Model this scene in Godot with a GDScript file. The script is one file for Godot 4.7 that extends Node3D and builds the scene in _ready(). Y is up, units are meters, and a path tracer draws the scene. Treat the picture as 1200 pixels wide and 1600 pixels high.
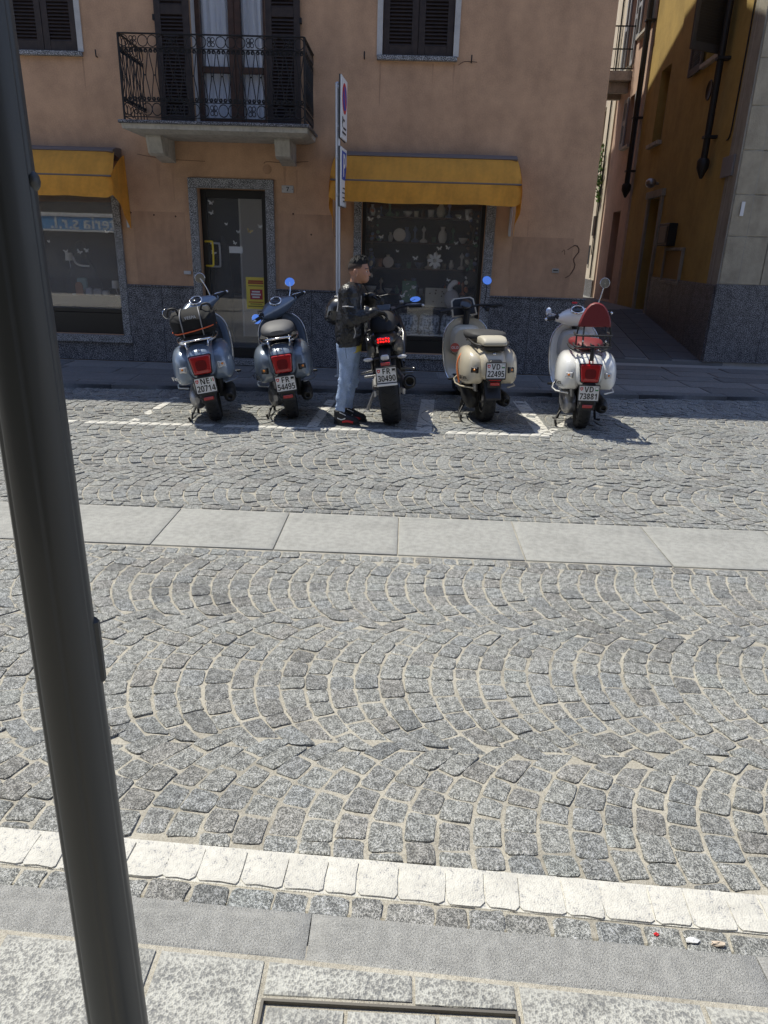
extends Node3D

var rng := RandomNumberGenerator.new()
var M := {}
var used := {}
const CAM_Z := 9.8

func _ready() -> void:
	rng.seed = 7
	# --- camera, sky, sun, exposure ---
	var cam := Camera3D.new()
	cam.name = "camera"
	cam.fov = 71.56
	cam.near = 0.05
	cam.far = 400.0
	var yaw := deg_to_rad(1.3)
	var pitch := deg_to_rad(20.4)
	var roll := deg_to_rad(1.75)
	var fwd := Vector3(-sin(yaw) * cos(pitch), -sin(pitch), -cos(yaw) * cos(pitch))
	var r0 := Vector3(cos(yaw), 0, -sin(yaw))
	var u0 := r0.cross(fwd)
	var rt := r0 * cos(roll) + u0 * sin(roll)
	var up := u0 * cos(roll) - r0 * sin(roll)
	cam.transform = Transform3D(Basis(rt, up, -fwd), Vector3(0, 1.62, CAM_Z))
	add_child(cam)
	cam.current = true
	var sky_mat := ProceduralSkyMaterial.new()
	sky_mat.sky_top_color = Color(0.41, 0.49, 0.65)
	sky_mat.sky_horizon_color = Color(0.76, 0.8, 0.85)
	sky_mat.sky_curve = 0.12
	sky_mat.ground_bottom_color = Color(0.35, 0.34, 0.32)
	sky_mat.ground_horizon_color = Color(0.55, 0.55, 0.54)
	sky_mat.sun_angle_max = 8.0
	sky_mat.sky_energy_multiplier = 1.0
	var sky := Sky.new()
	sky.sky_material = sky_mat
	var env := Environment.new()
	env.background_mode = Environment.BG_SKY
	env.sky = sky
	env.background_energy_multiplier = 1.55
	env.tonemap_mode = Environment.TONE_MAPPER_LINEAR
	env.tonemap_exposure = 1.2
	env.sdfgi_enabled = true
	env.ssao_enabled = true
	env.ssil_enabled = true
	var we := WorldEnvironment.new()
	we.name = "world_environment"
	we.environment = env
	add_child(we)
	var sun := DirectionalLight3D.new()
	sun.name = "sun"
	sun.light_color = Color(1.0, 0.98, 0.92)
	sun.light_energy = 1.35
	sun.light_angular_distance = 0.5
	sun.shadow_enabled = true
	var to_sun := Vector3(-0.3796, 0.8988, -0.2192).normalized()
	sun.basis = Basis.looking_at(-to_sun, Vector3.UP)
	add_child(sun)
	# --- what it is all made of ---
	make_materials()
	# --- the large structure ---
	build_ground()
	build_corner_building()
	build_alley()
	build_opposite()
	# --- the objects ---
	build_awnings()
	build_signs()
	build_near_post()
	build_vehicles()
	build_person()
	build_goods()

# ---------------------------------------------------------------- naming
func numbered(parent: Node, called: String) -> String:
	var key := str(parent.get_instance_id()) + called
	var n: int = used.get(key, 0)
	used[key] = n + 1
	return called if n == 0 else "%s_%03d" % [called, n]

func tag(o: Node, label: String, category := "", group := "", kind := "") -> Node:
	if label:
		o.set_meta("label", label)
	if category:
		o.set_meta("category", category)
	if group:
		o.set_meta("group", group)
	if kind:
		o.set_meta("kind", kind)
	return o

func thing(called: String, label: String, category: String, at := Vector3.ZERO, turn := 0.0, group := "", lean := 0.0) -> Node3D:
	var o := Node3D.new()
	o.name = numbered(self, called)
	o.position = at
	o.basis = Basis(Vector3.UP, turn) * Basis(Vector3.BACK, lean)
	add_child(o)
	tag(o, label, category, group)
	return o

func part(called: String, sh: Sh, m: Material, parent: Node = null, at := Vector3.ZERO, basis_ := Basis.IDENTITY) -> MeshInstance3D:
	return put(called, sh.done(), m, parent, Transform3D(basis_, at))

func put(called: String, mesh: Mesh, m: Material, parent: Node = null, at := Transform3D.IDENTITY) -> MeshInstance3D:
	var p: Node = parent if parent else self
	var o := MeshInstance3D.new()
	o.name = numbered(p, called)
	o.mesh = mesh
	o.material_override = m
	o.transform = at
	p.add_child(o)
	return o

# ---------------------------------------------------------------- shapes
class Sh:
	var V := PackedVector3Array()
	var U := PackedVector2Array()
	var G := PackedInt32Array()
	var next := 1

	func emit(t: PackedVector3Array, smooth: bool, outward := true, uv := PackedVector2Array()) -> void:
		# t holds triangles; they are turned so that they face away from their middle
		var c := Vector3.ZERO
		for p in t:
			c += p
		c /= maxf(1.0, t.size())
		var vol := 0.0
		for i in range(0, t.size(), 3):
			vol += (t[i] - c).dot((t[i + 1] - c).cross(t[i + 2] - c))
		var flip := (vol > 0.0) == outward
		var g := next if smooth else -1
		if smooth:
			next += 1
		for i in range(0, t.size(), 3):
			var o := [i, i + 2, i + 1] if flip else [i, i + 1, i + 2]
			for k in o:
				V.append(t[k])
				U.append(uv[k] if uv.size() else Vector2.ZERO)
				G.append(g)

	func quad(a: Vector3, b: Vector3, c: Vector3, d: Vector3, facing: Vector3, uv := [Vector2(0, 0), Vector2(1, 0), Vector2(1, 1), Vector2(0, 1)]) -> void:
		var p := [a, b, c, d]
		var o := [0, 1, 2, 0, 2, 3]
		if (b - a).cross(c - a).dot(facing) > 0.0:
			o = [0, 2, 1, 0, 3, 2]
		for k in o:
			V.append(p[k])
			U.append(uv[k])
			G.append(-1)

	func box(c: Vector3, s: Vector3, bev := 0.0, b := Basis.IDENTITY) -> Sh:
		var h := s * 0.5
		if bev <= 0.0:
			var t := PackedVector3Array()
			for ax in 3:
				for sg in [-1.0, 1.0]:
					var n := Vector3.ZERO
					n[ax] = sg * h[ax]
					var u := Vector3.ZERO
					u[(ax + 1) % 3] = h[(ax + 1) % 3]
					var v := Vector3.ZERO
					v[(ax + 2) % 3] = h[(ax + 2) % 3]
					var q := [n - u - v, n + u - v, n + u + v, n - u + v]
					for k in ([0, 1, 2, 0, 2, 3] if sg > 0 else [0, 2, 1, 0, 3, 2]):
						t.append(c + b * q[k])
			emit(t, false)
			return self
		bev = minf(bev, minf(h.x, minf(h.y, h.z)) * 0.98)
		var rings := []
		for lv in [[-h.y, bev], [-h.y + bev, 0.0], [h.y - bev, 0.0], [h.y, bev]]:
			var y: float = lv[0]
			var i: float = lv[1]
			var hx := h.x - i
			var hz := h.z - i
			var e := bev if i == 0.0 else bev * 0.6
			var r := PackedVector3Array()
			for q in [[hx - e, hz], [hx, hz - e], [hx, -hz + e], [hx - e, -hz], [-hx + e, -hz], [-hx, -hz + e], [-hx, hz - e], [-hx + e, hz]]:
				r.append(c + b * Vector3(q[0], y, q[1]))
			rings.append(r)
		loft(rings, true, false)
		return self

	func loft(rings: Array, caps := true, smooth := true, closed := true) -> Sh:
		var t := PackedVector3Array()
		var n: int = rings[0].size()
		for i in rings.size() - 1:
			var a: PackedVector3Array = rings[i]
			var b: PackedVector3Array = rings[i + 1]
			for k in (n if closed else n - 1):
				var l := (k + 1) % n
				if a[k] != a[l]:
					t.append_array([a[k], b[k], a[l]])
				if b[k] != b[l]:
					t.append_array([a[l], b[k], b[l]])
		if caps:
			var cap := PackedVector3Array()
			for e in [0, rings.size() - 1]:
				var r: PackedVector3Array = rings[e]
				var m := Vector3.ZERO
				for p in r:
					m += p
				m /= n
				if r[0].distance_to(m) < 1e-5:
					continue
				for k in n:
					if e == 0:
						cap.append_array([m, r[k], r[(k + 1) % n]])
					else:
						cap.append_array([m, r[(k + 1) % n], r[k]])
			if smooth and cap.size():
				# the caps are turned together with the sides, but keep a hard edge
				var from := V.size()
				var both := t.duplicate()
				both.append_array(cap)
				emit(both, true)
				for q in range(from + t.size(), V.size()):
					G[q] = -1
				return self
			t.append_array(cap)
		emit(t, smooth)
		return self

	func tube(pts: Array, r: Variant, n := 8, caps := true, flat := 1.0) -> Sh:
		var rings := []
		var side := Vector3.ZERO
		for i in pts.size():
			var d: Vector3 = (pts[mini(i + 1, pts.size() - 1)] - pts[maxi(i - 1, 0)]).normalized()
			if side == Vector3.ZERO:
				side = d.cross(Vector3.UP if absf(d.y) < 0.9 else Vector3.RIGHT).normalized()
			side = (side - d * side.dot(d)).normalized()
			var o := d.cross(side)
			var rr: float = r[i] if r is Array else r
			var ring := PackedVector3Array()
			for k in n:
				var a := TAU * k / n
				ring.append(pts[i] + (side * cos(a) + o * sin(a) * flat) * rr)
			rings.append(ring)
		return loft(rings, caps)

	func lathe(profile: Array, at := Vector3.ZERO, axis := Basis.IDENTITY, n := 24, caps := true, smooth := true) -> Sh:
		# profile: Vector2(radius, height along the basis's y)
		var rings := []
		for p in profile:
			var ring := PackedVector3Array()
			for k in n:
				var a := TAU * k / n
				ring.append(at + axis * Vector3(cos(a) * p.x, p.y, sin(a) * p.x))
			rings.append(ring)
		return loft(rings, caps, smooth)

	func ball(c: Vector3, r: Vector3, b := Basis.IDENTITY, n := 16, m := 10, from := -1.0, to := 1.0) -> Sh:
		var rings := []
		for j in m + 1:
			var f := lerpf(from, to, j / float(m)) * PI * 0.5
			var ring := PackedVector3Array()
			for k in n:
				var a := TAU * k / n
				ring.append(c + b * Vector3(cos(a) * cos(f) * r.x, sin(f) * r.y, sin(a) * cos(f) * r.z))
			rings.append(ring)
		return loft(rings, from > -1.0 or to < 1.0)

	func prism(poly: PackedVector2Array, d: float, x := Transform3D.IDENTITY) -> Sh:
		# poly in x, y; thickness d from z = 0 towards -z
		var idx := Geometry2D.triangulate_polygon(poly)
		var t := PackedVector3Array()
		var uv := PackedVector2Array()
		var lo := poly[0]
		var hi := poly[0]
		for p in poly:
			lo = lo.min(p)
			hi = hi.max(p)
		var ccw := not Geometry2D.is_polygon_clockwise(poly)
		for i in range(0, idx.size(), 3):
			var q := [poly[idx[i]], poly[idx[i + 1]], poly[idx[i + 2]]]
			if (q[1] - q[0]).cross(q[2] - q[0]) < 0.0:
				q = [q[0], q[2], q[1]]
			for f in [0.0, -d]:
				for k in ([0, 1, 2] if f == 0.0 else [0, 2, 1]):
					t.append(Vector3(q[k].x, q[k].y, f))
					uv.append(Vector2((q[k].x - lo.x) / (hi.x - lo.x), (hi.y - q[k].y) / (hi.y - lo.y)))
		for i in poly.size():
			var a := poly[i]
			var b := poly[(i + 1) % poly.size()]
			if not ccw:
				var s := a
				a = b
				b = s
			var A := Vector3(a.x, a.y, 0)
			var B := Vector3(b.x, b.y, 0)
			var z := Vector3(0, 0, -d)
			for p in [A, A + z, B, B, A + z, B + z]:
				t.append(p)
				uv.append(Vector2.ZERO)
		for i in t.size():
			t[i] = x * t[i]
		emit(t, false, true, uv)
		return self

	func done() -> ArrayMesh:
		var st := SurfaceTool.new()
		st.begin(Mesh.PRIMITIVE_TRIANGLES)
		for i in V.size():
			st.set_smooth_group(G[i])
			st.set_uv(U[i])
			st.add_vertex(V[i])
		st.generate_normals()
		return st.commit()

func arc(points: Array, steps: int) -> Array:
	# a smooth curve through the points
	var c := Curve3D.new()
	for i in points.size():
		var t: Vector3 = (points[mini(i + 1, points.size() - 1)] - points[maxi(i - 1, 0)]) / 6.0
		c.add_point(points[i], -t, t)
	var o := []
	for k in steps + 1:
		o.append(c.sample(mini(int(k * (points.size() - 1.0) / steps), points.size() - 2), k * (points.size() - 1.0) / steps - mini(int(k * (points.size() - 1.0) / steps), points.size() - 2)))
	return o

func oval(hw: float, yb: float, yt: float, z: float, e := 2.6, n := 24, cx := 0.0, top_in := 1.0) -> PackedVector3Array:
	# a rounded section across z; top_in < 1 narrows its top
	var r := PackedVector3Array()
	for k in n:
		var a := TAU * k / n
		var x := signf(cos(a)) * pow(absf(cos(a)), 2.0 / e)
		var y := signf(sin(a)) * pow(absf(sin(a)), 2.0 / e)
		r.append(Vector3(cx + x * hw * lerpf(1.0, top_in, (y + 1.0) * 0.5), lerpf(yb, yt, (y + 1.0) * 0.5), z))
	return r

# ---------------------------------------------------------------- materials
func lin(r: float, g: float, b: float) -> Color:
	return Color(r, g, b).linear_to_srgb()

func noise_bytes(size: int, freq: float, sd: int, kind := FastNoiseLite.TYPE_SIMPLEX_SMOOTH) -> PackedByteArray:
	var n := FastNoiseLite.new()
	n.noise_type = kind
	n.seed = sd
	n.frequency = freq
	n.fractal_type = FastNoiseLite.FRACTAL_NONE
	var im := n.get_seamless_image(size, size, false, false, 0.1, true)
	im.convert(Image.FORMAT_L8)
	return im.get_data()

func textured(size: int, sd: int, layers: Array, stops: Array) -> Array:
	# layers: [frequency, weight]; stops: [value, linear grey or Vector3]; gives [colour, height]
	var maps := []
	var total := 0.0
	for i in layers.size():
		maps.append(noise_bytes(size, layers[i][0], sd + i * 13))
		total += layers[i][1]
	var lut_r := PackedByteArray()
	lut_r.resize(256 * 3)
	for v in 256:
		var f := v / 255.0
		var k := 0
		while k < stops.size() - 2 and f > stops[k + 1][0]:
			k += 1
		var w := clampf((f - stops[k][0]) / (stops[k + 1][0] - stops[k][0]), 0.0, 1.0)
		var a: Vector3 = stops[k][1] if stops[k][1] is Vector3 else Vector3.ONE * stops[k][1]
		var b: Vector3 = stops[k + 1][1] if stops[k + 1][1] is Vector3 else Vector3.ONE * stops[k + 1][1]
		var c := a.lerp(b, w)
		var s := lin(c.x, c.y, c.z)
		lut_r[v * 3] = int(s.r * 255.0)
		lut_r[v * 3 + 1] = int(s.g * 255.0)
		lut_r[v * 3 + 2] = int(s.b * 255.0)
	var out := PackedByteArray()
	out.resize(size * size * 3)
	var hgt := PackedByteArray()
	hgt.resize(size * size)
	var ws := []
	for l in layers:
		ws.append(l[1] / total)
	for i in size * size:
		var v := 0.0
		for k in maps.size():
			v += maps[k][i] * ws[k]
		var q := clampi(int((v - 127.5) * 1.6 + 127.5), 0, 255)
		hgt[i] = q
		out[i * 3] = lut_r[q * 3]
		out[i * 3 + 1] = lut_r[q * 3 + 1]
		out[i * 3 + 2] = lut_r[q * 3 + 2]
	return [ImageTexture.create_from_image(Image.create_from_data(size, size, false, Image.FORMAT_RGB8, out)), ImageTexture.create_from_image(Image.create_from_data(size, size, false, Image.FORMAT_L8, hgt))]

func plain(c: Color, rough := 0.6, metal := 0.0) -> StandardMaterial3D:
	var m := StandardMaterial3D.new()
	m.albedo_color = c
	m.roughness = rough
	m.metallic = metal
	return m

func stone(t: Array, scale: float, rough: float, relief: float, tri := true, tint := Color.WHITE) -> StandardMaterial3D:
	var m := plain(tint, rough)
	m.albedo_texture = t[0]
	if relief > 0.0:
		m.heightmap_enabled = true
		m.heightmap_texture = t[1]
		m.heightmap_scale = relief
	if tri:
		m.uv1_triplanar = true
		m.uv1_world_triplanar = true
	m.uv1_scale = Vector3.ONE * scale
	return m

func paint(c: Color, rough := 0.3, coat := 0.8, metal := 0.0) -> StandardMaterial3D:
	var m := plain(c, rough, metal)
	m.clearcoat_enabled = true
	m.clearcoat = coat
	m.clearcoat_roughness = 0.06
	return m

func make_materials() -> void:
	var sett_t := textured(1024, 3, [[0.04, 0.34], [0.1, 0.43], [0.012, 0.23]], [[0.0, 0.08], [0.33, Vector3(0.15, 0.153, 0.148)], [0.46, Vector3(0.25, 0.255, 0.24)], [0.58, Vector3(0.34, 0.345, 0.322)], [0.7, Vector3(0.5, 0.5, 0.475)], [1.0, 0.62]])
	M.sett = stone(sett_t, 1.0, 0.62, 0.35, false)
	M.sett.vertex_color_use_as_albedo = true
	var slab_t := textured(512, 21, [[0.3, 0.6], [0.12, 0.25], [0.02, 0.15]], [[0.0, 0.2], [0.4, 0.32], [0.6, Vector3(0.42, 0.415, 0.4)], [1.0, 0.56]])
	M.slab = stone(slab_t, 2.0, 0.75, 0.1, true, Color(0.95, 0.95, 0.93))
	M.kerb = stone(slab_t, 2.3, 0.78, 0.3, true, Color(0.94, 0.94, 0.93))
	var flag_t := textured(512, 41, [[0.07, 0.4], [0.17, 0.35], [0.014, 0.25]], [[0.0, 0.2], [0.36, Vector3(0.33, 0.32, 0.295)], [0.54, Vector3(0.52, 0.505, 0.46)], [1.0, Vector3(0.68, 0.66, 0.59)]])
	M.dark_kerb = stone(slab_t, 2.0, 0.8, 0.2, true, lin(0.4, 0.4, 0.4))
	M.flag = stone(flag_t, 2.0, 0.8, 0.45, true, Color(0.93, 0.94, 0.95))
	var sand_t := textured(512, 61, [[0.3, 0.5], [0.08, 0.3], [0.01, 0.2]], [[0.0, Vector3(0.28, 0.255, 0.21)], [0.5, Vector3(0.44, 0.41, 0.345)], [1.0, Vector3(0.56, 0.53, 0.46)]])
	M.sand = stone(sand_t, 2.0, 0.95, 0.3)
	var paint_t := textured(512, 81, [[0.2, 0.4], [0.05, 0.4], [0.012, 0.2]], [[0.0, 0.22], [0.13, 0.45], [0.22, Vector3(0.57, 0.55, 0.5)], [1.0, Vector3(0.66, 0.645, 0.59)]])
	M.road_paint = stone(paint_t, 1.6, 0.7, 0.3)
	M.old_paint = stone(paint_t, 2.0, 0.7, 0.15)
	var gran_t := textured(1024, 101, [[0.13, 0.5], [0.27, 0.4], [0.02, 0.1]], [[0.0, 0.02], [0.4, 0.05], [0.5, 0.16], [0.58, 0.42], [1.0, 0.6]])
	M.granite = stone(gran_t, 0.5, 0.5, 0.0)
	M.granite_dark = stone(gran_t, 0.42, 0.5, 0.0, true, Color(0.8, 0.8, 0.82))
	var plas_t := textured(512, 121, [[0.006, 0.45], [0.03, 0.25], [0.2, 0.3]], [[0.0, 0.72], [0.5, 0.86], [1.0, 0.97]])
	var rough_t := textured(512, 131, [[0.1, 0.5], [0.26, 0.5]], [[0.0, 0.7], [1.0, 1.0]])
	M.opposite = stone([plas_t[0], rough_t[1]], 0.35, 0.92, 0.1, true, lin(0.06, 0.059, 0.057))
	M.plaster = stone([plas_t[0], rough_t[1]], 0.45, 0.92, 0.12, true, lin(0.64, 0.395, 0.24))
	M.plaster_patch = stone([plas_t[0], rough_t[1]], 0.6, 0.92, 0.12, true, lin(0.55, 0.335, 0.205))
	M.yellow = stone([plas_t[0], rough_t[1]], 0.4, 0.92, 0.15, true, lin(0.48, 0.335, 0.1))
	M.pink = stone([plas_t[0], rough_t[1]], 0.35, 0.92, 0.1, true, lin(0.62, 0.44, 0.34))
	M.cream = stone([plas_t[0], rough_t[1]], 0.35, 0.92, 0.1, true, lin(0.68, 0.6, 0.48))
	M.grey_plaster = stone([plas_t[0], rough_t[1]], 0.5, 0.92, 0.2, true, lin(0.4, 0.375, 0.31))
	M.block = stone([plas_t[0], rough_t[1]], 0.7, 0.9, 0.25, true, lin(0.47, 0.41, 0.3))
	M.white_plaster = stone([plas_t[0], rough_t[1]], 0.7, 0.9, 0.1, true, lin(0.62, 0.6, 0.57))
	M.concrete = stone([plas_t[0], rough_t[1]], 1.0, 0.9, 0.2, true, lin(0.55, 0.52, 0.46))
	var wood_t := textured(512, 151, [[0.02, 0.5], [0.15, 0.5]], [[0.0, 0.5], [1.0, 1.0]])
	M.shutter = stone(wood_t, 1.0, 0.55, 0.0, true, lin(0.05, 0.033, 0.026))
	M.brown_wood = stone(wood_t, 1.0, 0.5, 0.0, true, lin(0.1, 0.05, 0.03))
	M.dark_frame = plain(lin(0.02, 0.019, 0.018), 0.35)
	M.iron = plain(lin(0.022, 0.021, 0.021), 0.5, 0.3)
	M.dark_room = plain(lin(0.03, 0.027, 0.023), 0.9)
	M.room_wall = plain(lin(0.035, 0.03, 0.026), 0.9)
	var g := plain(Color(1, 1, 1, 0.04), 0.0)
	g.transparency = BaseMaterial3D.TRANSPARENCY_ALPHA
	g.metallic_specular = 0.62
	M.glass = g
	M.canvas = stone([plas_t[0], rough_t[1]], 1.2, 0.85, 0.06, true, lin(0.9, 0.42, 0.06))
	M.canvas.backlight_enabled = true
	M.canvas.backlight = lin(0.3, 0.16, 0.015)
	M.hood = plain(lin(0.16, 0.13, 0.115), 0.7)
	M.galv = plain(lin(0.55, 0.57, 0.6), 0.45, 0.6)
	M.white = plain(lin(0.78, 0.78, 0.77), 0.5)
	M.black = plain(lin(0.012, 0.012, 0.013), 0.45)
	M.rubber = plain(lin(0.022, 0.022, 0.023), 0.8)
	M.black_plastic = plain(lin(0.02, 0.02, 0.022), 0.55)
	M.black_gloss = paint(lin(0.012, 0.012, 0.014), 0.3)
	M.chrome = plain(lin(0.8, 0.8, 0.8), 0.12, 1.0)
	M.alu = plain(lin(0.55, 0.55, 0.56), 0.35, 1.0)
	M.dull_alu = plain(lin(0.36, 0.36, 0.37), 0.45, 0.9)
	M.mirror = plain(lin(0.9, 0.9, 0.9), 0.02, 1.0)
	M.blue_mirror = plain(lin(0.3, 0.5, 0.95), 0.02, 1.0)
	M.red_lens = paint(lin(0.42, 0.012, 0.014), 0.15)
	M.red_deep = paint(lin(0.16, 0.005, 0.008), 0.2)
	M.clear_lens = paint(lin(0.6, 0.6, 0.6), 0.1)
	M.orange_lens = paint(lin(0.7, 0.22, 0.02), 0.2)
	M.red = plain(lin(0.6, 0.02, 0.025), 0.5)
	M.blue = plain(lin(0.02, 0.07, 0.4), 0.5)
	M.green = plain(lin(0.02, 0.25, 0.06), 0.5)
	M.yellow_flat = plain(lin(0.8, 0.6, 0.06), 0.6)
	M.seat = plain(lin(0.016, 0.016, 0.018), 0.75)
	M.post = paint(lin(0.03, 0.035, 0.04), 0.5, 0.1)
	M.led = plain(lin(0.7, 0.02, 0.02), 0.3)
	M.led.emission_enabled = true
	M.led.emission = Color(1, 0.06, 0.05)
	M.led.emission_energy_multiplier = 1.6
	M.skin = plain(lin(0.42, 0.22, 0.145), 0.5)
	M.skin.subsurf_scatter_enabled = true
	M.skin.subsurf_scatter_strength = 0.08
	M.hair = plain(lin(0.008, 0.0075, 0.0075), 0.8)
	var fold_t := textured(256, 201, [[0.02, 0.7], [0.06, 0.3]], [[0.0, 0.75], [1.0, 1.0]])
	M.jacket = stone(fold_t, 2.5, 0.4, 1.2, true, lin(0.02, 0.02, 0.022))
	var den_t := textured(256, 211, [[0.015, 0.5], [0.09, 0.3], [0.25, 0.2]], [[0.0, 0.6], [1.0, 1.0]])
	M.denim = stone(den_t, 2.5, 0.9, 0.5, true, lin(0.44, 0.58, 0.85))
	M.glove = plain(lin(0.013, 0.013, 0.014), 0.35)
	# broad weathering over the fine grain: streaks down the walls, tracks along the street
	var streak_t := textured(512, 171, [[0.02, 0.4], [0.07, 0.2], [0.006, 0.4]], [[0.0, 0.72], [0.35, 0.9], [0.6, 1.0], [1.0, 1.0]])
	var faint_t := textured(512, 181, [[0.012, 0.5], [0.04, 0.2], [0.005, 0.3]], [[0.0, 0.87], [0.45, 0.97], [0.6, 1.0], [1.0, 1.0]])
	for q in [["plaster", Vector3(0.5, 0.14, 0.5)], ["plaster_patch", Vector3(1.3, 0.3, 1.3)], ["yellow", Vector3(0.5, 0.14, 0.5)], ["pink", Vector3(0.8, 0.1, 0.8)], ["block", Vector3(0.9, 0.3, 0.9)], ["grey_plaster", Vector3(0.9, 0.2, 0.9)], ["concrete", Vector3(2.2, 0.9, 2.2)], ["canvas", Vector3(1.5, 0.4, 1.5)], ["sett", Vector3(0.16, 1, 0.45)], ["slab", Vector3(0.5, 1, 0.9)], ["kerb", Vector3(0.6, 1, 1.6)], ["flag", Vector3(0.7, 1, 0.9)], ["road_paint", Vector3(0.8, 1, 2.4)], ["sand", Vector3(0.3, 1, 0.5)], ["granite_dark", Vector3(0.9, 0.3, 0.9)]]:
		var m: StandardMaterial3D = M[q[0]]
		m.detail_enabled = true
		m.detail_blend_mode = BaseMaterial3D.BLEND_MODE_MUL
		m.detail_albedo = faint_t[0] if q[0] in ["plaster", "plaster_patch", "yellow", "pink", "block", "road_paint", "canvas", "slab", "kerb"] else streak_t[0]
		m.detail_uv_layer = BaseMaterial3D.DETAIL_UV_2
		m.uv2_triplanar = true
		m.uv2_world_triplanar = true
		m.uv2_scale = q[1]
	M.ink = plain(lin(0.015, 0.015, 0.016), 0.6)

func text_mesh(words: String, height: float, bold := false, depth := 0.0012, serif := false) -> TextMesh:
	var f := SystemFont.new()
	f.font_names = PackedStringArray(["Droid Serif" if serif else "Droid Sans"])
	f.font_weight = 700 if bold else 400
	var t := TextMesh.new()
	t.font = f
	t.text = words
	t.font_size = 64
	t.pixel_size = height / 46.0
	t.depth = depth
	t.curve_step = 4.0
	return t

# ---------------------------------------------------------------- ground
class Soup:
	var V := PackedVector3Array()
	var N := PackedVector3Array()
	var U := PackedVector2Array()
	var C := PackedColorArray()
	var I := PackedInt32Array()

	func add(poly: PackedVector2Array, y: float, dome: float, tilt: Vector2, col: Color, fine: bool, skirt: float, uvx: Transform2D, bev := 0.006) -> void:
		# poly holds x, z; a stone with a rounded top, standing in the ground
		var n := poly.size()
		if Geometry2D.is_polygon_clockwise(poly):
			poly.reverse()
		var c := Vector2.ZERO
		for p in poly:
			c += p
		c /= n
		var b := V.size()
		var up := Vector3(-tilt.x, 1, -tilt.y).normalized()
		_v(Vector3(c.x, y + dome, c.y), up, uvx * c, col)
		var rings := 1
		if fine:
			for p in poly:
				var q := p.lerp(c, 0.11)
				var o := (p - c).normalized()
				_v(Vector3(q.x, y + dome * 0.45 + (q - c).dot(tilt), q.y), (up + Vector3(o.x, 0, o.y) * 0.05).normalized(), uvx * q, col)
			rings = 2
		for p in poly:
			var o := (p - c).normalized()
			_v(Vector3(p.x, y - (bev if fine else 0.0) + (p - c).dot(tilt), p.y), (up + Vector3(o.x, 0, o.y) * (0.5 if fine else 0.12)).normalized(), uvx * p, col)
		for k in n:
			var l := (k + 1) % n
			I.append_array([b, b + 1 + k, b + 1 + l])
			if fine:
				I.append_array([b + 1 + k, b + 1 + n + k, b + 1 + l, b + 1 + l, b + 1 + n + k, b + 1 + n + l])
		var t := V.size()
		for k in n:
			var p := poly[k]
			var o := (p - c).normalized()
			var w := Vector3(o.x, 0.15, o.y).normalized()
			_v(Vector3(p.x, y - (bev if fine else 0.0) + (p - c).dot(tilt), p.y), w, uvx * p, col)
			_v(Vector3(p.x, y - skirt, p.y), w, uvx * (p + Vector2(0.0, skirt)), col)
		for k in n:
			var l := (k + 1) % n
			I.append_array([t + k * 2, t + k * 2 + 1, t + l * 2, t + l * 2, t + k * 2 + 1, t + l * 2 + 1])

	func _v(p: Vector3, n: Vector3, u: Vector2, c: Color) -> void:
		V.append(p)
		N.append(n)
		U.append(u)
		C.append(c)

	func done() -> ArrayMesh:
		# front faces run clockwise: turn each triangle by its stored normal
		for i in range(0, I.size(), 3):
			var a := V[I[i]]
			var f := (V[I[i + 2]] - a).cross(V[I[i + 1]] - a)
			if f.dot(N[I[i]] + N[I[i + 1]] + N[I[i + 2]]) < 0.0:
				var s := I[i + 1]
				I[i + 1] = I[i + 2]
				I[i + 2] = s
		var a := []
		a.resize(Mesh.ARRAY_MAX)
		a[Mesh.ARRAY_VERTEX] = V
		a[Mesh.ARRAY_NORMAL] = N
		a[Mesh.ARRAY_TEX_UV] = U
		a[Mesh.ARRAY_COLOR] = C
		a[Mesh.ARRAY_INDEX] = I
		var m := ArrayMesh.new()
		m.add_surface_from_arrays(Mesh.PRIMITIVE_TRIANGLES, a)
		return m

func rand_uv() -> Transform2D:
	return Transform2D(rng.randf() * TAU, Vector2(rng.randf(), rng.randf())).scaled_local(Vector2(2.6, 2.6))

func rough_outline(q: Array, gap: float, fine: bool) -> PackedVector2Array:
	var c: Vector2 = (q[0] + q[1] + q[2] + q[3]) * 0.25
	var p := []
	for v in q:
		p.append(v + (c - v).normalized() * gap + Vector2(rng.randf_range(-1, 1), rng.randf_range(-1, 1)) * (0.0032 if fine else 0.0025))
	var o := PackedVector2Array()
	for k in 4:
		var a: Vector2 = p[k]
		var b: Vector2 = p[(k + 1) % 4]
		if fine:
			var side := (b - a).orthogonal().normalized()
			o.append(a.lerp(b, rng.randf_range(0.04, 0.13)))
			o.append(a.lerp(b, rng.randf_range(0.35, 0.65)) + side * rng.randf_range(-0.0045, 0.0035))
			o.append(a.lerp(b, rng.randf_range(0.87, 0.96)))
		else:
			o.append(a.lerp(b, 0.1))
			o.append(a.lerp(b, 0.9))
	return o

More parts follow.
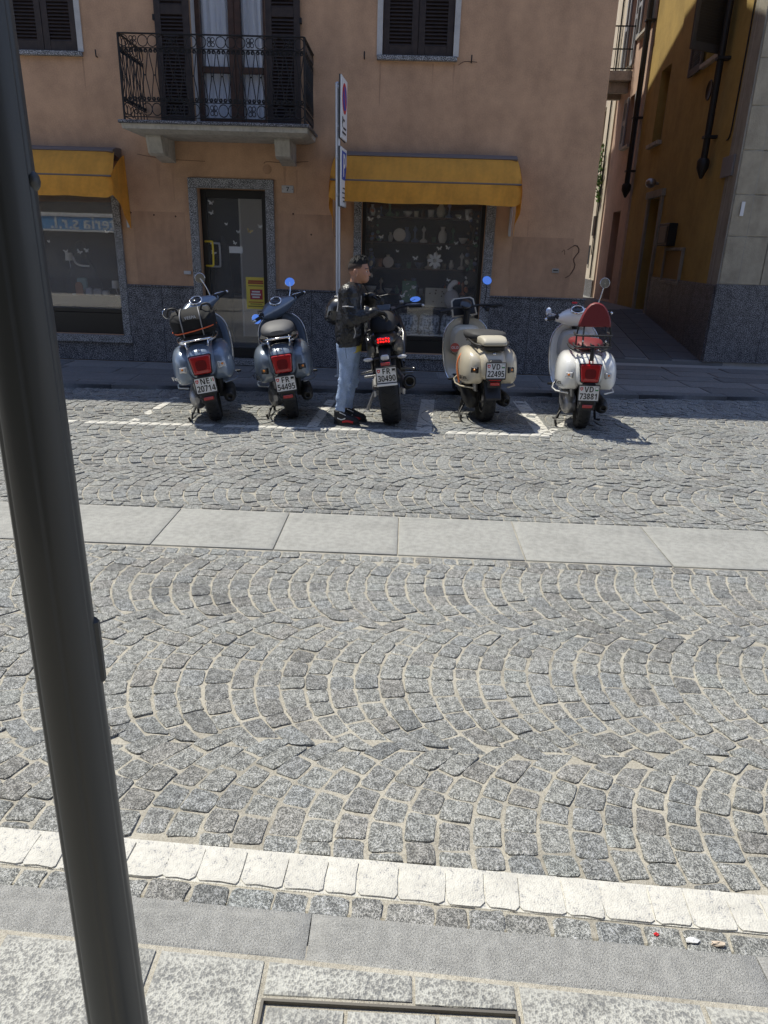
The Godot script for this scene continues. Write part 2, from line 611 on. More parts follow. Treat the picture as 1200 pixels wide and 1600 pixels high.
func fan_setts(z_first: float, bands: int, x0: float, x1: float, clip: PackedVector2Array, fine: bool) -> Array:
	# bands of arcs that bulge to the left, as layers of a fish-scale pattern
	var stones := []
	var w := 0.84
	var s := 0.0985
	var ra := w * 0.5 / sin(0.84)
	var rows := int((x1 - x0) / s) + 8
	var cusp := []
	for b in bands + 1:
		var line := []
		for j in rows + 1:
			line.append((0.026 if j % 2 else -0.026) + rng.randf_range(-0.016, 0.016))
		cusp.append(line)
	for b in bands:
		var zm := z_first + (b + 0.5) * w
		var xs := []
		for j in rows + 2:
			xs.append(x0 + j * s + rng.randf_range(-0.005, 0.005))
		for j in rows:
			var lo: float = -0.5 * w + cusp[b][j]
			var hi: float = 0.5 * w + cusp[b + 1][j]
			var a0 := asin(clampf(lo / ra, -0.87, 0.87))
			var a1 := asin(clampf(hi / ra, -0.87, 0.87))
			var n := 9
			var cuts := [a0]
			for k in range(1, n):
				cuts.append(lerpf(a0, a1, (k + rng.randf_range(-0.15, 0.15)) / n))
			cuts.append(a1)
			for k in n:
				var q := []
				for e in [[0, k], [0, k + 1], [1, k + 1], [1, k]]:
					var f: float = cuts[e[1]]
					if e[0] == 1 and e[1] > 0 and e[1] < n:
						f = asin(sin(f) * (1.0 - 0.8 * s * cos(f) / ra))
					q.append(Vector2(xs[j + e[0]] + ra * (1.0 - cos(f)), zm + ra * sin(f)))
				var c: Vector2 = (q[0] + q[2]) * 0.5
				if c.x < x0 or c.x > x1:
					continue
				if not Geometry2D.is_point_in_polygon(c, clip):
					var any := false
					for v in q:
						any = any or Geometry2D.is_point_in_polygon(v, clip)
					if not any:
						continue
				var o := rough_outline(q, 0.0071 if fine else 0.0065, fine)
				var cut := Geometry2D.intersect_polygons(o, clip)
				if cut.is_empty():
					continue
				o = cut[0]
				if absf(area(o)) < 0.0012:
					continue
				stones.append(o)
	return stones

func area(p: PackedVector2Array) -> float:
	var s := 0.0
	for i in p.size():
		s += p[i].cross(p[(i + 1) % p.size()])
	return s * 0.5

func row_setts(a: Vector2, b: Vector2, depth: float, length: float, fine: bool) -> Array:
	# one straight row from a to b, its depth to the right of the way (towards +z when it runs along +x)
	var stones := []
	var d := (b - a).normalized()
	var side := Vector2(-d.y, d.x) * depth
	var t := 0.0
	var whole := a.distance_to(b)
	while t < whole:
		var l := length * rng.randf_range(0.75, 1.3)
		var p := a + d * t
		var q := a + d * minf(t + l, whole)
		stones.append(rough_outline([p, q, q + side, p + side], 0.006 if fine else 0.005, fine))
		t += l
	return stones

func sett_tone() -> Color:
	var v := clampf(rng.randfn(1.0, 0.13), 0.66, 1.35)
	var warm := rng.randf_range(-0.03, 0.035)
	return Color(v * (1.0 + warm), v, v * (1.02 - warm))

func sheet(called: String, poly: PackedVector2Array, y: float, m: Material, parent: Node = null) -> MeshInstance3D:
	var s := Soup.new()
	s.add(poly, y, 0.0, Vector2.ZERO, Color.WHITE, false, 0.03, Transform2D.IDENTITY)
	return put(called, s.done(), m, parent)

func build_ground() -> void:
	var P := func(a: Array) -> PackedVector2Array:
		var o := PackedVector2Array()
		for i in range(0, a.size(), 2):
			o.append(Vector2(a[i], a[i + 1]))
		return o
	# one sheet to the horizon: bedding sand and the rest of the town's ground
	var base := sheet("ground", P.call([-150, -150, 150, -150, 150, 150, -150, 150]), -0.012, M.sand)
	tag(base, "sandy bedding and ground under the whole street", "", "", "structure")
	var street := sheet("cobbled_street", P.call([-30, 1.46 + 0.082 * 30, 30, 1.46 - 0.082 * 30, 30, 9.95, -30, 6.95]), 0.0035, M.sand)
	tag(street, "street paved with grey granite setts in arcs", "", "", "structure")
	var near := fan_setts(6.11, 3, -3.6, 3.6, P.call([-3.4, 6.235, 3.4, 6.27, 3.4, 8.27 + 0.17, -3.4, 8.27 - 0.17]), true)
	near.append_array(row_setts(Vector2(-3.4, 6.158), Vector2(3.4, 6.19), 0.072, 0.1, true))
	near.append_array(row_setts(Vector2(-3.4, 8.277 - 0.17), Vector2(3.4, 8.277 + 0.17), 0.12, 0.105, true))
	near.append_array(row_setts(Vector2(-3.4, 8.4 - 0.17), Vector2(3.4, 8.4 + 0.17), 0.088, 0.1, true))
	var far := fan_setts(0.5, 6, -7.5, 7.5, P.call([-7.4, 1.46 + 0.6, 7.4, 1.46 - 0.6, 7.4, 5.47, -7.4, 5.44]), false)
	far.append_array(row_setts(Vector2(-7.4, 5.445), Vector2(7.4, 5.475), 0.075, 0.1, false))
	# which stones show largest
	var order := []
	for i in near.size():
		var c := Vector2.ZERO
		for p in near[i]:
			c += p
		c /= near[i].size()
		var dz := CAM_Z - c.y
		var deep := dz * 0.937 + 1.62 * 0.348
		var seen: bool = absf(c.x + 0.03 * dz) < deep * 0.535 and dz > 1.15
		order.append([(absf(area(near[i])) / (deep * deep * deep)) if seen else 0.0, i])
	order.sort_custom(func(a, b): return a[0] > b[0])
	var single := {}
	for k in 300:
		single[order[k][1]] = true
	var line := P.call([-3.5, 8.273 - 0.175, 3.5, 8.273 + 0.175, 3.5, 8.396 + 0.175, -3.5, 8.396 - 0.175])
	var rest := Soup.new()
	var painted := []
	for i in near.size():
		var cut := Geometry2D.intersect_polygons(near[i], line)
		var flat_top: bool = cut.size() > 0
		var y := rng.randf_range(0.008, 0.014) if not flat_top else 0.01
		var tilt := Vector2(rng.randf_range(-1, 1), rng.randf_range(-1, 1)) * (0.0 if flat_top else 0.05)
		var dome := 0.0 if flat_top else rng.randf_range(0.001, 0.0045)
		var s: Soup = Soup.new() if single.has(i) else rest
		s.add(near[i], y, dome, tilt, sett_tone(), true, 0.03, rand_uv(), rng.randf_range(0.003, 0.006))
		if single.has(i):
			put("sett", s.done(), M.sett, street)
		for q in cut:
			if absf(area(q)) > 0.0004:
				painted.append(Geometry2D.offset_polygon(q, 0.0025)[0])
	tag(put("sett_pavement", rest.done(), M.sett, street), "", "", "", "stuff")
	var fs := Soup.new()
	var bays := []
	var bl := func(ax: float, az: float, bx: float, bz: float, w: float) -> void:
		var a := Vector2(ax, az)
		var b := Vector2(bx, bz)
		var n := (b - a).orthogonal().normalized() * w * 0.5
		bays.append(PackedVector2Array([a + n, b + n, b - n, a - n]))
	bl.call(-4.6, 3.40, 1.38, 3.24, 0.09)
	bl.call(-0.86, 3.30, -0.80, 1.95, 0.1)
	bl.call(0.20, 3.27, 0.28, 1.75, 0.15)
	bl.call(1.34, 3.22, 1.33, 1.66, 0.15)
	bl.call(1.36, 3.2, 1.72, 2.55, 0.07)
	bl.call(-2.55, 3.33, -2.5, 2.1, 0.08)
	var old := []
	for o in far:
		var hit := false
		for k in bays.size():
			for q in Geometry2D.intersect_polygons(o, bays[k]):
				hit = true
				if absf(area(q)) > 0.0003 and rng.randf() < (0.94 if k < 4 else 0.5):
					old.append(q)
		fs.add(o, rng.randf_range(0.005, 0.014) if not hit else 0.009, 0.002, Vector2(rng.randf_range(-1, 1), rng.randf_range(-1, 1)) * (0.07 if not hit else 0.0), sett_tone(), false, 0.03, rand_uv())
	tag(put("sett_pavement", fs.done(), M.sett, street), "", "", "", "stuff")
	# paint: on the stones, and thinner in the joints
	var ps := Soup.new()
	for q in painted:
		ps.add(q, 0.0118, 0.0, Vector2.ZERO, Color.WHITE, false, 0.009, Transform2D.IDENTITY)
	var lm := put("white_edge_line", ps.done(), M.road_paint)
	tag(lm, "broad white painted line along the near kerb", "", "", "structure")
	sheet("paint_in_joints", line, 0.0068, M.road_paint, lm)
	var os := Soup.new()
	for q in old:
		os.add(q, 0.0125, 0.0, Vector2.ZERO, Color.WHITE, false, 0.006, Transform2D.IDENTITY)
	var bm := put("parking_bay_lines", os.done(), M.old_paint)
	tag(bm, "worn white lines of the motorcycle parking bays", "", "", "structure")
	for q in bays.slice(0, 4):
		sheet("paint_in_joints", q, 0.0052, M.old_paint, bm)
	# the band of smooth granite slabs
	var band := sheet("slab_band", P.call([-9, 5.53, 9, 5.55, 9, 6.2, -9, 6.14]), 0.0025, M.sand)
	tag(band, "pale strip of long smooth granite slabs across the street", "", "", "structure")
	var xs := [-8.6, -7.9, -7.2, -6.45, -5.7, -4.95, -4.25, -3.5, -2.8, -2.1, -1.4, -0.7, 0.0, 0.715, 1.53, 2.3, 3.0, 3.75, 4.5, 5.2, 5.95, 6.7, 7.4, 8.1]
	for i in xs.size() - 1:
		var s := Soup.new()
		var g := 0.004
		s.add(P.call([xs[i] + g, 5.552 + xs[i] * 0.001, xs[i + 1] - g, 5.552 + xs[i + 1] * 0.001, xs[i + 1] - g, 6.15 + xs[i + 1] * 0.006, xs[i] + g, 6.15 + xs[i] * 0.006]), 0.014 + rng.randf_range(-0.001, 0.001), 0.0, Vector2.ZERO, Color.WHITE, true, 0.03, Transform2D.IDENTITY, 0.003)
		put("slab", s.done(), M.slab, band)
	# near kerb and pavement
	var walk := sheet("near_pavement", P.call([-12, 8.58 - 0.62, 12, 8.58 + 0.62, 12, 12.3, -12, 12.3]), 0.045, M.sand)
	tag(walk, "near pavement of pale granite flagstones", "", "", "structure")
	var kx := -4.2
	for l in [1.0, 0.95, 1.05, 1.02, 1.08, 0.98, 1.0, 1.02]:
		var s := Soup.new()
		var g := 0.0015
		var za := 8.492
		s.add(P.call([kx + g, za + kx * 0.05, kx + l - g, za + (kx + l) * 0.05, kx + l - g, za + 0.125 + (kx + l) * 0.052, kx + g, za + 0.125 + kx * 0.052]), 0.052, 0.0, Vector2.ZERO, Color.WHITE, true, 0.09, Transform2D.IDENTITY, 0.007)
		put("kerb_stone", s.done(), M.kerb, walk)
		kx += l
	var flags := [[-1.35, -0.92, 8.0, 9.4], [-0.9, -0.535, 8.0, 8.95], [-0.52, -0.275, 8.0, 9.2], [0.315, 0.715, 8.0, 9.1], [0.728, 1.15, 8.0, 9.3], [1.165, 1.7, 8.0, 9.2], [1.715, 2.3, 8.0, 9.3], [-1.9, -1.365, 8.0, 9.2], [-2.5, -1.915, 8.0, 9.3], [-0.262, 0.07, 8.0, 8.695], [0.078, 0.302, 8.0, 8.7], [-0.9, -0.535, 8.965, 9.7], [0.315, 0.715, 9.115, 9.9]]
	for f in flags:
		var s := Soup.new()
		var z0: float = f[2]
		var a := z0
		var b := z0
		if z0 == 8.0:
			a = 8.632 + f[0] * 0.052
			b = 8.632 + f[1] * 0.052
		s.add(P.call([f[0], a, f[1], b, f[1], f[3], f[0], f[3]]), 0.052 + rng.randf_range(0.0, 0.003), 0.001, Vector2.ZERO, Color.WHITE, true, 0.04, Transform2D.IDENTITY, 0.004)
		put("flagstone", s.done(), M.flag, walk)
	# the stone-filled access cover
	var cover := thing("access_cover", "stone filled access cover with a thin dark metal frame in the near pavement", "cover", Vector3(0.02, 0.046, 9.03))
	var fm := plain(lin(0.13, 0.12, 0.105), 0.6, 0.3)
	for e in [[0, -0.318, 0.566, 0.006], [0, 0.318, 0.566, 0.006], [-0.28, 0, 0.006, 0.63], [0.28, 0, 0.006, 0.63]]:
		part("frame_bar", Sh.new().box(Vector3(e[0], 0.005, e[1]), Vector3(e[2], 0.011, e[3])), fm, cover)
	for q in [[-0.268, -0.1], [-0.09, 0.1], [0.11, 0.268]]:
		var s := Soup.new()
		s.add(P.call([q[0], -0.305, q[1], -0.305, q[1], 0.305, q[0], 0.305]), 0.008, 0.001, Vector2.ZERO, Color.WHITE, true, 0.01, Transform2D.IDENTITY, 0.003)
		put("stone_infill", s.done(), M.flag, cover)
	# litter by the kerb
	for l in [[0.775, 8.452, Vector3(0.019, 0.004, 0.012), 0, "crumpled white paper scrap lying by the near kerb"], [0.835, 8.458, Vector3(0.024, 0.004, 0.01), 1, "beige paper scrap beside the white one at the kerb"], [0.69, 8.438, Vector3(0.008, 0.002, 0.005), 2, "tiny red scrap left of the white paper at the kerb"]]:
		var sh := Sh.new()
		var ring := []
		for k in 5:
			var r := PackedVector3Array()
			for q in 7:
				var a := TAU * q / 7.0
				var w := sin(PI * (k + 0.3) / 4.7)
				r.append(Vector3(cos(a) * l[2].x * w * rng.randf_range(0.6, 1.2), l[2].y * (k - 1.0) + rng.randf_range(0, 0.004), sin(a) * l[2].z * w * rng.randf_range(0.6, 1.2)))
			ring.append(r)
		sh.loft(ring, true, false)
		var o := part("paper_scrap", sh, [M.white, plain(lin(0.6, 0.5, 0.4), 0.8), M.red][l[3]], null, Vector3(l[0], 0.013, l[1] + 0.03))
		tag(o, l[4], "litter", "")
	# far kerb and pavement
	var kz := func(x: float) -> float: return 1.46 - 0.082 * x
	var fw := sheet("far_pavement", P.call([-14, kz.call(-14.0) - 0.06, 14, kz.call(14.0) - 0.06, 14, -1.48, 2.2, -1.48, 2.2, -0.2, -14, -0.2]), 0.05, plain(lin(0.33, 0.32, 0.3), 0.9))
	tag(fw, "shaded far pavement of dark stone flags", "", "", "structure")
	var kk := -9.0
	while kk < 9.0:
		var l := rng.randf_range(0.8, 1.2)
		var s := Soup.new()
		s.add(P.call([kk + 0.003, kz.call(kk) - 0.15, kk + l - 0.003, kz.call(kk + l) - 0.15, kk + l - 0.003, kz.call(kk + l), kk + 0.003, kz.call(kk)]), 0.062, 0.0, Vector2.ZERO, Color.WHITE, true, 0.08, Transform2D.IDENTITY, 0.008)
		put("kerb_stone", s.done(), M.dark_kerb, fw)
		kk += l
	var tones := []
	for k in 4:
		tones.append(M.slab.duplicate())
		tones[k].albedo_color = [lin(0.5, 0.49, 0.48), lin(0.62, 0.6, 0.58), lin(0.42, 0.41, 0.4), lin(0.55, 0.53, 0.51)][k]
	var zr := 1.95
	var row := 0
	while zr > -1.46:
		var d := rng.randf_range(0.36, 0.5)
		var x := -7.0 + rng.randf_range(-0.5, 0.0)
		while x < 8.5:
			var l := rng.randf_range(0.55, 1.1)
			if zr - d > (-0.02 if x < 2.2 else -1.5):
				var g := 0.006 if x < 2.0 else 0.016
				var cutter: PackedVector2Array = P.call([-14, kz.call(-14.0) - 0.157, 14, kz.call(14.0) - 0.157, 14, -5, -14, -5])
				for q in Geometry2D.intersect_polygons(P.call([x + g, zr - d + g, x + l - g + rng.randf_range(-0.02, 0.02), zr - d + g, x + l - g, zr - g, x + g, zr - g]), cutter):
					if absf(area(q)) > 0.01:
						var s := Soup.new()
						s.add(q, 0.058 + 0.0013 * row, 0.0, Vector2.ZERO, Color.WHITE, true, 0.03, Transform2D.IDENTITY, 0.002)
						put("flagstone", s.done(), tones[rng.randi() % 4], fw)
			x += l
		zr -= d
		row += 1

# ---------------------------------------------------------------- buildings
func wall_panel(sh: Sh, x0: float, x1: float, y0: float, y1: float, holes: Array, thick: float, t := Transform3D.IDENTITY) -> Sh:
	# a wall with true openings; its outer face lies at z = 0 of t, its inner at -thick
	var xs := [x0, x1]
	var ys := [y0, y1]
	for h in holes:
		xs.append_array([clampf(h[0], x0, x1), clampf(h[1], x0, x1)])
		ys.append_array([clampf(h[2], y0, y1), clampf(h[3], y0, y1)])
	xs.sort()
	ys.sort()
	var v := func(x: float, y: float, z: float) -> Vector3: return t * Vector3(x, y, z)
	var b := t.basis
	for i in xs.size() - 1:
		for j in ys.size() - 1:
			if xs[i + 1] - xs[i] < 1e-4 or ys[j + 1] - ys[j] < 1e-4:
				continue
			var c := Vector2((xs[i] + xs[i + 1]) * 0.5, (ys[j] + ys[j + 1]) * 0.5)
			var open := false
			for h in holes:
				open = open or (c.x > h[0] and c.x < h[1] and c.y > h[2] and c.y < h[3])
			if open:
				continue
			for z in [0.0, -thick]:
				sh.quad(v.call(xs[i], ys[j], z), v.call(xs[i + 1], ys[j], z), v.call(xs[i + 1], ys[j + 1], z), v.call(xs[i], ys[j + 1], z), b.z if z == 0.0 else -b.z)
	var loops := [[x0, x1, y0, y1, 1.0]]
	for h in holes:
		loops.append([h[0], h[1], h[2], h[3], -1.0])
	for l in loops:
		var s: float = l[4]
		for e in [[l[0], l[2], l[0], l[3], -b.x * s], [l[1], l[2], l[1], l[3], b.x * s], [l[0], l[2], l[1], l[2], -b.y * s], [l[0], l[3], l[1], l[3], b.y * s]]:
			sh.quad(v.call(e[0], e[1], 0.0), v.call(e[2], e[3], 0.0), v.call(e[2], e[3], -thick), v.call(e[0], e[1], -thick), e[4])
	return sh

func bx(x0: float, x1: float, y0: float, y1: float, z0: float, z1: float, bev := 0.0) -> Sh:
	return Sh.new().box(Vector3((x0 + x1) * 0.5, (y0 + y1) * 0.5, (z0 + z1) * 0.5), Vector3(absf(x1 - x0), absf(y1 - y0), absf(z1 - z0)), bev)

func shutter(parent: Node, x0: float, x1: float, y0: float, y1: float, z: float, m: Material, t := Transform3D.IDENTITY, called := "shutter") -> MeshInstance3D:
	# a louvred leaf: frame with a middle rail, and slats that are pieces of their own
	var sh := Sh.new()
	var w := 0.075
	var ym := lerpf(y0, y1, 0.52)
	var d := 0.036
	sh.box(Vector3(x0 + w * 0.5, (y0 + y1) * 0.5, z), Vector3(w, y1 - y0, d), 0.004)
	sh.box(Vector3(x1 - w * 0.5, (y0 + y1) * 0.5, z), Vector3(w, y1 - y0, d), 0.004)
	for r in [[y0, y0 + 0.11], [ym - 0.05, ym + 0.05], [y1 - 0.09, y1]]:
		sh.box(Vector3((x0 + x1) * 0.5, (r[0] + r[1]) * 0.5, z - 0.002), Vector3(x1 - x0 - 2 * w, r[1] - r[0], d - 0.006), 0.003)
	var leaf := part(called, sh, m, parent, t.origin, t.basis)
	var slat := Sh.new().box(Vector3.ZERO, Vector3(x1 - x0 - 2 * w - 0.002, 0.007, 0.056), 0.0, Basis(Vector3.RIGHT, deg_to_rad(52))).done()
	for seg in [[y0 + 0.11, ym - 0.05], [ym + 0.05, y1 - 0.09]]:
		var n := int((seg[1] - seg[0]) / 0.036)
		for k in n:
			put("slat", slat, m, leaf, Transform3D(Basis.IDENTITY, Vector3((x0 + x1) * 0.5, seg[0] + (k + 0.5) * (seg[1] - seg[0]) / n, z - 0.004)))
	return leaf

func shutter_pair(b: Node, x0: float, x1: float, y0: float, y1: float, z: float, m: Material, t := Transform3D.IDENTITY) -> void:
	var xm := (x0 + x1) * 0.5
	for e in [[x0 + 0.004, xm - 0.003], [xm + 0.003, x1 - 0.004]]:
		var s := shutter(b, e[0], e[1], y0 + 0.004, y1 - 0.004, z, m, t)
		var hx: float = x0 - 0.012 if e[0] < xm - 0.01 else x1 + 0.012
		part("hinge", bx(hx - 0.014, hx + 0.014, y0 + 0.26, y0 + 0.33, z - 0.012, z + 0.03, 0.004), M.iron, s)

func window_trim(b: Node, x0: float, x1: float, y0: float, y1: float, sill: Material) -> void:
	var w := 0.065
	var f := Sh.new()
	f.box(Vector3(x0 - w * 0.5, (y0 + y1) * 0.5, 0.003), Vector3(w, y1 - y0, 0.02))
	f.box(Vector3(x1 + w * 0.5, (y0 + y1) * 0.5, 0.003), Vector3(w, y1 - y0, 0.02))
	f.box(Vector3((x0 + x1) * 0.5, y1 + w * 0.5, 0.003), Vector3(x1 - x0 + 2 * w, w, 0.02))
	part("window_surround", f, M.white_plaster, b)
	part("window_sill", bx(x0 - 0.06, x1 + 0.05, y0 - 0.052, y0 - 0.001, -0.2, 0.05, 0.005), sill, b)

func build_corner_building() -> void:
	var b := thing("corner_building", "apricot plastered corner house with balcony, two awnings and a grey granite plinth", "building")
	var holes := [[-5.7, -3.83, 0.4, 2.28], [-2.72, -1.85, 0.1, 2.26], [-0.62, 0.96, 0.28, 2.28], [-0.41, 0.43, 3.76, 5.3], [-4.89, -4.06, 3.72, 5.3], [-2.68, -1.8, 2.905, 5.3]]
	for k in 4:
		var cx: float = [-4.47, -2.24, 0.0, -7.5][k]
		holes.append([cx - 0.42, cx + 0.42, 6.1, 7.4])
	part("wall", wall_panel(Sh.new(), -14, 2.3, 0.0, 8.0, holes, 0.34), M.plaster, b)
	for k in 4:
		var cx: float = [-4.47, -2.24, 0.0, -7.5][k]
		shutter_pair(b, cx - 0.42, cx + 0.42, 6.1, 7.4, -0.03, M.shutter)
	# the gable over the alley, the back, and a pitched roof that climbs away from the street
	var gable := PackedVector2Array([Vector2(-0.345, 0), Vector2(-0.345, 8.15), Vector2(-6.0, 11.1), Vector2(-12.1, 10.0), Vector2(-12.1, 0)])
	part("wall", Sh.new().prism(gable, 0.3, Transform3D(Basis(Vector3.BACK, Vector3.UP, Vector3.LEFT), Vector3(2.0, 0, 0))), M.plaster, b)
	part("wall", Sh.new().prism(gable, 0.3, Transform3D(Basis(Vector3.BACK, Vector3.UP, Vector3.LEFT), Vector3(-14.0, 0, 0))), M.plaster, b)
	part("wall", bx(-13.695, 1.995, 0, 10.0, -12.1, -11.8), M.plaster, b)
	var tile := plain(lin(0.2, 0.1, 0.07), 0.9)
	# its eaves run a little askew
	var slab := func(p: Array) -> Sh:
		var lo := PackedVector3Array(p)
		var hi := PackedVector3Array()
		for v in p:
			hi.append(v + Vector3(0, 0.14, 0))
		return Sh.new().loft([lo, hi], true, false)
	var roof := part("roof", slab.call([Vector3(-14.3, 8.0, 0.6), Vector3(2.45, 8.2, 0.18), Vector3(2.45, 11.3, -6.0), Vector3(-14.3, 11.3, -6.0)]), tile, b)
	part("roof_back", slab.call([Vector3(-14.3, 11.3, -6.001), Vector3(2.45, 11.3, -6.001), Vector3(2.45, 10.1, -12.3), Vector3(-14.3, 10.1, -12.3)]), tile, roof)
	part("chimney", bx(1.5, 2.1, 10.5, 12.2, -7.2, -6.6), M.plaster, roof)
	# dark rooms behind the glass
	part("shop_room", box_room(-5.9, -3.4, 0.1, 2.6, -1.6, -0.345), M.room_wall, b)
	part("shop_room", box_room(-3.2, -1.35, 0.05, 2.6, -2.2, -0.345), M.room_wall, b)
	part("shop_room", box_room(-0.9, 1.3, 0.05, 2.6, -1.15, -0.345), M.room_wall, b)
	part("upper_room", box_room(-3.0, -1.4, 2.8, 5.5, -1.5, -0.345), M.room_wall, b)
	# plinth of granite slabs
	var px := [-14.0, -6.4, -5.75]
	var plinth := func(x0: float, x1: float, y0: float, y1: float) -> void:
		part("plinth_slab", bx(x0 + 0.002, x1 - 0.002, y0, y1, 0.001, 0.028, 0.003), M.granite_dark, b)
	for q in [[-9.0, -7.6], [-7.6, -6.4], [-6.4, -5.82], [-3.73, -3.27], [-3.27, -2.83], [-1.74, -1.27], [-1.27, -0.72], [1.08, 1.62], [1.62, 2.325]]:
		plinth.call(q[0], q[1], 0.06, 1.045)
	for q in [[-5.82, -4.8], [-4.8, -3.73]]:
		plinth.call(q[0], q[1], 0.06, 0.30)
	for q in [[-0.72, 0.2], [0.2, 1.08]]:
		plinth.call(q[0], q[1], 0.06, 0.215)
	for q in [[-9.0, -5.82], [-3.73, -2.83], [-1.74, -0.72], [1.08, 2.34]]:
		part("plinth_ledge", bx(q[0] + 0.001, q[1] - 0.001, 1.046, 1.068, 0.001, 0.04, 0.006), M.granite_dark, b)
	# stone surrounds
	var st := func(x0: float, x1: float, y0: float, y1: float, z1 := 0.035, z0 := -0.16) -> void:
		part("stone_surround", bx(x0, x1, y0, y1, z0, z1, 0.004), M.granite, b)
	st.call(-2.83, -2.722, 0.1, 2.262)
	st.call(-1.848, -1.74, 0.1, 2.262)
	st.call(-2.83, -1.74, 2.264, 2.38)
	st.call(-2.72, -1.85, 0.06, 0.13, 0.06)
	st.call(-0.72, -0.622, 0.22, 2.28)
	st.call(0.962, 1.08, 0.22, 2.28)
	st.call(-3.828, -3.73, 0.305, 2.28)
	st.call(-5.8, -5.702, 0.305, 2.28)
	st.call(-5.82, -3.71, 0.303, 0.398, 0.06)
	part("stone_surround", bx(-0.72, 1.08, 0.218, 0.278, -0.16, 0.05, 0.004), M.granite, b)
	# places where boards hung: plaster of another tone
	for q in [[-3.58, -2.9, 1.07, 1.97], [-1.7, -0.98, 1.07, 1.99], [1.32, 2.1, 1.07, 1.8]]:
		part("plaster_patch", bx(q[0], q[1], q[2], q[3], 0.001, 0.0035), M.plaster_patch, b)
	# first-floor windows
	for x in [[-0.41, 0.43, 3.76], [-4.89, -4.06, 3.72]]:
		window_trim(b, x[0], x[1], x[2], 5.3, M.granite)
		shutter_pair(b, x[0], x[1], x[2], 5.3, -0.03, M.shutter)
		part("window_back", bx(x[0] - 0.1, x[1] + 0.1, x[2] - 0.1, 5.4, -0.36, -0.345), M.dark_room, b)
	# shutter catches on the wall
	for x in [[-3.84, 3.70], [-0.62, 3.75], [0.65, 3.74]]:
		var c := Sh.new()
		c.tube([Vector3(x[0], x[1] - 0.03, 0.0), Vector3(x[0], x[1] - 0.03, 0.035), Vector3(x[0], x[1] + 0.035, 0.04)], 0.008, 6)
		c.box(Vector3(x[0], x[1] + 0.012, 0.04), Vector3(0.012, 0.06, 0.012), 0.003)
		part("shutter_catch", c, M.iron, b)
	# cracks, stains and the old pipe mark beside the alley
	var crack := func(p: Array, r: float, m: Material) -> void:
		part("crack", Sh.new().tube(arc(p, 14), r, 4, true), m, b)
	var cm := plain(lin(0.12, 0.07, 0.045), 0.95)
	crack.call([Vector3(0.5, 3.68, 0.001), Vector3(0.56, 3.715, 0.001), Vector3(0.64, 3.72, 0.001), Vector3(0.72, 3.715, 0.001)], 0.0035, cm)
	crack.call([Vector3(-3.45, 2.63, 0.001), Vector3(-3.1, 2.585, 0.001), Vector3(-2.6, 2.57, 0.001)], 0.003, cm)
	crack.call([Vector3(-1.86, 2.56, 0.001), Vector3(-1.82, 2.585, 0.001), Vector3(-1.6, 2.58, 0.001), Vector3(-1.3, 2.6, 0.001)], 0.003, cm)
	crack.call([Vector3(2.03, 1.66, 0.001), Vector3(2.13, 1.72, 0.001), Vector3(2.18, 1.65, 0.001), Vector3(2.12, 1.55, 0.001), Vector3(2.15, 1.47, 0.001), Vector3(2.1, 1.36, 0.001), Vector3(2.04, 1.32, 0.001)], 0.007, cm)
	crack.call([Vector3(1.96, 1.63, 0.001), Vector3(1.99, 1.66, 0.001), Vector3(2.0, 1.6, 0.001)], 0.006, cm)
	for q in [[-3.3, 1.93], [-3.02, 1.92], [-1.5, 1.99], [-1.27, 1.75], [-0.95, 1.74], [-3.6, 1.95]]:
		part("screw_hole", Sh.new().ball(Vector3(q[0], q[1], 0.002), Vector3(0.014, 0.013, 0.006), Basis.IDENTITY, 8, 4), cm, b)
	for q in [[-3.2, 2.54, 0.05, 0.3], [-3.02, 2.5, 0.03, 0.42], [-1.6, 2.53, 0.04, 0.24], [-1.45, 2.5, 0.025, 0.36], [-0.43, 3.69, 0.02, 0.5], [0.45, 3.69, 0.025, 0.38], [-4.02, 3.66, 0.02, 0.42], [1.5, 2.0, 0.02, 0.26], [0.2, 3.69, 0.012, 0.22]]:
		var o := PackedVector2Array()
		for k in 9:
			var t := k / 8.0
			o.append(Vector2(q[0] - q[2] * (1.0 - t * t) * rng.randf_range(0.3, 0.6), q[1] - q[3] * t))
		for k in range(7, -1, -1):
			var t := k / 8.0
			o.append(Vector2(q[0] + q[2] * (1.0 - t * t) * rng.randf_range(0.3, 0.6), q[1] - q[3] * t))
		part("drip_stain", Sh.new().prism(o, 0.0012, Transform3D(Basis.IDENTITY, Vector3(0, 0, 0.0014))), M.plaster_patch, b)
	var roundel := Sh.new().lathe([Vector2(0.0, 0.004), Vector2(0.05, 0.004), Vector2(0.056, 0.001)], Vector3(-1.82, 2.5, 0.001), Basis(Vector3.RIGHT, PI / 2), 18)
	part("plaster_plug", roundel, M.plaster_patch, b)
	part("bell_plate", bx(-2.955, -2.86, 1.215, 1.26, 0.004, 0.022, 0.004), M.white_plaster, b)
	var slot := part("vent_plate", bx(1.86, 1.95, 1.375, 1.43, 0.001, 0.012, 0.003), M.dull_alu, b)
	part("slot", bx(1.875, 1.935, 1.4, 1.412, 0.008, 0.0135), M.ink, slot)
	# shop glass: bronze-dark frames and panes
	for w in [[-5.7, -3.83, 0.68, 2.28], [-0.62, 0.96, 0.45, 2.28]]:
		var f := Sh.new()
		for q in [[w[0], w[0] + 0.05, w[2], w[3]], [w[1] - 0.05, w[1], w[2], w[3]], [w[0] + 0.051, w[1] - 0.051, w[3] - 0.06, w[3]], [w[0] + 0.051, w[1] - 0.051, w[2], w[2] + 0.05]]:
			f.box(Vector3((q[0] + q[1]) * 0.5, (q[2] + q[3]) * 0.5, -0.13), Vector3(q[1] - q[0], q[3] - q[2], 0.05), 0.004)
		var fr := part("shop_window_frame", f, M.dark_frame, b)
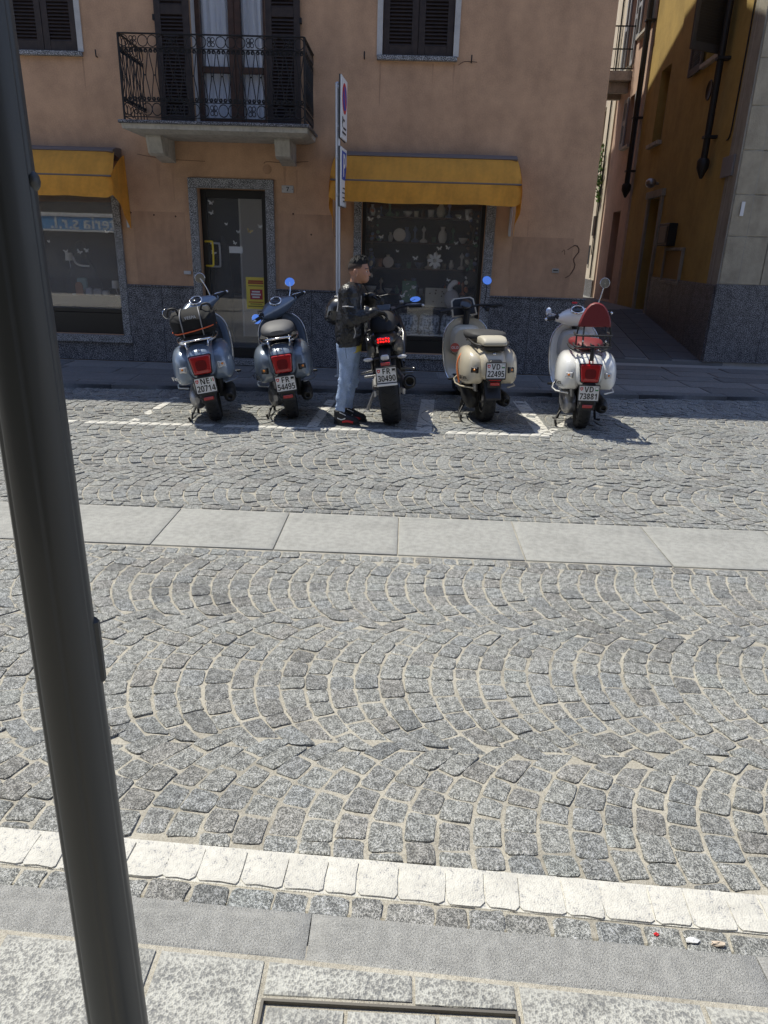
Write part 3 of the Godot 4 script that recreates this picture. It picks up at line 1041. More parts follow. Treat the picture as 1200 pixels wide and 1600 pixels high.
		part("pane", bx(w[0] + 0.05, w[1] - 0.05, w[2] + 0.05, w[3] - 0.06, -0.134, -0.128), M.glass, fr)
		if w[0] < -2.0:
			part("inner_pane", bx(w[0] + 0.05, w[1] - 0.05, w[2] + 0.05, w[3] - 0.06, -0.15, -0.144), M.glass, fr)
		part("base_panel", bx(w[0], w[1], 0.28 if w[0] > -2.0 else 0.4, w[2] - 0.002, -0.2, -0.11, 0.004), M.dark_frame, fr)
	# shelves in the right window
	for y in [[0.86, -0.95, -0.28], [1.02, -0.9, -0.58], [1.36, -0.9, -0.58], [1.7, -0.9, -0.58], [2.02, -0.9, -0.58], [0.5, -0.95, -0.2]]:
		part("shelf", bx(-0.6, 0.94, y[0] - 0.018, y[0], y[1], y[2], 0.003), M.brown_wood if y[0] > 0.9 else M.room_wall, b)
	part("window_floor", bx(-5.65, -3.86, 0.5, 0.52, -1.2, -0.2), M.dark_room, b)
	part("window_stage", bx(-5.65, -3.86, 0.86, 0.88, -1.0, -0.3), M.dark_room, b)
	# glass shop door
	var d := Sh.new()
	for q in [[-2.715, -2.645, 0.135, 2.255], [-1.925, -1.855, 0.135, 2.255], [-2.644, -1.926, 2.16, 2.255], [-2.644, -1.926, 0.135, 0.27]]:
		d.box(Vector3((q[0] + q[1]) * 0.5, (q[2] + q[3]) * 0.5, -0.14), Vector3(q[1] - q[0], q[3] - q[2], 0.05), 0.004)
	var door := part("shop_door", d, M.dark_frame, b)
	part("pane", bx(-2.645, -1.925, 0.27, 2.16, -0.144, -0.138), M.glass, door)
	for q in [[-2.575, 1.33, 1.63, M.yellow_flat, 0.0], [-2.52, 1.32, 1.61, M.galv, -0.1]]:
		var z: float = -0.115 if q[4] == 0.0 else -0.155
		var zz: float = -0.06 if q[4] == 0.0 else -0.2
		part("handle", Sh.new().tube(arc([Vector3(q[0] - 0.11, q[2], z), Vector3(q[0] - 0.02, q[2], zz), Vector3(q[0], q[2] - 0.03, zz), Vector3(q[0], q[1] + 0.03, zz), Vector3(q[0] - 0.02, q[1], zz), Vector3(q[0] - 0.11, q[1], z)], 24), 0.013, 8), q[3], door)
	# french door with curtains
	var fd := Sh.new()
	for q in [[-2.679, -2.62], [-2.28, -2.205], [-2.204, -2.13], [-1.86, -1.801]]:
		fd.box(Vector3((q[0] + q[1]) * 0.5, 4.1, -0.2), Vector3(q[1] - q[0], 2.36, 0.06), 0.006)
	for q in [[-2.619, -2.281], [-2.129, -1.861]]:
		for y in [[2.93, 3.08], [3.57, 3.64], [5.2, 5.28]]:
			fd.box(Vector3((q[0] + q[1]) * 0.5, (y[0] + y[1]) * 0.5, -0.2), Vector3(q[1] - q[0], y[1] - y[0], 0.05), 0.005)
	var bd := part("balcony_door", fd, M.brown_wood, b)
	for q in [[-2.62, -2.28], [-2.13, -1.86]]:
		for y in [[3.08, 3.57], [3.64, 5.2]]:
			part("pane", bx(q[0], q[1], y[0], y[1], -0.205, -0.2), M.glass, bd)
		var rows := []
		for y in [3.0, 3.5, 4.0, 4.6, 5.25]:
			var r := PackedVector3Array()
			for k in 33:
				var u := k / 32.0
				r.append(Vector3(lerpf(q[0] - 0.01, q[1] + 0.01, u), y, -0.27 + 0.018 * sin(u * 26.0 + y * 1.3) + 0.008 * sin(u * 61.0)))
			rows.append(r)
		part("curtain", Sh.new().loft(rows, false, true, false), plain(lin(0.76, 0.78, 0.81), 0.9), bd)
	var rv := Sh.new()
	rv.quad(Vector3(-2.6785, 2.91, -0.005), Vector3(-2.6785, 5.29, -0.005), Vector3(-2.6785, 5.29, -0.17), Vector3(-2.6785, 2.91, -0.17), Vector3.RIGHT)
	rv.quad(Vector3(-1.8015, 2.91, -0.005), Vector3(-1.8015, 5.29, -0.005), Vector3(-1.8015, 5.29, -0.17), Vector3(-1.8015, 2.91, -0.17), Vector3.LEFT)
	part("door_reveal", rv, M.white_plaster, b)
	for q in [[-3.1, -2.69], [-1.79, -1.38]]:
		var s := shutter(b, q[0], q[1], 2.95, 5.28, 0.035, M.shutter)
		part("hinge", bx((q[0] - 0.02) if q[0] < -2 else (q[1] - 0.01), (q[0] + 0.01) if q[0] < -2 else (q[1] + 0.02), 4.05, 4.11, 0.01, 0.06, 0.004), M.iron, s)
	build_balcony(b)

func box_room(x0: float, x1: float, y0: float, y1: float, z0: float, z1: float) -> Sh:
	# five sides of a closed room, open only towards the wall in front
	var s := Sh.new()
	var t := 0.06
	s.box(Vector3((x0 + x1) * 0.5, (y0 + y1) * 0.5, z0 - t * 0.5), Vector3(x1 - x0 + 2 * t, y1 - y0 + 2 * t, t))
	for x in [x0 - t * 0.5, x1 + t * 0.5]:
		s.box(Vector3(x, (y0 + y1) * 0.5, (z0 + z1) * 0.5 + 0.001), Vector3(t, y1 - y0 + 2 * t, z1 - z0 - 0.002))
	for y in [y0 - t * 0.5, y1 + t * 0.5]:
		s.box(Vector3((x0 + x1) * 0.5, y, (z0 + z1) * 0.5 + 0.001), Vector3(x1 - x0 - 0.002, t, z1 - z0 - 0.002))
	return s

func spiral(c: Vector2, r0: float, r1: float, a0: float, turns: float, n: int) -> Array:
	var o := []
	for k in n + 1:
		var t := k / float(n)
		var a := a0 + turns * TAU * t
		o.append(Vector3(c.x + cos(a) * lerpf(r0, r1, t), c.y + sin(a) * lerpf(r0, r1, t), 0))
	return o

func build_balcony(b: Node) -> void:
	var zf := 0.8
	var sl := Sh.new()
	sl.loft([
		PackedVector3Array([Vector3(-3.24, 2.785, 0.02), Vector3(-1.3, 2.785, 0.02), Vector3(-1.3, 2.785, zf - 0.16), Vector3(-3.24, 2.785, zf - 0.16)]),
		PackedVector3Array([Vector3(-3.33, 2.815, 0.02), Vector3(-1.21, 2.815, 0.02), Vector3(-1.21, 2.815, zf - 0.03), Vector3(-3.33, 2.815, zf - 0.03)]),
		PackedVector3Array([Vector3(-3.335, 2.865, 0.02), Vector3(-1.205, 2.865, 0.02), Vector3(-1.205, 2.865, zf - 0.02), Vector3(-3.335, 2.865, zf - 0.02)])], true, false)
	var slab := part("balcony_slab", sl, M.concrete, b)
	part("edge_slab", bx(-3.36, -1.18, 2.866, 2.9, 0.02, zf + 0.01, 0.006), M.granite_dark, slab)
	for x in [-3.15, -1.63]:
		var pr := PackedVector2Array([Vector2(0, 2.784), Vector2(0.52, 2.784), Vector2(0.53, 2.76), Vector2(0.5, 2.68), Vector2(0.47, 2.6), Vector2(0.4, 2.575), Vector2(0.25, 2.585), Vector2(0.12, 2.56), Vector2(0, 2.54)])
		part("corbel", Sh.new().prism(pr, 0.18, Transform3D(Basis(Vector3.BACK, Vector3.UP, Vector3.LEFT), Vector3(x, 0, 0.001))), M.concrete, slab)
	var rl := Sh.new()
	var y0 := 2.9
	var y1 := 3.745
	var xa := -3.29
	var xb := -1.235
	var zz := zf - 0.03
	for y in [[y1, 0.012, 0.03], [y1 - 0.135, 0.009, 0.016], [y0 + 0.19, 0.009, 0.016], [y0 + 0.035, 0.009, 0.016]]:
		rl.box(Vector3((xa + xb) * 0.5, y[0], zz), Vector3(xb - xa, y[1], y[2]), 0.003)
		for x in [xa, xb]:
			rl.box(Vector3(x, y[0] - 0.0005, zz * 0.5), Vector3(y[2] * 0.9, y[1], zz), 0.003)
	for x in [xa, xb]:
		rl.box(Vector3(x, (y0 + y1) * 0.5, zz), Vector3(0.02, y1 - y0, 0.02), 0.003)
	for x in [-2.6, -1.9]:
		rl.box(Vector3(x, y0 + 0.1, zz), Vector3(0.012, 0.2, 0.012), 0.002)
	var rail := part("balcony_railing", rl, M.iron, b)
	# one lyre-shaped baluster of two bars that end in scrolls
	var bl := Sh.new()
	var h := y1 - 0.135 - y0 - 0.19
	for s in [-1.0, 1.0]:
		var p := spiral(Vector2(0.0245, h - 0.028), 0.004, 0.0235, PI * 0.2, -1.2, 16)
		var q := []
		for v in p:
			q.append(v)
		var path := [q[q.size() - 1], Vector3(0.03, h * 0.72, 0), Vector3(0.011, h * 0.5, 0), Vector3(0.03, h * 0.28, 0), Vector3(0.047, 0.034, 0)]
		path[0] = Vector3(0.047, h - 0.034, 0)
		var all := []
		all.append_array(spiral(Vector2(0.0245, h - 0.028), 0.004, 0.0225, PI * 1.6, -1.8, 16))
		all.append_array(arc(path, 14))
		var lo := spiral(Vector2(0.0245, 0.028), 0.004, 0.0225, -PI * 1.6, 1.8, 16)
		lo.reverse()
		all.append_array(lo)
		for k in all.size():
			all[k] = Vector3(all[k].x * s, all[k].y, 0)
		bl.tube(all, 0.0052, 4)
	bl.box(Vector3(0, h * 0.5, 0), Vector3(0.03, 0.012, 0.014), 0.002)
	var bm := bl.done()
	var ring := Sh.new()
	var tor := []
	for k in 17:
		tor.append(Vector3(cos(TAU * k / 16.0) * 0.054, sin(TAU * k / 16.0) * 0.054, 0))
	ring.tube(tor, 0.005, 4, false)
	var rm := ring.done()
	var ro := Sh.new()
	for c in [Vector2(0.021, 0.024), Vector2(-0.021, 0.024), Vector2(0.021, -0.024), Vector2(-0.021, -0.024)]:
		var t2 := []
		for k in 11:
			t2.append(Vector3(c.x + cos(TAU * k / 10.0) * 0.019, c.y + sin(TAU * k / 10.0) * 0.02, 0))
		ro.tube(t2, 0.0045, 4, false)
	ro.ball(Vector3.ZERO, Vector3(0.009, 0.009, 0.009), Basis.IDENTITY, 6, 4)
	var rom := ro.done()
	var n := 19
	var step := (xb - xa) / n
	for k in n:
		var x := xa + (k + 0.5) * step
		put("baluster", bm, M.iron, rail, Transform3D(Basis.IDENTITY, Vector3(x, y0 + 0.19, zz)))
		for y in [y1 - 0.068, y0 + 0.113]:
			put("rosette" if k % 4 == 1 else "ring", rom if k % 4 == 1 else rm, M.iron, rail, Transform3D(Basis.IDENTITY.scaled(Vector3(1, 1 if y > 3.5 else 1.15, 1)), Vector3(x, y, zz)))
	for x in [xa, xb]:
		for k in 7:
			var z := (k + 0.5) * zz / 7.0
			put("baluster", bm, M.iron, rail, Transform3D(Basis(Vector3.UP, PI / 2), Vector3(x, y0 + 0.19, z)))
			for y in [y1 - 0.068, y0 + 0.113]:
				put("ring", rm, M.iron, rail, Transform3D(Basis(Vector3.UP, PI / 2), Vector3(x, y, z)))

func build_alley() -> void:
	var rot := -PI / 2 - deg_to_rad(3.0)
	var B := Basis(Vector3.UP, rot)
	var O := Vector3(4.62, 0, -1.5)
	# sloping floor
	var slope := Sh.new()
	var f := PackedVector2Array()
	for k in 9:
		f.append(Vector2(-k * 0.5, 0.1 + 0.115 * k * 0.5))
	f.append_array([Vector2(-8, 0.5), Vector2(-40, 0.6), Vector2(-40, -0.3), Vector2(0.02, -0.3)])
	slope.prism(f, 4.4, Transform3D(B, O) * Transform3D(Basis.IDENTITY, Vector3(0, 0, 4.1)))
	var ag := part("alley_ground", slope, plain(lin(0.2, 0.2, 0.195), 0.9))
	tag(ag, "dark stone floor of the narrow alley, rising away from the street", "", "", "structure")
	var tn := [plain(lin(0.1, 0.1, 0.105), 0.75), plain(lin(0.13, 0.13, 0.135), 0.8), plain(lin(0.085, 0.087, 0.092), 0.75)]
	var tilt := atan(0.115)
	for r in 9:
		for c in 5:
			var w: float = [0.42, 0.36, 0.34, 0.38, 0.46][c]
			var d: float = [0.24, 0.64, 1.0, 1.37, 1.8][c]
			var s := 0.22 + r * 0.44 + (0.0 if c % 2 else 0.1)
			if s > 3.85:
				continue
			var m := Transform3D(B, O) * Transform3D(Basis(Vector3.BACK, -tilt), Vector3(-s, 0.1 + 0.115 * s + 0.004, d))
			put("flagstone", Sh.new().box(Vector3.ZERO, Vector3(0.425, 0.018, w - 0.012), 0.003).done(), tn[(r * 3 + c * 2) % 3], ag, m)
	# --- the yellow house on the right
	var y := thing("yellow_house", "tall yellow house along the alley with a grey stone corner and dark plinth", "building", O, rot)
	var holes := [[-2.4, -1.5, 4.6, 6.3], [-5.2, -4.5, 3.75, 5.07], [-4.6, -3.75, 0.3, 2.68]]
	part("wall", wall_panel(Sh.new(), -6.3, -0.46, -0.2, 11.0, holes, 0.3), M.yellow, y)
	var fr := Transform3D(Basis(Vector3.UP, -rot), Vector3.ZERO)
	part("corner_strip", wall_panel(Sh.new(), -0.455, 0.0, -0.2, 11.0, [], 0.3, Transform3D(Basis.IDENTITY, Vector3(0, 0, 0.006))), M.grey_plaster, y)
	part("wall", wall_panel(Sh.new(), 0.01, 6.0, -0.2, 11.0, [], 0.3, Transform3D(fr.basis, fr.basis * Vector3(0, 0, -0.012))), M.white_plaster, y)
	part("roof", Sh.new().box(Vector3(-3.0, 11.1, -2.6), Vector3(7.2, 0.15, 6.4)), plain(lin(0.2, 0.1, 0.07), 0.9), y)
	# courses of stone on the street side, with pale joints between
	var ly := [1.25, 1.92, 2.48, 3.05, 3.6, 4.17, 4.75, 5.3, 5.9]
	for k in ly.size() - 1:
		var xs := [0.012, 0.62 if k % 2 == 0 else 1.3, 1.4 if k % 2 == 0 else 2.1, 2.6, 3.5]
		for i in xs.size() - 1:
			put("stone_block", Sh.new().box(Vector3((xs[i] + xs[i + 1]) * 0.5, (ly[k] + ly[k + 1]) * 0.5, 0.0), Vector3(xs[i + 1] - xs[i] - 0.012, ly[k + 1] - ly[k] - 0.013, 0.03), 0.004).done(), M.block, y, fr)
	for k in 3:
		put("plinth_slab", Sh.new().box(Vector3(0.38 + k * 0.8, 0.68, 0.01), Vector3(0.796, 1.14, 0.05), 0.004).done(), M.granite_dark, y, fr)
	for q in [[-0.9, 0.0], [-2.1, -0.9], [-3.6, -2.1]]:
		part("plinth_slab", bx(q[0] + 0.002, q[1] - 0.002, 0.0, 1.24, 0.008, 0.035, 0.004), M.granite_dark, y)
	# big window with open shutters
	part("window_sill", bx(-2.45, -1.45, 4.53, 4.6, -0.2, 0.07, 0.006), M.concrete, y)
	part("window_blind", bx(-2.4, -1.5, 4.6, 6.3, -0.25, -0.22), plain(lin(0.3, 0.28, 0.2), 0.8), y)
	var sm := plain(lin(0.07, 0.06, 0.05), 0.6)
	shutter(y, -3.1, -2.42, 4.53, 6.35, 0.05, sm)
	shutter(y, -0.34, 0.34, 4.53, 6.35, 0.0, sm, Transform3D(Basis(Vector3.UP, deg_to_rad(-60)), Vector3(-1.32, 0, 0.32)))
	part("blind_niche", bx(-5.2, -4.5, 3.75, 5.07, -0.25, -0.17), M.grey_plaster, y)
	part("window_sill", bx(-5.28, -4.42, 3.68, 3.75, -0.17, 0.09, 0.006), M.concrete, y)
	part("vent_hole", Sh.new().lathe([Vector2(0.0, 0.0), Vector2(0.12, 0.0), Vector2(0.14, 0.012), Vector2(0.15, -0.002)], Vector3(-1.93, 4.14, 0.003), Basis(Vector3.RIGHT, PI / 2), 20), M.iron, y)
	# door, lamp, meter box, notice board
	part("door", bx(-4.6, -3.75, 0.3, 2.68, -0.24, -0.2, 0.005), plain(lin(0.05, 0.033, 0.015), 0.6), y)
	var ds := Sh.new()
	ds.box(Vector3(-4.66, 1.5, 0.02), Vector3(0.12, 2.4, 0.06), 0.005)
	ds.box(Vector3(-3.69, 1.5, 0.02), Vector3(0.12, 2.4, 0.06), 0.005)
	ds.box(Vector3(-4.175, 2.76, 0.025), Vector3(1.2, 0.13, 0.09), 0.006)
	part("door_surround", ds, M.grey_plaster, y)
	part("door_step", bx(-4.8, -3.6, 0.38, 0.53, -0.2, 0.22, 0.01), M.concrete, y)
	var wl := Sh.new()
	wl.tube([Vector3(-4.2, 2.95, 0.0), Vector3(-4.2, 2.97, 0.08)], 0.025, 8)
	wl.ball(Vector3(-4.2, 2.96, 0.15), Vector3(0.12, 0.09, 0.1))
	part("wall_lamp", wl, M.dull_alu, y)
	var mb := part("meter_box", bx(-3.1, -2.45, 1.8, 2.18, 0.001, 0.15, 0.008), M.iron, y)
	part("meter_door", bx(-3.0, -2.55, 1.85, 2.13, 0.15, 0.165, 0.005), plain(lin(0.12, 0.11, 0.09), 0.5), mb)
	var nb := part("notice_board", bx(-2.85, -1.86, 1.2, 1.72, 0.001, 0.02, 0.003), plain(lin(0.3, 0.2, 0.07), 0.8), y)
	var nf := Sh.new()
	for q in [[-2.9, -1.8, 1.72, 1.77], [-2.9, -1.8, 1.15, 1.2], [-2.9, -2.85, 1.2, 1.72], [-1.86, -1.81, 1.2, 1.72]]:
		nf.box(Vector3((q[0] + q[1]) * 0.5, (q[2] + q[3]) * 0.5, 0.025), Vector3(q[1] - q[0], q[3] - q[2], 0.05), 0.004)
	part("board_frame", nf, M.grey_plaster, nb)
	part("stone_plaque", bx(-0.62, -0.16, 2.74, 3.02, 0.008, 0.035, 0.004), plain(lin(0.24, 0.23, 0.225), 0.7), y)
	part("number_plate", Sh.new().box(Vector3(0.15, 2.29, 0.03), Vector3(0.05, 0.19, 0.008), 0.002), M.white, y, Vector3.ZERO, fr.basis)
	# rainwater pipes with their brackets
	for q in [[-1.2, 2.95, 0.13, 0.052, -0.03], [-6.34, 3.0, 0.14, 0.06, 0.02]]:
		var pp := Sh.new()
		pp.tube([Vector3(q[0], 10.9, q[2]), Vector3(q[0], q[1] + 0.12, q[2]), Vector3(q[0] + q[4] * 0.5, q[1], q[2])], q[3], 12)
		pp.lathe([Vector2(q[3] + 0.02, 0.12), Vector2(q[3] + 0.045, 0.08), Vector2(q[3] + 0.04, -0.02), Vector2(0.02, -0.17)], Vector3(q[0], q[1], q[2]), Basis.IDENTITY, 12)
		var dp := part("downpipe", pp, M.iron, y)
		for h in [3.35, 4.4, 6.2, 8.0]:
			part("bracket", bx(q[0] - 0.075, q[0] + 0.075, h, h + 0.04, 0.0, q[2] + q[3] + 0.012, 0.004), M.iron, dp)
	part("cable", Sh.new().tube(arc([Vector3(-0.5, 9.0, 0.015), Vector3(-0.49, 5.0, 0.015), Vector3(-0.52, 3.6, 0.015), Vector3(-0.56, 3.3, 0.015), Vector3(-0.66, 3.26, 0.015)], 20), 0.011, 6), M.iron, y)
	# --- the pink house behind it
	var p := thing("pink_house", "pale pink house behind the yellow one, with a balcony over the alley", "building", O + B * Vector3(-6.4, 0, 0), rot)
	part("wall", wall_panel(Sh.new(), -2.75, 0.0, 0.0, 11.0, [[-1.25, -0.6, 4.0, 5.05], [-1.05, -0.25, 6.2, 7.5], [-1.5, -0.7, 0.55, 2.6], [-2.3, -1.7, 5.75, 7.6]], 0.3, Transform3D(Basis.IDENTITY, Vector3(0, 0, 0.03))), M.pink, p)
	for q in [[-1.25, -0.6, 4.0, 5.05], [-1.05, -0.25, 6.2, 7.5], [-2.3, -1.7, 5.75, 7.6]]:
		shutter(p, q[0] - 0.42, q[0] - 0.02, q[2], q[3], 0.06, plain(lin(0.33, 0.34, 0.36), 0.6))
		shutter(p, q[1] + 0.02, q[1] + 0.3, q[2], q[3], 0.06, plain(lin(0.33, 0.34, 0.36), 0.6))
		part("window_sill", bx(q[0] - 0.06, q[1] + 0.06, q[2] - 0.07, q[2], -0.2, 0.12, 0.006), M.concrete, p)
		part("window_pane", bx(q[0], q[1], q[2], q[3], -0.2, -0.17), M.dark_frame, p)
	part("door", bx(-1.5, -0.7, 0.5, 2.6, -0.2, -0.16), M.brown_wood, p)
	part("roof", Sh.new().box(Vector3(-1.4, 11.1, -2.6), Vector3(2.8, 0.15, 6.2)), plain(lin(0.2, 0.1, 0.07), 0.9), p)
	var bs := part("balcony_slab", bx(-2.7, -1.45, 5.42, 5.62, 0.03, 0.85, 0.01), M.concrete, p)
	for x in [-2.5, -1.7]:
		part("corbel", bx(x - 0.07, x + 0.07, 5.2, 5.42, 0.03, 0.6, 0.01), M.concrete, bs)
	var br := Sh.new()
	for h in [5.66, 6.05, 6.5]:
		br.box(Vector3(-2.07, h, 0.82), Vector3(1.25, 0.025, 0.025))
		br.box(Vector3(-1.46, h - 0.001, 0.42), Vector3(0.025, 0.025, 0.8))
	var rl := part("balcony_railing", br, M.iron, p)
	var bar := Sh.new().tube([Vector3(0, 5.62, 0), Vector3(0, 6.5, 0)], 0.009, 5).done()
	for k in 13:
		put("baluster", bar, M.iron, rl, Transform3D(Basis.IDENTITY, Vector3(-2.65 + k * 0.1, 0, 0.82)))
	for k in 8:
		put("baluster", bar, M.iron, rl, Transform3D(Basis.IDENTITY, Vector3(-1.46, 0, 0.06 + k * 0.1)))
	# --- the sunlit house further up
	var c := thing("cream_house", "sunlit cream house far up the alley with a creeper on its wall", "building", O + B * Vector3(-9.2, 0, 0), rot)
	part("wall", wall_panel(Sh.new(), -9.0, 0.0, 0.0, 10.0, [[-1.9, -1.1, 4.1, 5.3], [-3.4, -2.6, 0.5, 2.7]], 0.3, Transform3D(Basis.IDENTITY, Vector3(0, 0, 0.06))), M.cream, c)
	part("window_pane", bx(-1.9, -1.1, 4.1, 5.3, -0.2, -0.17), M.dark_frame, c)
	part("door", bx(-3.4, -2.6, 0.4, 2.7, -0.2, -0.16), M.dark_frame, c)
	part("roof", Sh.new().box(Vector3(-4.5, 10.1, -2.0), Vector3(9.4, 0.15, 5.2)), plain(lin(0.2, 0.1, 0.07), 0.9), c)
	part("dark_plinth", bx(-9.0, -0.01, 0.3, 0.95, 0.061, 0.09), M.granite_dark, c)
	part("cable", Sh.new().tube([Vector3(-0.4, 9.5, 0.09), Vector3(-0.42, 1.0, 0.09)], 0.02, 6), M.iron, c)
	var lt := plain(lin(0.03, 0.03, 0.032), 0.6)
	for k in 4:
		part("wall_mark", bx(-1.1 - k * 0.16, -0.98 - k * 0.16, 1.25 + 0.1 * (k % 2), 1.85, 0.061, 0.068), lt, c)
	part("vent_grille", bx(-0.95, -0.65, 2.1, 2.6, 0.061, 0.09), M.iron, c)
	# the house that closes the alley
	var z := thing("end_house", "plain plastered house closing the far end of the alley", "building", O + B * Vector3(-20.0, 0, 0), rot)
	part("wall", bx(-0.4, 0.0, 0.0, 10.0, -4.0, 12.0), M.pink, z)
	for q in [[2.0, 3.9], [5.5, 3.9], [2.0, 6.8], [5.5, 6.8]]:
		part("window_pane", bx(0.0, 0.03, q[1], q[1] + 1.4, q[0], q[0] + 0.9), M.dark_frame, z)
		part("window_sill", bx(0.0, 0.09, q[1] - 0.07, q[1], q[0] - 0.08, q[0] + 0.98), M.concrete, z)
	part("door", bx(0.0, 0.04, 0.5, 2.7, 1.0, 2.0), M.brown_wood, z)
	# creeper on the cream wall
	var cr := thing("creeper", "green creeper hanging down the sunlit wall up the alley", "plant", O + B * Vector3(-9.35, 0, 0.1), rot)
	var leaf := Sh.new()
	for k in 240:
		var t := rng.randf()
		var at := Vector3(-0.15 - rng.randf() * 0.5 * (0.4 + t), 2.9 + t * 1.4, 0.02 + rng.randf() * 0.22 * t)
		var bb := Basis.from_euler(Vector3(rng.randf_range(-1, 1), rng.randf() * TAU, rng.randf_range(-1, 1)))
		leaf.loft([PackedVector3Array([at, at, at]), PackedVector3Array([at + bb * Vector3(0.035, 0.02, 0), at + bb * Vector3(0, 0.03, 0.008), at + bb * Vector3(-0.03, 0.02, 0)]), PackedVector3Array([at + bb * Vector3(0, 0.09, 0), at + bb * Vector3(0, 0.09, 0), at + bb * Vector3(0, 0.09, 0)])], false, false)
	tag(part("leaves", leaf, plain(lin(0.09, 0.17, 0.035), 0.6), cr), "", "", "", "stuff")
	part("stem", Sh.new().tube(arc([Vector3(-0.3, 4.3, 0.05), Vector3(-0.35, 3.6, 0.03), Vector3(-0.3, 2.8, 0.02), Vector3(-0.33, 1.6, 0.02)], 12), 0.012, 5), M.brown_wood, cr)

func build_opposite() -> void:
	# the side of the street behind the camera: it fills the shop windows' reflections and sends light back
	var T := Transform3D(Basis(Vector3.UP, PI), Vector3(0, 0, 12.2))
	var o := thing("opposite_building", "dull plastered building across the street, seen only mirrored in the shop glass", "building", Vector3(0, 0, 12.2), PI)
	var holes := []
	for k in 7:
		holes.append([-12.0 + k * 3.6, -10.9 + k * 3.6, 4.0, 5.7])
		holes.append([-12.0 + k * 3.6, -10.9 + k * 3.6, 7.0, 8.6])
	holes.append_array([[8.4, 11.2, 0.5, 1.8], [3.0, 4.2, 0.05, 2.4], [-3.5, -1.0, 0.5, 2.3]])
	part("wall", wall_panel(Sh.new(), -14, 14, 0.0, 9.6, holes, 0.3), M.opposite, o)
	for h in holes:
		part("window_pane", bx(h[0], h[1], h[2], h[3], -0.16, -0.14), plain(lin(0.1, 0.1, 0.1), 0.3), o)
	part("roof", Sh.new().box(Vector3(0, 9.7, -3), Vector3(29, 0.2, 7.2)), plain(lin(0.2, 0.1, 0.07), 0.9), o)
	var sg := thing("shop_sign", "long blue shop sign with pale letters, mirrored in the left shop window", "sign", Vector3(-9.6, 2.03, 12.16), PI)
	part("board", bx(-1.3, 1.3, -0.17, 0.17, 0.0, 0.06, 0.006), plain(lin(0.1, 0.34, 0.68), 0.4), sg)
	part("frame_bar", bx(-1.3, 1.3, 0.18, 0.28, -0.02, 0.08, 0.006), M.white, sg)
	part("frame_bar", bx(-1.3, 1.3, -0.225, -0.175, -0.02, 0.08, 0.006), M.white, sg)
	var tm := text_mesh("teria s.r.l.", 0.3, true, 0.01)
	put("lettering", tm, M.white, sg, Transform3D(Basis.IDENTITY, Vector3(0.0, 0.0, 0.067)))

# ---------------------------------------------------------------- awnings, signs, post
func build_awnings() -> void:
	awning("awning", "yellow canvas awning over the left shop window, partly behind the near post", -5.95, -3.6, 0.0)
	awning("awning", "yellow canvas awning over the right shop window crowded with ornaments", -0.98, 1.31, 0.03)

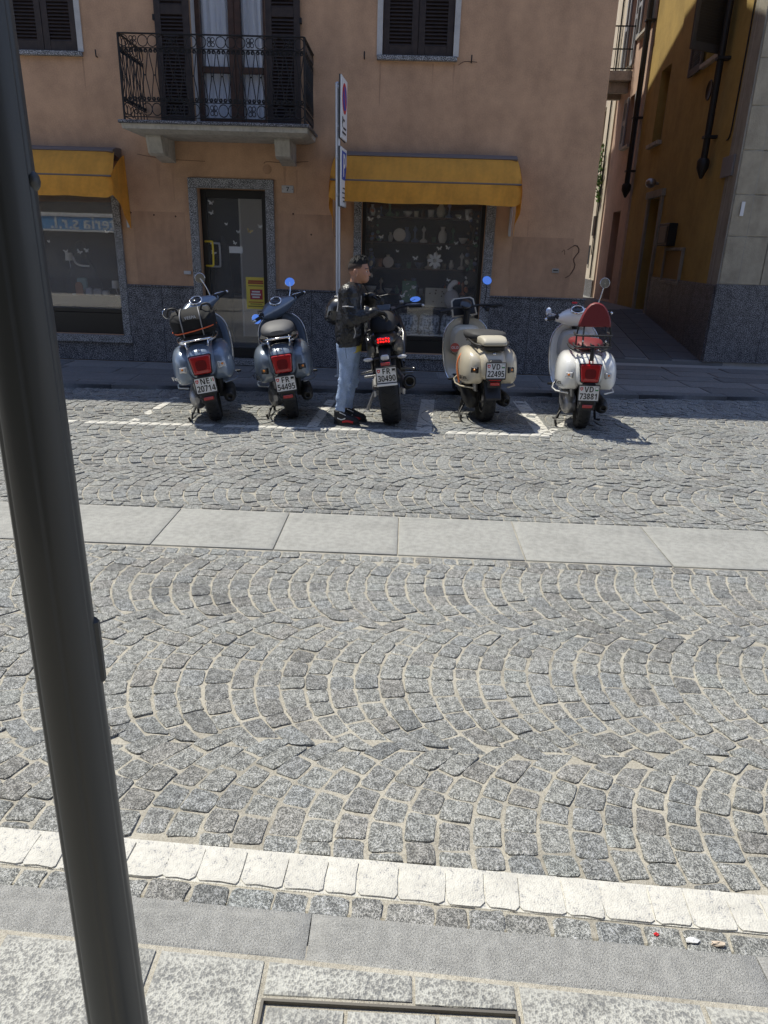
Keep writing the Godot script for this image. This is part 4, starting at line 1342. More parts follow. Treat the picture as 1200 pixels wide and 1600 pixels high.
func awning(called: String, label: String, x0: float, x1: float, lift: float) -> void:
	var a := thing(called, label, "awning", Vector3((x0 + x1) * 0.5, 1.75 + lift, 0.0), 0.0, "yellow awnings over the shop windows")
	var w := (x1 - x0) * 0.5
	var hood := PackedVector2Array([Vector2(0.002, 0.8), Vector2(0.002, 0.935), Vector2(0.16, 0.93), Vector2(0.27, 0.9), Vector2(0.3, 0.875), Vector2(0.27, 0.85), Vector2(0.1, 0.82)])
	part("hood", Sh.new().prism(hood, 2.0 * w - 0.1, Transform3D(Basis(Vector3.BACK, Vector3.UP, Vector3.LEFT), Vector3(-w + 0.05, 0, 0))), M.hood, a)
	# the cloth: from the hood forward and down to the bar, then the straight valance
	var cloth := func(profile: Array, wave: float, n: int) -> Sh:
		var rows := []
		for p in profile:
			var r := PackedVector3Array()
			for k in n + 1:
				var u := k / float(n)
				var e: float = smoothstep(0.0, 0.04, u) * smoothstep(0.0, 0.04, 1.0 - u)
				var q: float = p[2] * wave * (sin(u * 23.0 + p[0] * 5.0) * 0.5 + sin(u * 9.0 + 1.3) + sin(u * 47.0 + p[1] * 9.0) * 0.25)
				r.append(Vector3(lerpf(-w + p[3], w - p[3], u), p[1] + q * 0.35 - (1.0 - e) * p[4], p[0] + q - (1.0 - e) * 0.03))
			rows.append(r)
		return Sh.new().loft(rows, false, true, false)
	part("canvas", cloth.call([[0.285, 0.872, 0.0, 0.045, 0.0], [0.34, 0.83, 0.5, 0.035, 0.0], [0.41, 0.76, 0.9, 0.02, 0.0], [0.48, 0.66, 0.8, 0.008, 0.0], [0.52, 0.59, 0.2, 0.0, 0.0]], 0.013, 60), M.canvas, a)
	part("front_bar", Sh.new().tube([Vector3(-w + 0.01, 0.582, 0.523), Vector3(w - 0.01, 0.582, 0.523)], 0.011, 8), M.hood, a)
	part("valance", cloth.call([[0.528, 0.578, 0.1, 0.0, 0.0], [0.537, 0.5, 0.6, -0.004, 0.0], [0.543, 0.42, 1.0, -0.008, -0.01], [0.546, 0.345, 1.3, -0.01, -0.04]], 0.011, 60), M.canvas, a)
	for s in [-1.0, 1.0]:
		var rows := []
		for k in 7:
			var u := k / 6.0
			var r := PackedVector3Array()
			for j in 9:
				var v := j / 8.0
				var top := Vector3(0, lerpf(0.86, 0.6, pow(u, 1.4)), lerpf(0.04, 0.525, u))
				var low := Vector3(0, lerpf(0.0, 0.37, pow(u, 0.75)), lerpf(0.055, 0.53, u))
				var p := top.lerp(low, v)
				p.x = s * (w - 0.004 + 0.016 * sin(u * 7.0 + v * 3.0) * v + 0.01 * v)
				r.append(p)
			rows.append(r)
		part("side_panel", Sh.new().loft(rows, false, true, false), M.canvas, a)
		part("arm", Sh.new().tube([Vector3(s * (w - 0.05), 0.35, 0.02), Vector3(s * (w - 0.05), 0.58, 0.51)], 0.012, 6), M.galv, a)
		part("wall_rail", bx(s * (w - 0.04) - 0.015, s * (w - 0.04) + 0.015, 0.02, 0.8, 0.002, 0.03, 0.003), M.galv, a)

func build_signs() -> void:
	var at := Vector3(-0.83, 0.065, 0.75)
	var p := thing("sign_post", "slim galvanised pole carrying two parking signs in front of the house", "pole", at)
	part("pole", Sh.new().tube([Vector3(0, 0, 0), Vector3(-0.02, 1.2, 0), Vector3(-0.035, 3.25, 0)], 0.028, 14), M.galv, p)
	part("cap", Sh.new().lathe([Vector2(0.03, 0), Vector2(0.03, 0.012), Vector2(0.012, 0.024)], Vector3(-0.035, 3.246, 0), Basis.IDENTITY, 14), M.galv, p)
	part("base_collar", Sh.new().lathe([Vector2(0.06, 0), Vector2(0.055, 0.012), Vector2(0.034, 0.03)], Vector3.ZERO, Basis.IDENTITY, 14), M.concrete, p)
	# both plates face down the street, so that only a sliver of their faces shows
	var turn := atan2(0.997, 0.075)
	var dirx := Basis(Vector3.UP, turn).x
	for k in 2:
		var h: float = 0.63
		var y: float = [3.085, 2.375][k]
		var c := Vector3(-0.82 - 0.0 * k, y, 0.75) + dirx * 0.14
		var s := thing("road_sign", ["no parking sign with red ringed blue disc, upper one on the slim pole", "white sign with blue parking square, lower of the two on the slim pole"][k], "sign", c + Vector3(0, -h * 0.5, 0), turn, "signs on the slim pole")
		part("plate", Sh.new().box(Vector3(0, h * 0.5, 0), Vector3(0.4, h, 0.018), 0.008), M.white, s)
		part("back_frame", Sh.new().box(Vector3(0, h * 0.5, -0.016), Vector3(0.405, h + 0.005, 0.014), 0.004), plain(lin(0.06, 0.06, 0.065), 0.5, 0.5), s)
		var cl := Sh.new()
		for q in [0.12, h - 0.12]:
			cl.box(Vector3(-0.14, q, -0.035), Vector3(0.08, 0.03, 0.03), 0.004)
		part("clamp", cl, M.galv, s)
		if k == 0:
			part("red_ring", Sh.new().lathe([Vector2(0.0, 0.0), Vector2(0.155, 0.0), Vector2(0.155, 0.002), Vector2(0, 0.002)], Vector3(0, 0.42, 0.0095), Basis(Vector3.RIGHT, PI / 2), 28, true, false), M.red, s)
			part("blue_disc", Sh.new().lathe([Vector2(0.0, 0.0), Vector2(0.12, 0.0), Vector2(0.12, 0.002), Vector2(0, 0.002)], Vector3(0, 0.42, 0.0115), Basis(Vector3.RIGHT, PI / 2), 28, true, false), M.blue, s)
			part("red_slash", Sh.new().box(Vector3(0, 0.42, 0.0145), Vector3(0.035, 0.25, 0.002), 0.0, Basis(Vector3.BACK, PI / 4)), M.red, s)
			put("lettering", text_mesh("P", 0.11, true), M.ink, s, Transform3D(Basis.IDENTITY, Vector3(-0.12, 0.17, 0.011)))
			for r in [[-0.03, 0.2, 0.1], [0.02, 0.12, 0.2], [-0.02, 0.07, 0.26]]:
				part("print", Sh.new().box(Vector3(r[0], r[1], 0.0105), Vector3(r[2], 0.022, 0.001)), M.ink, s)
		else:
			part("blue_square", Sh.new().box(Vector3(0, 0.44, 0.0105), Vector3(0.3, 0.3, 0.002)), M.blue, s)
			put("lettering", text_mesh("P", 0.24, true), M.white, s, Transform3D(Basis.IDENTITY, Vector3(0, 0.44, 0.0125)))
			for r in [[0.2, 0.16], [0.15, 0.24], [0.1, 0.2], [0.06, 0.12]]:
				part("print", Sh.new().box(Vector3(0, r[0], 0.0105), Vector3(r[1], 0.014, 0.001)), M.ink, s)
	var n := thing("house_number", "small white enamel number seven plate beside the shop door", "number plate", Vector3(-1.565, 2.235, 0.001))
	part("plate", Sh.new().box(Vector3(0, 0.043, 0.006), Vector3(0.15, 0.086, 0.01), 0.004), M.white_plaster, n)
	put("numeral", text_mesh("7", 0.05, true), M.ink, n, Transform3D(Basis.IDENTITY, Vector3(0, 0.043, 0.0115)))
	part("nail", Sh.new().ball(Vector3(-0.062, 0.043, 0.011), Vector3(0.005, 0.005, 0.003), Basis.IDENTITY, 6, 4), M.ink, n)
	part("nail", Sh.new().ball(Vector3(0.062, 0.043, 0.011), Vector3(0.005, 0.005, 0.003), Basis.IDENTITY, 6, 4), M.ink, n)

func build_near_post() -> void:
	# a tapering fluted post, an arm's length in front of the lens
	var o := thing("lamp_post", "tall dark grey fluted metal post close to the camera at left", "post", Vector3(-0.4365, 0.05, 9.0), 0.0, "", -0.004)
	var rings := []
	for h in [0.0, 0.3, 0.8, 1.3, 1.8, 2.6, 4.0]:
		var r := PackedVector3Array()
		for k in 96:
			var a := TAU * k / 96.0
			var m := fposmod(a + 0.42, TAU / 6.0) / (TAU / 6.0)
			var groove := 0.0025 * exp(-pow((m - 0.5) / 0.035, 2.0)) - 0.0015 * exp(-pow((m - 0.62) / 0.03, 2.0))
			var rad: float = 0.0482 - h * 0.0076 - groove
			r.append(Vector3(cos(a) * rad, h, sin(a) * rad))
		rings.append(r)
	part("shaft", Sh.new().loft(rings), M.post, o)
	part("base_flange", Sh.new().lathe([Vector2(0.1, 0), Vector2(0.1, 0.02), Vector2(0.07, 0.035), Vector2(0.06, 0.1)], Vector3.ZERO, Basis.IDENTITY, 24), M.post, o)
	part("hatch", Sh.new().box(Vector3(0.0335, 1.055, -0.012), Vector3(0.02, 0.105, 0.022), 0.008), M.post, o)
	part("screw", Sh.new().ball(Vector3(0.0345, 1.625, -0.005), Vector3(0.006, 0.01, 0.01), Basis.IDENTITY, 8, 6), M.post, o)

# ---------------------------------------------------------------- two-wheelers
func wheel(parent: Node, at: Vector3, r: float, w: float, rim_m: Material, spokes := 5) -> void:
	var ax := Basis(Vector3.BACK, -PI / 2)
	var s := w * 0.5
	var tyre := Sh.new().lathe([Vector2(r - 0.1, -s * 0.55), Vector2(r - 0.055, -s * 0.92), Vector2(r - 0.025, -s), Vector2(r - 0.008, -s * 0.72), Vector2(r, -s * 0.3), Vector2(r, s * 0.3), Vector2(r - 0.008, s * 0.72), Vector2(r - 0.025, s), Vector2(r - 0.055, s * 0.92), Vector2(r - 0.1, s * 0.55)], at, ax, 40, false)
	part("tyre", tyre, M.rubber, parent)
	var gr := Sh.new()
	for k in 26:
		for e in [-1.0, 1.0]:
			var a := TAU * (k + (0.5 if e > 0 else 0.0)) / 26.0
			var b := Basis(Vector3.RIGHT, a) * Basis(Vector3.UP, 0.6 * e)
			gr.box(at + Basis(Vector3.RIGHT, a) * Vector3(e * s * 0.42, r - 0.001, 0), Vector3(s * 0.75, 0.006, 0.006), 0.0, b)
	tag(part("tread", gr, M.black, parent), "", "", "", "stuff")
	var rs := Sh.new()
	rs.lathe([Vector2(r - 0.105, -s * 0.6), Vector2(r - 0.085, -s * 0.62), Vector2(r - 0.09, 0.0), Vector2(r - 0.085, s * 0.62), Vector2(r - 0.105, s * 0.6)], at, ax, 32, false)
	rs.lathe([Vector2(0.0, -s * 0.75), Vector2(0.045, -s * 0.75), Vector2(0.05, -s * 0.4), Vector2(0.05, s * 0.4), Vector2(0.045, s * 0.75), Vector2(0.0, s * 0.75)], at, ax, 18, false)
	for k in spokes:
		var q := Basis(Vector3.RIGHT, TAU * k / spokes)
		rs.box(at + q * Vector3(0, (r - 0.06) * 0.5, 0), Vector3(s * 0.5, r - 0.1, 0.035), 0.006, q)
	part("rim", rs, rim_m, parent)

func plate(parent: Node, at: Vector3, tilt: float, canton: String, digits: String) -> void:
	var b := Basis(Vector3.RIGHT, tilt)
	var p := part("licence_plate", Sh.new().box(Vector3.ZERO, Vector3(0.18, 0.14, 0.005), 0.002), plain(lin(0.74, 0.75, 0.77), 0.45), parent, at, b)
	var f := Sh.new()
	for q in [[0, 0.074, 0.19, 0.009], [0, -0.076, 0.19, 0.014], [-0.0935, 0, 0.008, 0.14], [0.0935, 0, 0.008, 0.14]]:
		f.box(Vector3(q[0], q[1], -0.001), Vector3(q[2], q[3], 0.012), 0.002)
	part("plate_holder", f, M.black_plastic, p)
	var z := 0.0033
	var up := put("canton_letters", text_mesh(canton, 0.052, true), M.ink, p, Transform3D(Basis.IDENTITY.scaled(Vector3(0.92, 1, 1)), Vector3(0, 0.036, z)))
	put("number", text_mesh(digits, 0.054, true), M.ink, p, Transform3D(Basis.IDENTITY.scaled(Vector3(0.8, 1.03, 1)), Vector3(0, -0.03, z)))
	var sh := PackedVector2Array([Vector2(-0.013, 0.016), Vector2(0.013, 0.016), Vector2(0.013, -0.004), Vector2(0, -0.017), Vector2(-0.013, -0.004)])
	part("swiss_shield", Sh.new().prism(sh, 0.001, Transform3D(Basis.IDENTITY, Vector3(-0.068, 0.04, z + 0.001))), M.red, p)
	part("cross", Sh.new().box(Vector3(-0.068, 0.042, z + 0.0016), Vector3(0.015, 0.005, 0.0008)).box(Vector3(-0.068, 0.042, z + 0.0018), Vector3(0.005, 0.015, 0.0008)), M.white, p)
	var cols: Array = {"NE": [M.green, M.white, M.red], "FR": [M.ink, M.ink, M.white], "VD": [M.white, M.white, M.green]}[canton]
	for k in 3:
		if canton == "NE":
			part("canton_shield", Sh.new().box(Vector3(0.06 + k * 0.008, 0.042, z + 0.0006), Vector3(0.008, 0.028, 0.001)), cols[k], p)
		else:
			part("canton_shield", Sh.new().box(Vector3(0.068, 0.051 - k * 0.01, z + 0.0006), Vector3(0.026, 0.01, 0.001)), cols[k], p)
	if canton != "NE":
		part("shield_edge", Sh.new().box(Vector3(0.068, 0.041, z + 0.0001), Vector3(0.03, 0.034, 0.001)), M.ink, p)

func mirror(parent: Node, foot: Vector3, head: Vector3, yaw: float, tilt: float, m: Material, r := 0.055, flat := 1.0, glass: Material = null) -> void:
	var k := part("mirror", Sh.new().tube(arc([foot, foot.lerp(head, 0.5) + Vector3(0.01 * signf(head.x), 0.0, 0.0), head], 10), 0.006, 8), m, parent)
	var b := Basis(Vector3.UP, yaw) * Basis(Vector3.RIGHT, -tilt) * Basis(Vector3.RIGHT, PI / 2)
	b = b * Basis.IDENTITY.scaled(Vector3(1.0, 1.0, flat))
	part("mirror_shell", Sh.new().lathe([Vector2(0.0, -0.022), Vector2(r * 0.6, -0.018), Vector2(r * 0.95, -0.004), Vector2(r, 0.004), Vector2(r * 0.93, 0.006)], head, b, 22, false), m, k)
	part("mirror_glass", Sh.new().lathe([Vector2(0.0, 0.0046), Vector2(r * 0.94, 0.0046), Vector2(r * 0.94, 0.003), Vector2(0.0, 0.003)], head, b, 22, false, false), glass if glass else M.mirror, k)

func scooter(o: Node3D, c: Dictionary) -> void:
	# local axes: the rear axle stands over the origin, the front points to -z
	var body: Material = c.body
	var dark: Material = c.get("dark", M.black_plastic)
	var R := 0.238
	var wr := Node3D.new()
	wr.name = "rear_wheel"
	o.add_child(wr)
	wheel(wr, Vector3(0.0, R, 0.0), R, 0.125, M.dull_alu)
	var wf := Node3D.new()
	wf.name = "front_wheel"
	o.add_child(wf)
	wheel(wf, Vector3(0.0, R - 0.002, -1.36), R - 0.004, 0.115, M.dull_alu)
	# the pressed body: tail, and the two bulging cowls
	var tail := []
	for q in [[-0.66, 0.07, 0.3, 0.6], [-0.56, 0.12, 0.32, 0.7], [-0.4, 0.15, 0.34, 0.745], [-0.15, 0.155, 0.38, 0.765], [0.06, 0.15, 0.41, 0.765], [0.19, 0.135, 0.44, 0.745], [0.265, 0.118, 0.46, 0.71], [0.305, 0.095, 0.49, 0.67], [0.318, 0.06, 0.52, 0.63], [0.32, 0.0, 0.575, 0.575]]:
		tail.append(oval(q[1], q[2], q[3], q[0], 3.0, 28))
	part("tail", Sh.new().loft(tail), body, o)
	for s in [-1.0, 1.0]:
		var rings := []
		for q in [[-0.62, 0.0, 0.5, 0.5, 0.1], [-0.6, 0.03, 0.43, 0.58, 0.11], [-0.5, 0.075, 0.38, 0.655, 0.13], [-0.34, 0.105, 0.368, 0.71, 0.15], [-0.16, 0.122, 0.366, 0.735, 0.162], [0.0, 0.127, 0.372, 0.738, 0.166], [0.11, 0.12, 0.384, 0.725, 0.164], [0.19, 0.1, 0.402, 0.695, 0.158], [0.235, 0.073, 0.43, 0.655, 0.15], [0.255, 0.04, 0.47, 0.61, 0.145], [0.262, 0.0, 0.54, 0.54, 0.143]]:
			var r := oval(q[1], q[2], q[3], q[0], 2.7, 28, 0.0, 0.82)
			for k in r.size():
				# flat underside, outward belly
				r[k].y = maxf(r[k].y, q[2] + 0.012)
				r[k].x = s * (q[4] + r[k].x)
			rings.append(r)
		var cw := part("side_cowl", Sh.new().loft(rings), body, o)
		part("cowl_trim", Sh.new().tube([Vector3(s * 0.17, 0.375, 0.2), Vector3(s * 0.27, 0.372, 0.07), Vector3(s * 0.29, 0.37, -0.1), Vector3(s * 0.26, 0.37, -0.35), Vector3(s * 0.18, 0.385, -0.52)], 0.008, 6), c.get("trim", body), cw)
		# indicator
		var ind := Sh.new().box(Vector3.ZERO, Vector3(0.066, 0.05, 0.02), 0.008)
		var ib := Basis(Vector3.UP, s * 0.42) * Basis(Vector3.RIGHT, -0.12)
		var im := part("indicator", ind, c.get("indicator", M.clear_lens), o, Vector3(s * 0.178, c.get("ind_y", 0.555), 0.252), ib)
		part("indicator_rim", Sh.new().box(Vector3(0, 0, -0.006), Vector3(0.078, 0.062, 0.016), 0.007), c.get("ind_rim", M.chrome), im)
		part("indicator_bulb", Sh.new().ball(Vector3(0, 0, 0.008), Vector3(0.015, 0.012, 0.006), Basis.IDENTITY, 8, 6), M.orange_lens, im)
		# passenger grip line along the top of each cowl
		part("grab_rail", Sh.new().tube(arc([Vector3(s * 0.15, 0.77, -0.3), Vector3(s * 0.175, 0.8, -0.1), Vector3(s * 0.17, 0.785, 0.12), Vector3(s * 0.1, 0.77, 0.22)], 12), 0.011, 8), c.get("rail", M.chrome), o)
	part("tail_seam", Sh.new().tube(arc([Vector3(-0.1, 0.735, 0.245), Vector3(-0.04, 0.757, 0.235), Vector3(0.04, 0.757, 0.235), Vector3(0.1, 0.735, 0.245)], 12), 0.004, 5), M.black, o)
	part("seat_lock", Sh.new().ball(Vector3(0, 0.705, 0.272), Vector3(0.014, 0.014, 0.008), Basis.IDENTITY, 10, 6), M.chrome, o)
	for s in [-1.0, 1.0]:
		part("foot_peg", Sh.new().tube([Vector3(s * 0.24, 0.36, -0.42), Vector3(s * 0.31, 0.36, -0.38)], 0.012, 7), M.black_plastic, o)
	# engine, swing case and exhaust under the tail
	var en := Sh.new()
	en.loft([oval(0.05, 0.2, 0.34, -0.42, 2.4, 18, -0.12), oval(0.075, 0.14, 0.36, -0.25, 2.4, 18, -0.125), oval(0.075, 0.13, 0.34, -0.02, 2.4, 18, -0.13), oval(0.06, 0.15, 0.31, 0.06, 2.4, 18, -0.13), oval(0.02, 0.2, 0.26, 0.085, 2.4, 18, -0.13)])
	part("transmission_case", en, c.get("case", M.dull_alu), o)
	part("engine_block", Sh.new().box(Vector3(0.0, 0.32, -0.3), Vector3(0.24, 0.2, 0.3), 0.03), M.black_plastic, o)
	part("inner_mudguard", Sh.new().loft([oval(0.085, 0.47, 0.5, -0.2, 3, 16), oval(0.085, 0.47, 0.5, 0.1, 3, 16), oval(0.08, 0.4, 0.44, 0.26, 3, 16), oval(0.075, 0.28, 0.3, 0.345, 3, 16)]), M.black_plastic, o)
	var ex := Sh.new()
	ex.loft([oval(0.03, 0.2, 0.26, -0.5, 2, 16, 0.13), oval(0.06, 0.15, 0.3, -0.3, 2.2, 16, 0.17), oval(0.062, 0.155, 0.3, 0.0, 2.2, 16, 0.175), oval(0.055, 0.165, 0.295, 0.1, 2.2, 16, 0.175), oval(0.03, 0.19, 0.265, 0.125, 2.2, 16, 0.175)])
	var exm := part("exhaust", ex, c.get("pipe", M.black_plastic), o)
	part("exhaust_tip", Sh.new().lathe([Vector2(0.022, 0.0), Vector2(0.03, 0.0), Vector2(0.032, 0.05), Vector2(0.024, 0.05), Vector2(0.02, 0.01)], Vector3(0.18, 0.23, 0.11), Basis(Vector3.RIGHT, PI / 2), 16, false), M.black_gloss, exm)
	for s in [-1.0, 1.0]:
		part("shock_absorber", Sh.new().tube([Vector3(s * 0.105, 0.22, 0.02), Vector3(s * 0.12, 0.46, 0.03)], 0.026, 10), M.black_plastic if s > 0 else M.dull_alu, o)
	part("stand_lever", Sh.new().tube(arc([Vector3(-0.15, 0.16, -0.22), Vector3(-0.23, 0.06, -0.12), Vector3(-0.24, 0.03, 0.02), Vector3(-0.25, 0.09, 0.07)], 12), 0.011, 7), M.black_plastic, o)
	part("stand_leg", Sh.new().tube([Vector3(-0.16, 0.2, -0.3), Vector3(-0.19, 0.015, -0.34), Vector3(-0.24, 0.01, -0.34)], 0.014, 7), M.black_plastic, o)
	if c.get("centre_stand", false):
		part("stand_leg", Sh.new().tube([Vector3(0.16, 0.2, -0.3), Vector3(0.19, 0.015, -0.34), Vector3(0.24, 0.01, -0.34)], 0.014, 7), M.black_plastic, o)
	# tail lamp
	var lw := PackedVector2Array([Vector2(-0.094, 0.078), Vector2(-0.08, 0.085), Vector2(0.08, 0.085), Vector2(0.094, 0.078), Vector2(0.076, -0.068), Vector2(0.066, -0.076), Vector2(-0.066, -0.076), Vector2(-0.076, -0.068)])
	var tb := Transform3D(Basis(Vector3.RIGHT, -0.12), Vector3(0, 0.578, 0.315))
	if c.get("lamp", "square") == "square":
		var grow := lw.duplicate()
		for k in grow.size():
			grow[k] *= 1.1
		var tl := part("tail_light", Sh.new().prism(grow, 0.05, Transform3D(Basis.IDENTITY, Vector3(0, 0, 0.022))), c.get("lamp_rim", M.black_gloss), o, tb.origin, tb.basis)
		var rr := []
		for q in [[0.0, 1.0], [0.012, 1.0], [0.02, 0.9], [0.024, 0.6], [0.025, 0.0]]:
			var r := PackedVector3Array()
			for v in lw:
				r.append(Vector3(v.x * q[1], v.y * q[1], 0.022 + q[0]))
			rr.append(r)
		part("red_lens", Sh.new().loft(rr, false, false), M.red_lens, tl)
		var rs := PackedVector2Array()
		for k in 16:
			rs.append(Vector2(signf(cos(TAU * k / 16)) * pow(absf(cos(TAU * k / 16)), 0.6) * 0.05, signf(sin(TAU * k / 16)) * pow(absf(sin(TAU * k / 16)), 0.6) * 0.045))
		part("lens_core", Sh.new().prism(rs, 0.006, Transform3D(Basis.IDENTITY, Vector3(0, 0, 0.0495))), M.red_deep, tl)
	else:
		var tl := part("tail_light", Sh.new().box(Vector3(0, 0.482, 0.345), Vector3(0.12, 0.026, 0.05), 0.008), M.red_lens, o)
		part("lamp_rim", Sh.new().box(Vector3(0, 0.482, 0.325), Vector3(0.15, 0.05, 0.05), 0.01), M.black_plastic, tl)
	var py: float = c.get("plate_y", 0.408)
	part("plate_bracket", Sh.new().box(Vector3(0, py + 0.01, 0.335), Vector3(0.12, 0.17, 0.05), 0.012), M.black_plastic, o)
	plate(o, Vector3(0, py, c.get("plate_z", 0.372)), c.get("plate_tilt", 0.1), c.canton, c.digits)
	part("reflector", Sh.new().box(Vector3(0, py - 0.125, 0.362), Vector3(0.09, 0.03, 0.012), 0.004), M.red_lens, o)
	part("mud_flap", Sh.new().box(Vector3(0, py - 0.1, 0.345), Vector3(0.13, 0.13, 0.012), 0.004), M.black_plastic, o)
	# saddle
	var sm: Material = c.get("seat", M.seat)
	var hump: float = c.get("hump", 0.0)
	var seat := []
	for q in [[-0.74, 0.055, 0.72, 0.765], [-0.7, 0.1, 0.73, 0.795], [-0.55, 0.135, 0.745, 0.825], [-0.35, 0.15, 0.755, 0.83], [-0.22, 0.155, 0.76, 0.85 + hump], [-0.05, 0.155, 0.765, 0.868 + hump], [0.08, 0.14, 0.768, 0.86 + hump], [0.15, 0.11, 0.775, 0.84 + hump * 0.6], [0.185, 0.05, 0.79, 0.815]]:
		seat.append(oval(q[1], q[2], q[3], q[0], 2.8, 24, 0.0, 0.86))
	part("saddle", Sh.new().loft(seat), sm, o)
	# floor, tunnel and leg shield
	part("floorboard", Sh.new().box(Vector3(0, 0.275, -0.82), Vector3(0.36, 0.05, 0.46), 0.018), body, o)
	part("floor_rubber", Sh.new().box(Vector3(0, 0.304, -0.82), Vector3(0.3, 0.012, 0.4), 0.005), M.rubber, o)
	var shield := []
	for q in [[0.25, 0.19, -0.98], [0.33, 0.225, -1.045], [0.45, 0.25, -1.07], [0.6, 0.258, -1.085], [0.74, 0.245, -1.1], [0.83, 0.205, -1.115], [0.89, 0.14, -1.125], [0.91, 0.085, -1.13]]:
		var r := PackedVector3Array()
		for k in 24:
			var a := TAU * k / 24.0
			var u := cos(a)
			var front := sin(a)
			# a plate that wraps backwards at its edges
			r.append(Vector3(u * q[1], q[0], q[2] - 0.06 * (1.0 - u * u) - 0.02 * front * (1.0 - pow(u, 6.0)) + (0.012 if front < 0.0 else 0.0)))
		shield.append(r)
	var ls := part("leg_shield", Sh.new().loft(shield), body, o)
	for s in [-1.0, 1.0]:
		var edge := []
		for q in [[0.25, 0.19, -0.98], [0.33, 0.225, -1.045], [0.45, 0.25, -1.07], [0.6, 0.258, -1.085], [0.74, 0.245, -1.1], [0.83, 0.205, -1.115], [0.89, 0.14, -1.125]]:
			edge.append(Vector3(s * (q[1] + 0.004), q[0], q[2] + 0.004))
		part("shield_edging", Sh.new().tube(arc(edge, 20), 0.009, 6), c.get("edge", M.chrome), ls)
	part("glove_box", Sh.new().loft([oval(0.2, 0.5, 0.84, -1.12, 3.2, 20, 0.0, 0.85), oval(0.19, 0.51, 0.83, -1.02, 3.2, 20, 0.0, 0.85), oval(0.16, 0.54, 0.8, -0.995, 3.2, 20, 0.0, 0.85)]), c.get("glove", body), ls)
	part("horn_cover", Sh.new().loft([oval(0.03, 0.5, 0.95, -1.2, 2.4, 16), oval(0.05, 0.5, 0.95, -1.16, 2.4, 16)]), body, ls)
	# front mudguard
	var mg := []
	for k in 11:
		var a := lerpf(-0.55, PI + 0.15, k / 10.0)
		var ce := Vector3(0, R + cos(a - PI / 2) * 0.0, -1.36)
		var rad := Vector3(0, sin(a), cos(a))
		var w := 0.095 * sqrt(maxf(0.05, 1.0 - pow((k - 5.2) / 5.8, 4.0)))
		var r := PackedVector3Array()
		for j in 14:
			var t := TAU * j / 14.0
			r.append(ce + rad * (0.255 + 0.045 * sin(t)) + Vector3(cos(t) * w, 0, 0))
		mg.append(r)
	part("front_mudguard", Sh.new().loft(mg), body, o)
	part("steering_column", Sh.new().tube([Vector3(0, 0.3, -1.3), Vector3(0, 0.6, -1.2), Vector3(0, 1.0, -1.1)], 0.035, 10), M.black_plastic, o)
	# everything that turns with the bars
	var bars := Basis(Vector3(0, 0.89, 0.455).normalized(), c.get("steer", 0.0))
	var P := Vector3(0, 0.925, -1.1)
	var H := func(v: Vector3) -> Vector3: return P + bars * v
	if c.get("headset", true):
		var hs := Sh.new()
		var hr := []
		for q in [[-0.245, 0.028, 0.026, 0.05], [-0.2, 0.04, 0.038, 0.04], [-0.15, 0.062, 0.06, 0.018], [-0.09, 0.092, 0.08, -0.012], [0.0, 0.115, 0.092, -0.025], [0.09, 0.092, 0.08, -0.012], [0.15, 0.062, 0.06, 0.018], [0.2, 0.04, 0.038, 0.04], [0.245, 0.028, 0.026, 0.05]]:
			var r := PackedVector3Array()
			for k in 20:
				var a := TAU * k / 20.0
				r.append(H.call(Vector3(q[0], 0.055 + sin(a) * q[2] * (1.0 if sin(a) > 0 else 1.25), q[3] + cos(a) * q[1])))
			hr.append(r)
		hs.loft(hr)
		var hm := part("headset", hs, body, o)
		var ib := bars * Basis(Vector3.RIGHT, 0.75)
		part("instrument_rim", Sh.new().lathe([Vector2(0.072, 0.0), Vector2(0.07, 0.012), Vector2(0.058, 0.014), Vector2(0.056, 0.006)], H.call(Vector3(0, 0.122, 0.05)), ib * Basis.IDENTITY.scaled(Vector3(1.05, 1, 0.8)), 24, false), M.chrome, hm)
		part("instrument", Sh.new().lathe([Vector2(0.0, 0.009), Vector2(0.06, 0.009), Vector2(0.062, 0.0)], H.call(Vector3(0, 0.122, 0.05)), ib * Basis.IDENTITY.scaled(Vector3(1.05, 1, 0.8)), 24), M.black_gloss, hm)
	else:
		var nb := Sh.new()
		nb.tube(arc([H.call(Vector3(-0.3, 0.1, 0.1)), H.call(Vector3(-0.15, 0.11, 0.02)), H.call(Vector3(0, 0.1, 0.0)), H.call(Vector3(0.15, 0.11, 0.02)), H.call(Vector3(0.3, 0.1, 0.1))], 20), 0.013, 10)
		part("handlebar", nb, M.black_plastic, o)
		var cw := PackedVector2Array([Vector2(-0.15, -0.06), Vector2(-0.135, 0.12), Vector2(-0.1, 0.145), Vector2(0.1, 0.145), Vector2(0.135, 0.12), Vector2(0.15, -0.06)])
		var fs := part("fly_screen", Sh.new().prism(cw, 0.022, Transform3D(bars * Basis(Vector3.RIGHT, -0.35), H.call(Vector3(0, 0.06, -0.08)))), body, o)
		part("screen_inside", Sh.new().prism(Transform2D(0.0, Vector2(0.88, 0.88), 0.0, Vector2(0, 0.005)) * cw, 0.004, Transform3D(bars * Basis(Vector3.RIGHT, -0.35), H.call(Vector3(0, 0.06, -0.08)) + bars * Vector3(0, 0.001, 0.004))), M.black_plastic, fs)
		part("instrument", Sh.new().lathe([Vector2(0.0, 0.02), Vector2(0.055, 0.02), Vector2(0.066, 0.012), Vector2(0.066, -0.03)], H.call(Vector3(0, 0.13, -0.02)), bars * Basis(Vector3.RIGHT, 0.8), 22), M.black_gloss, o)
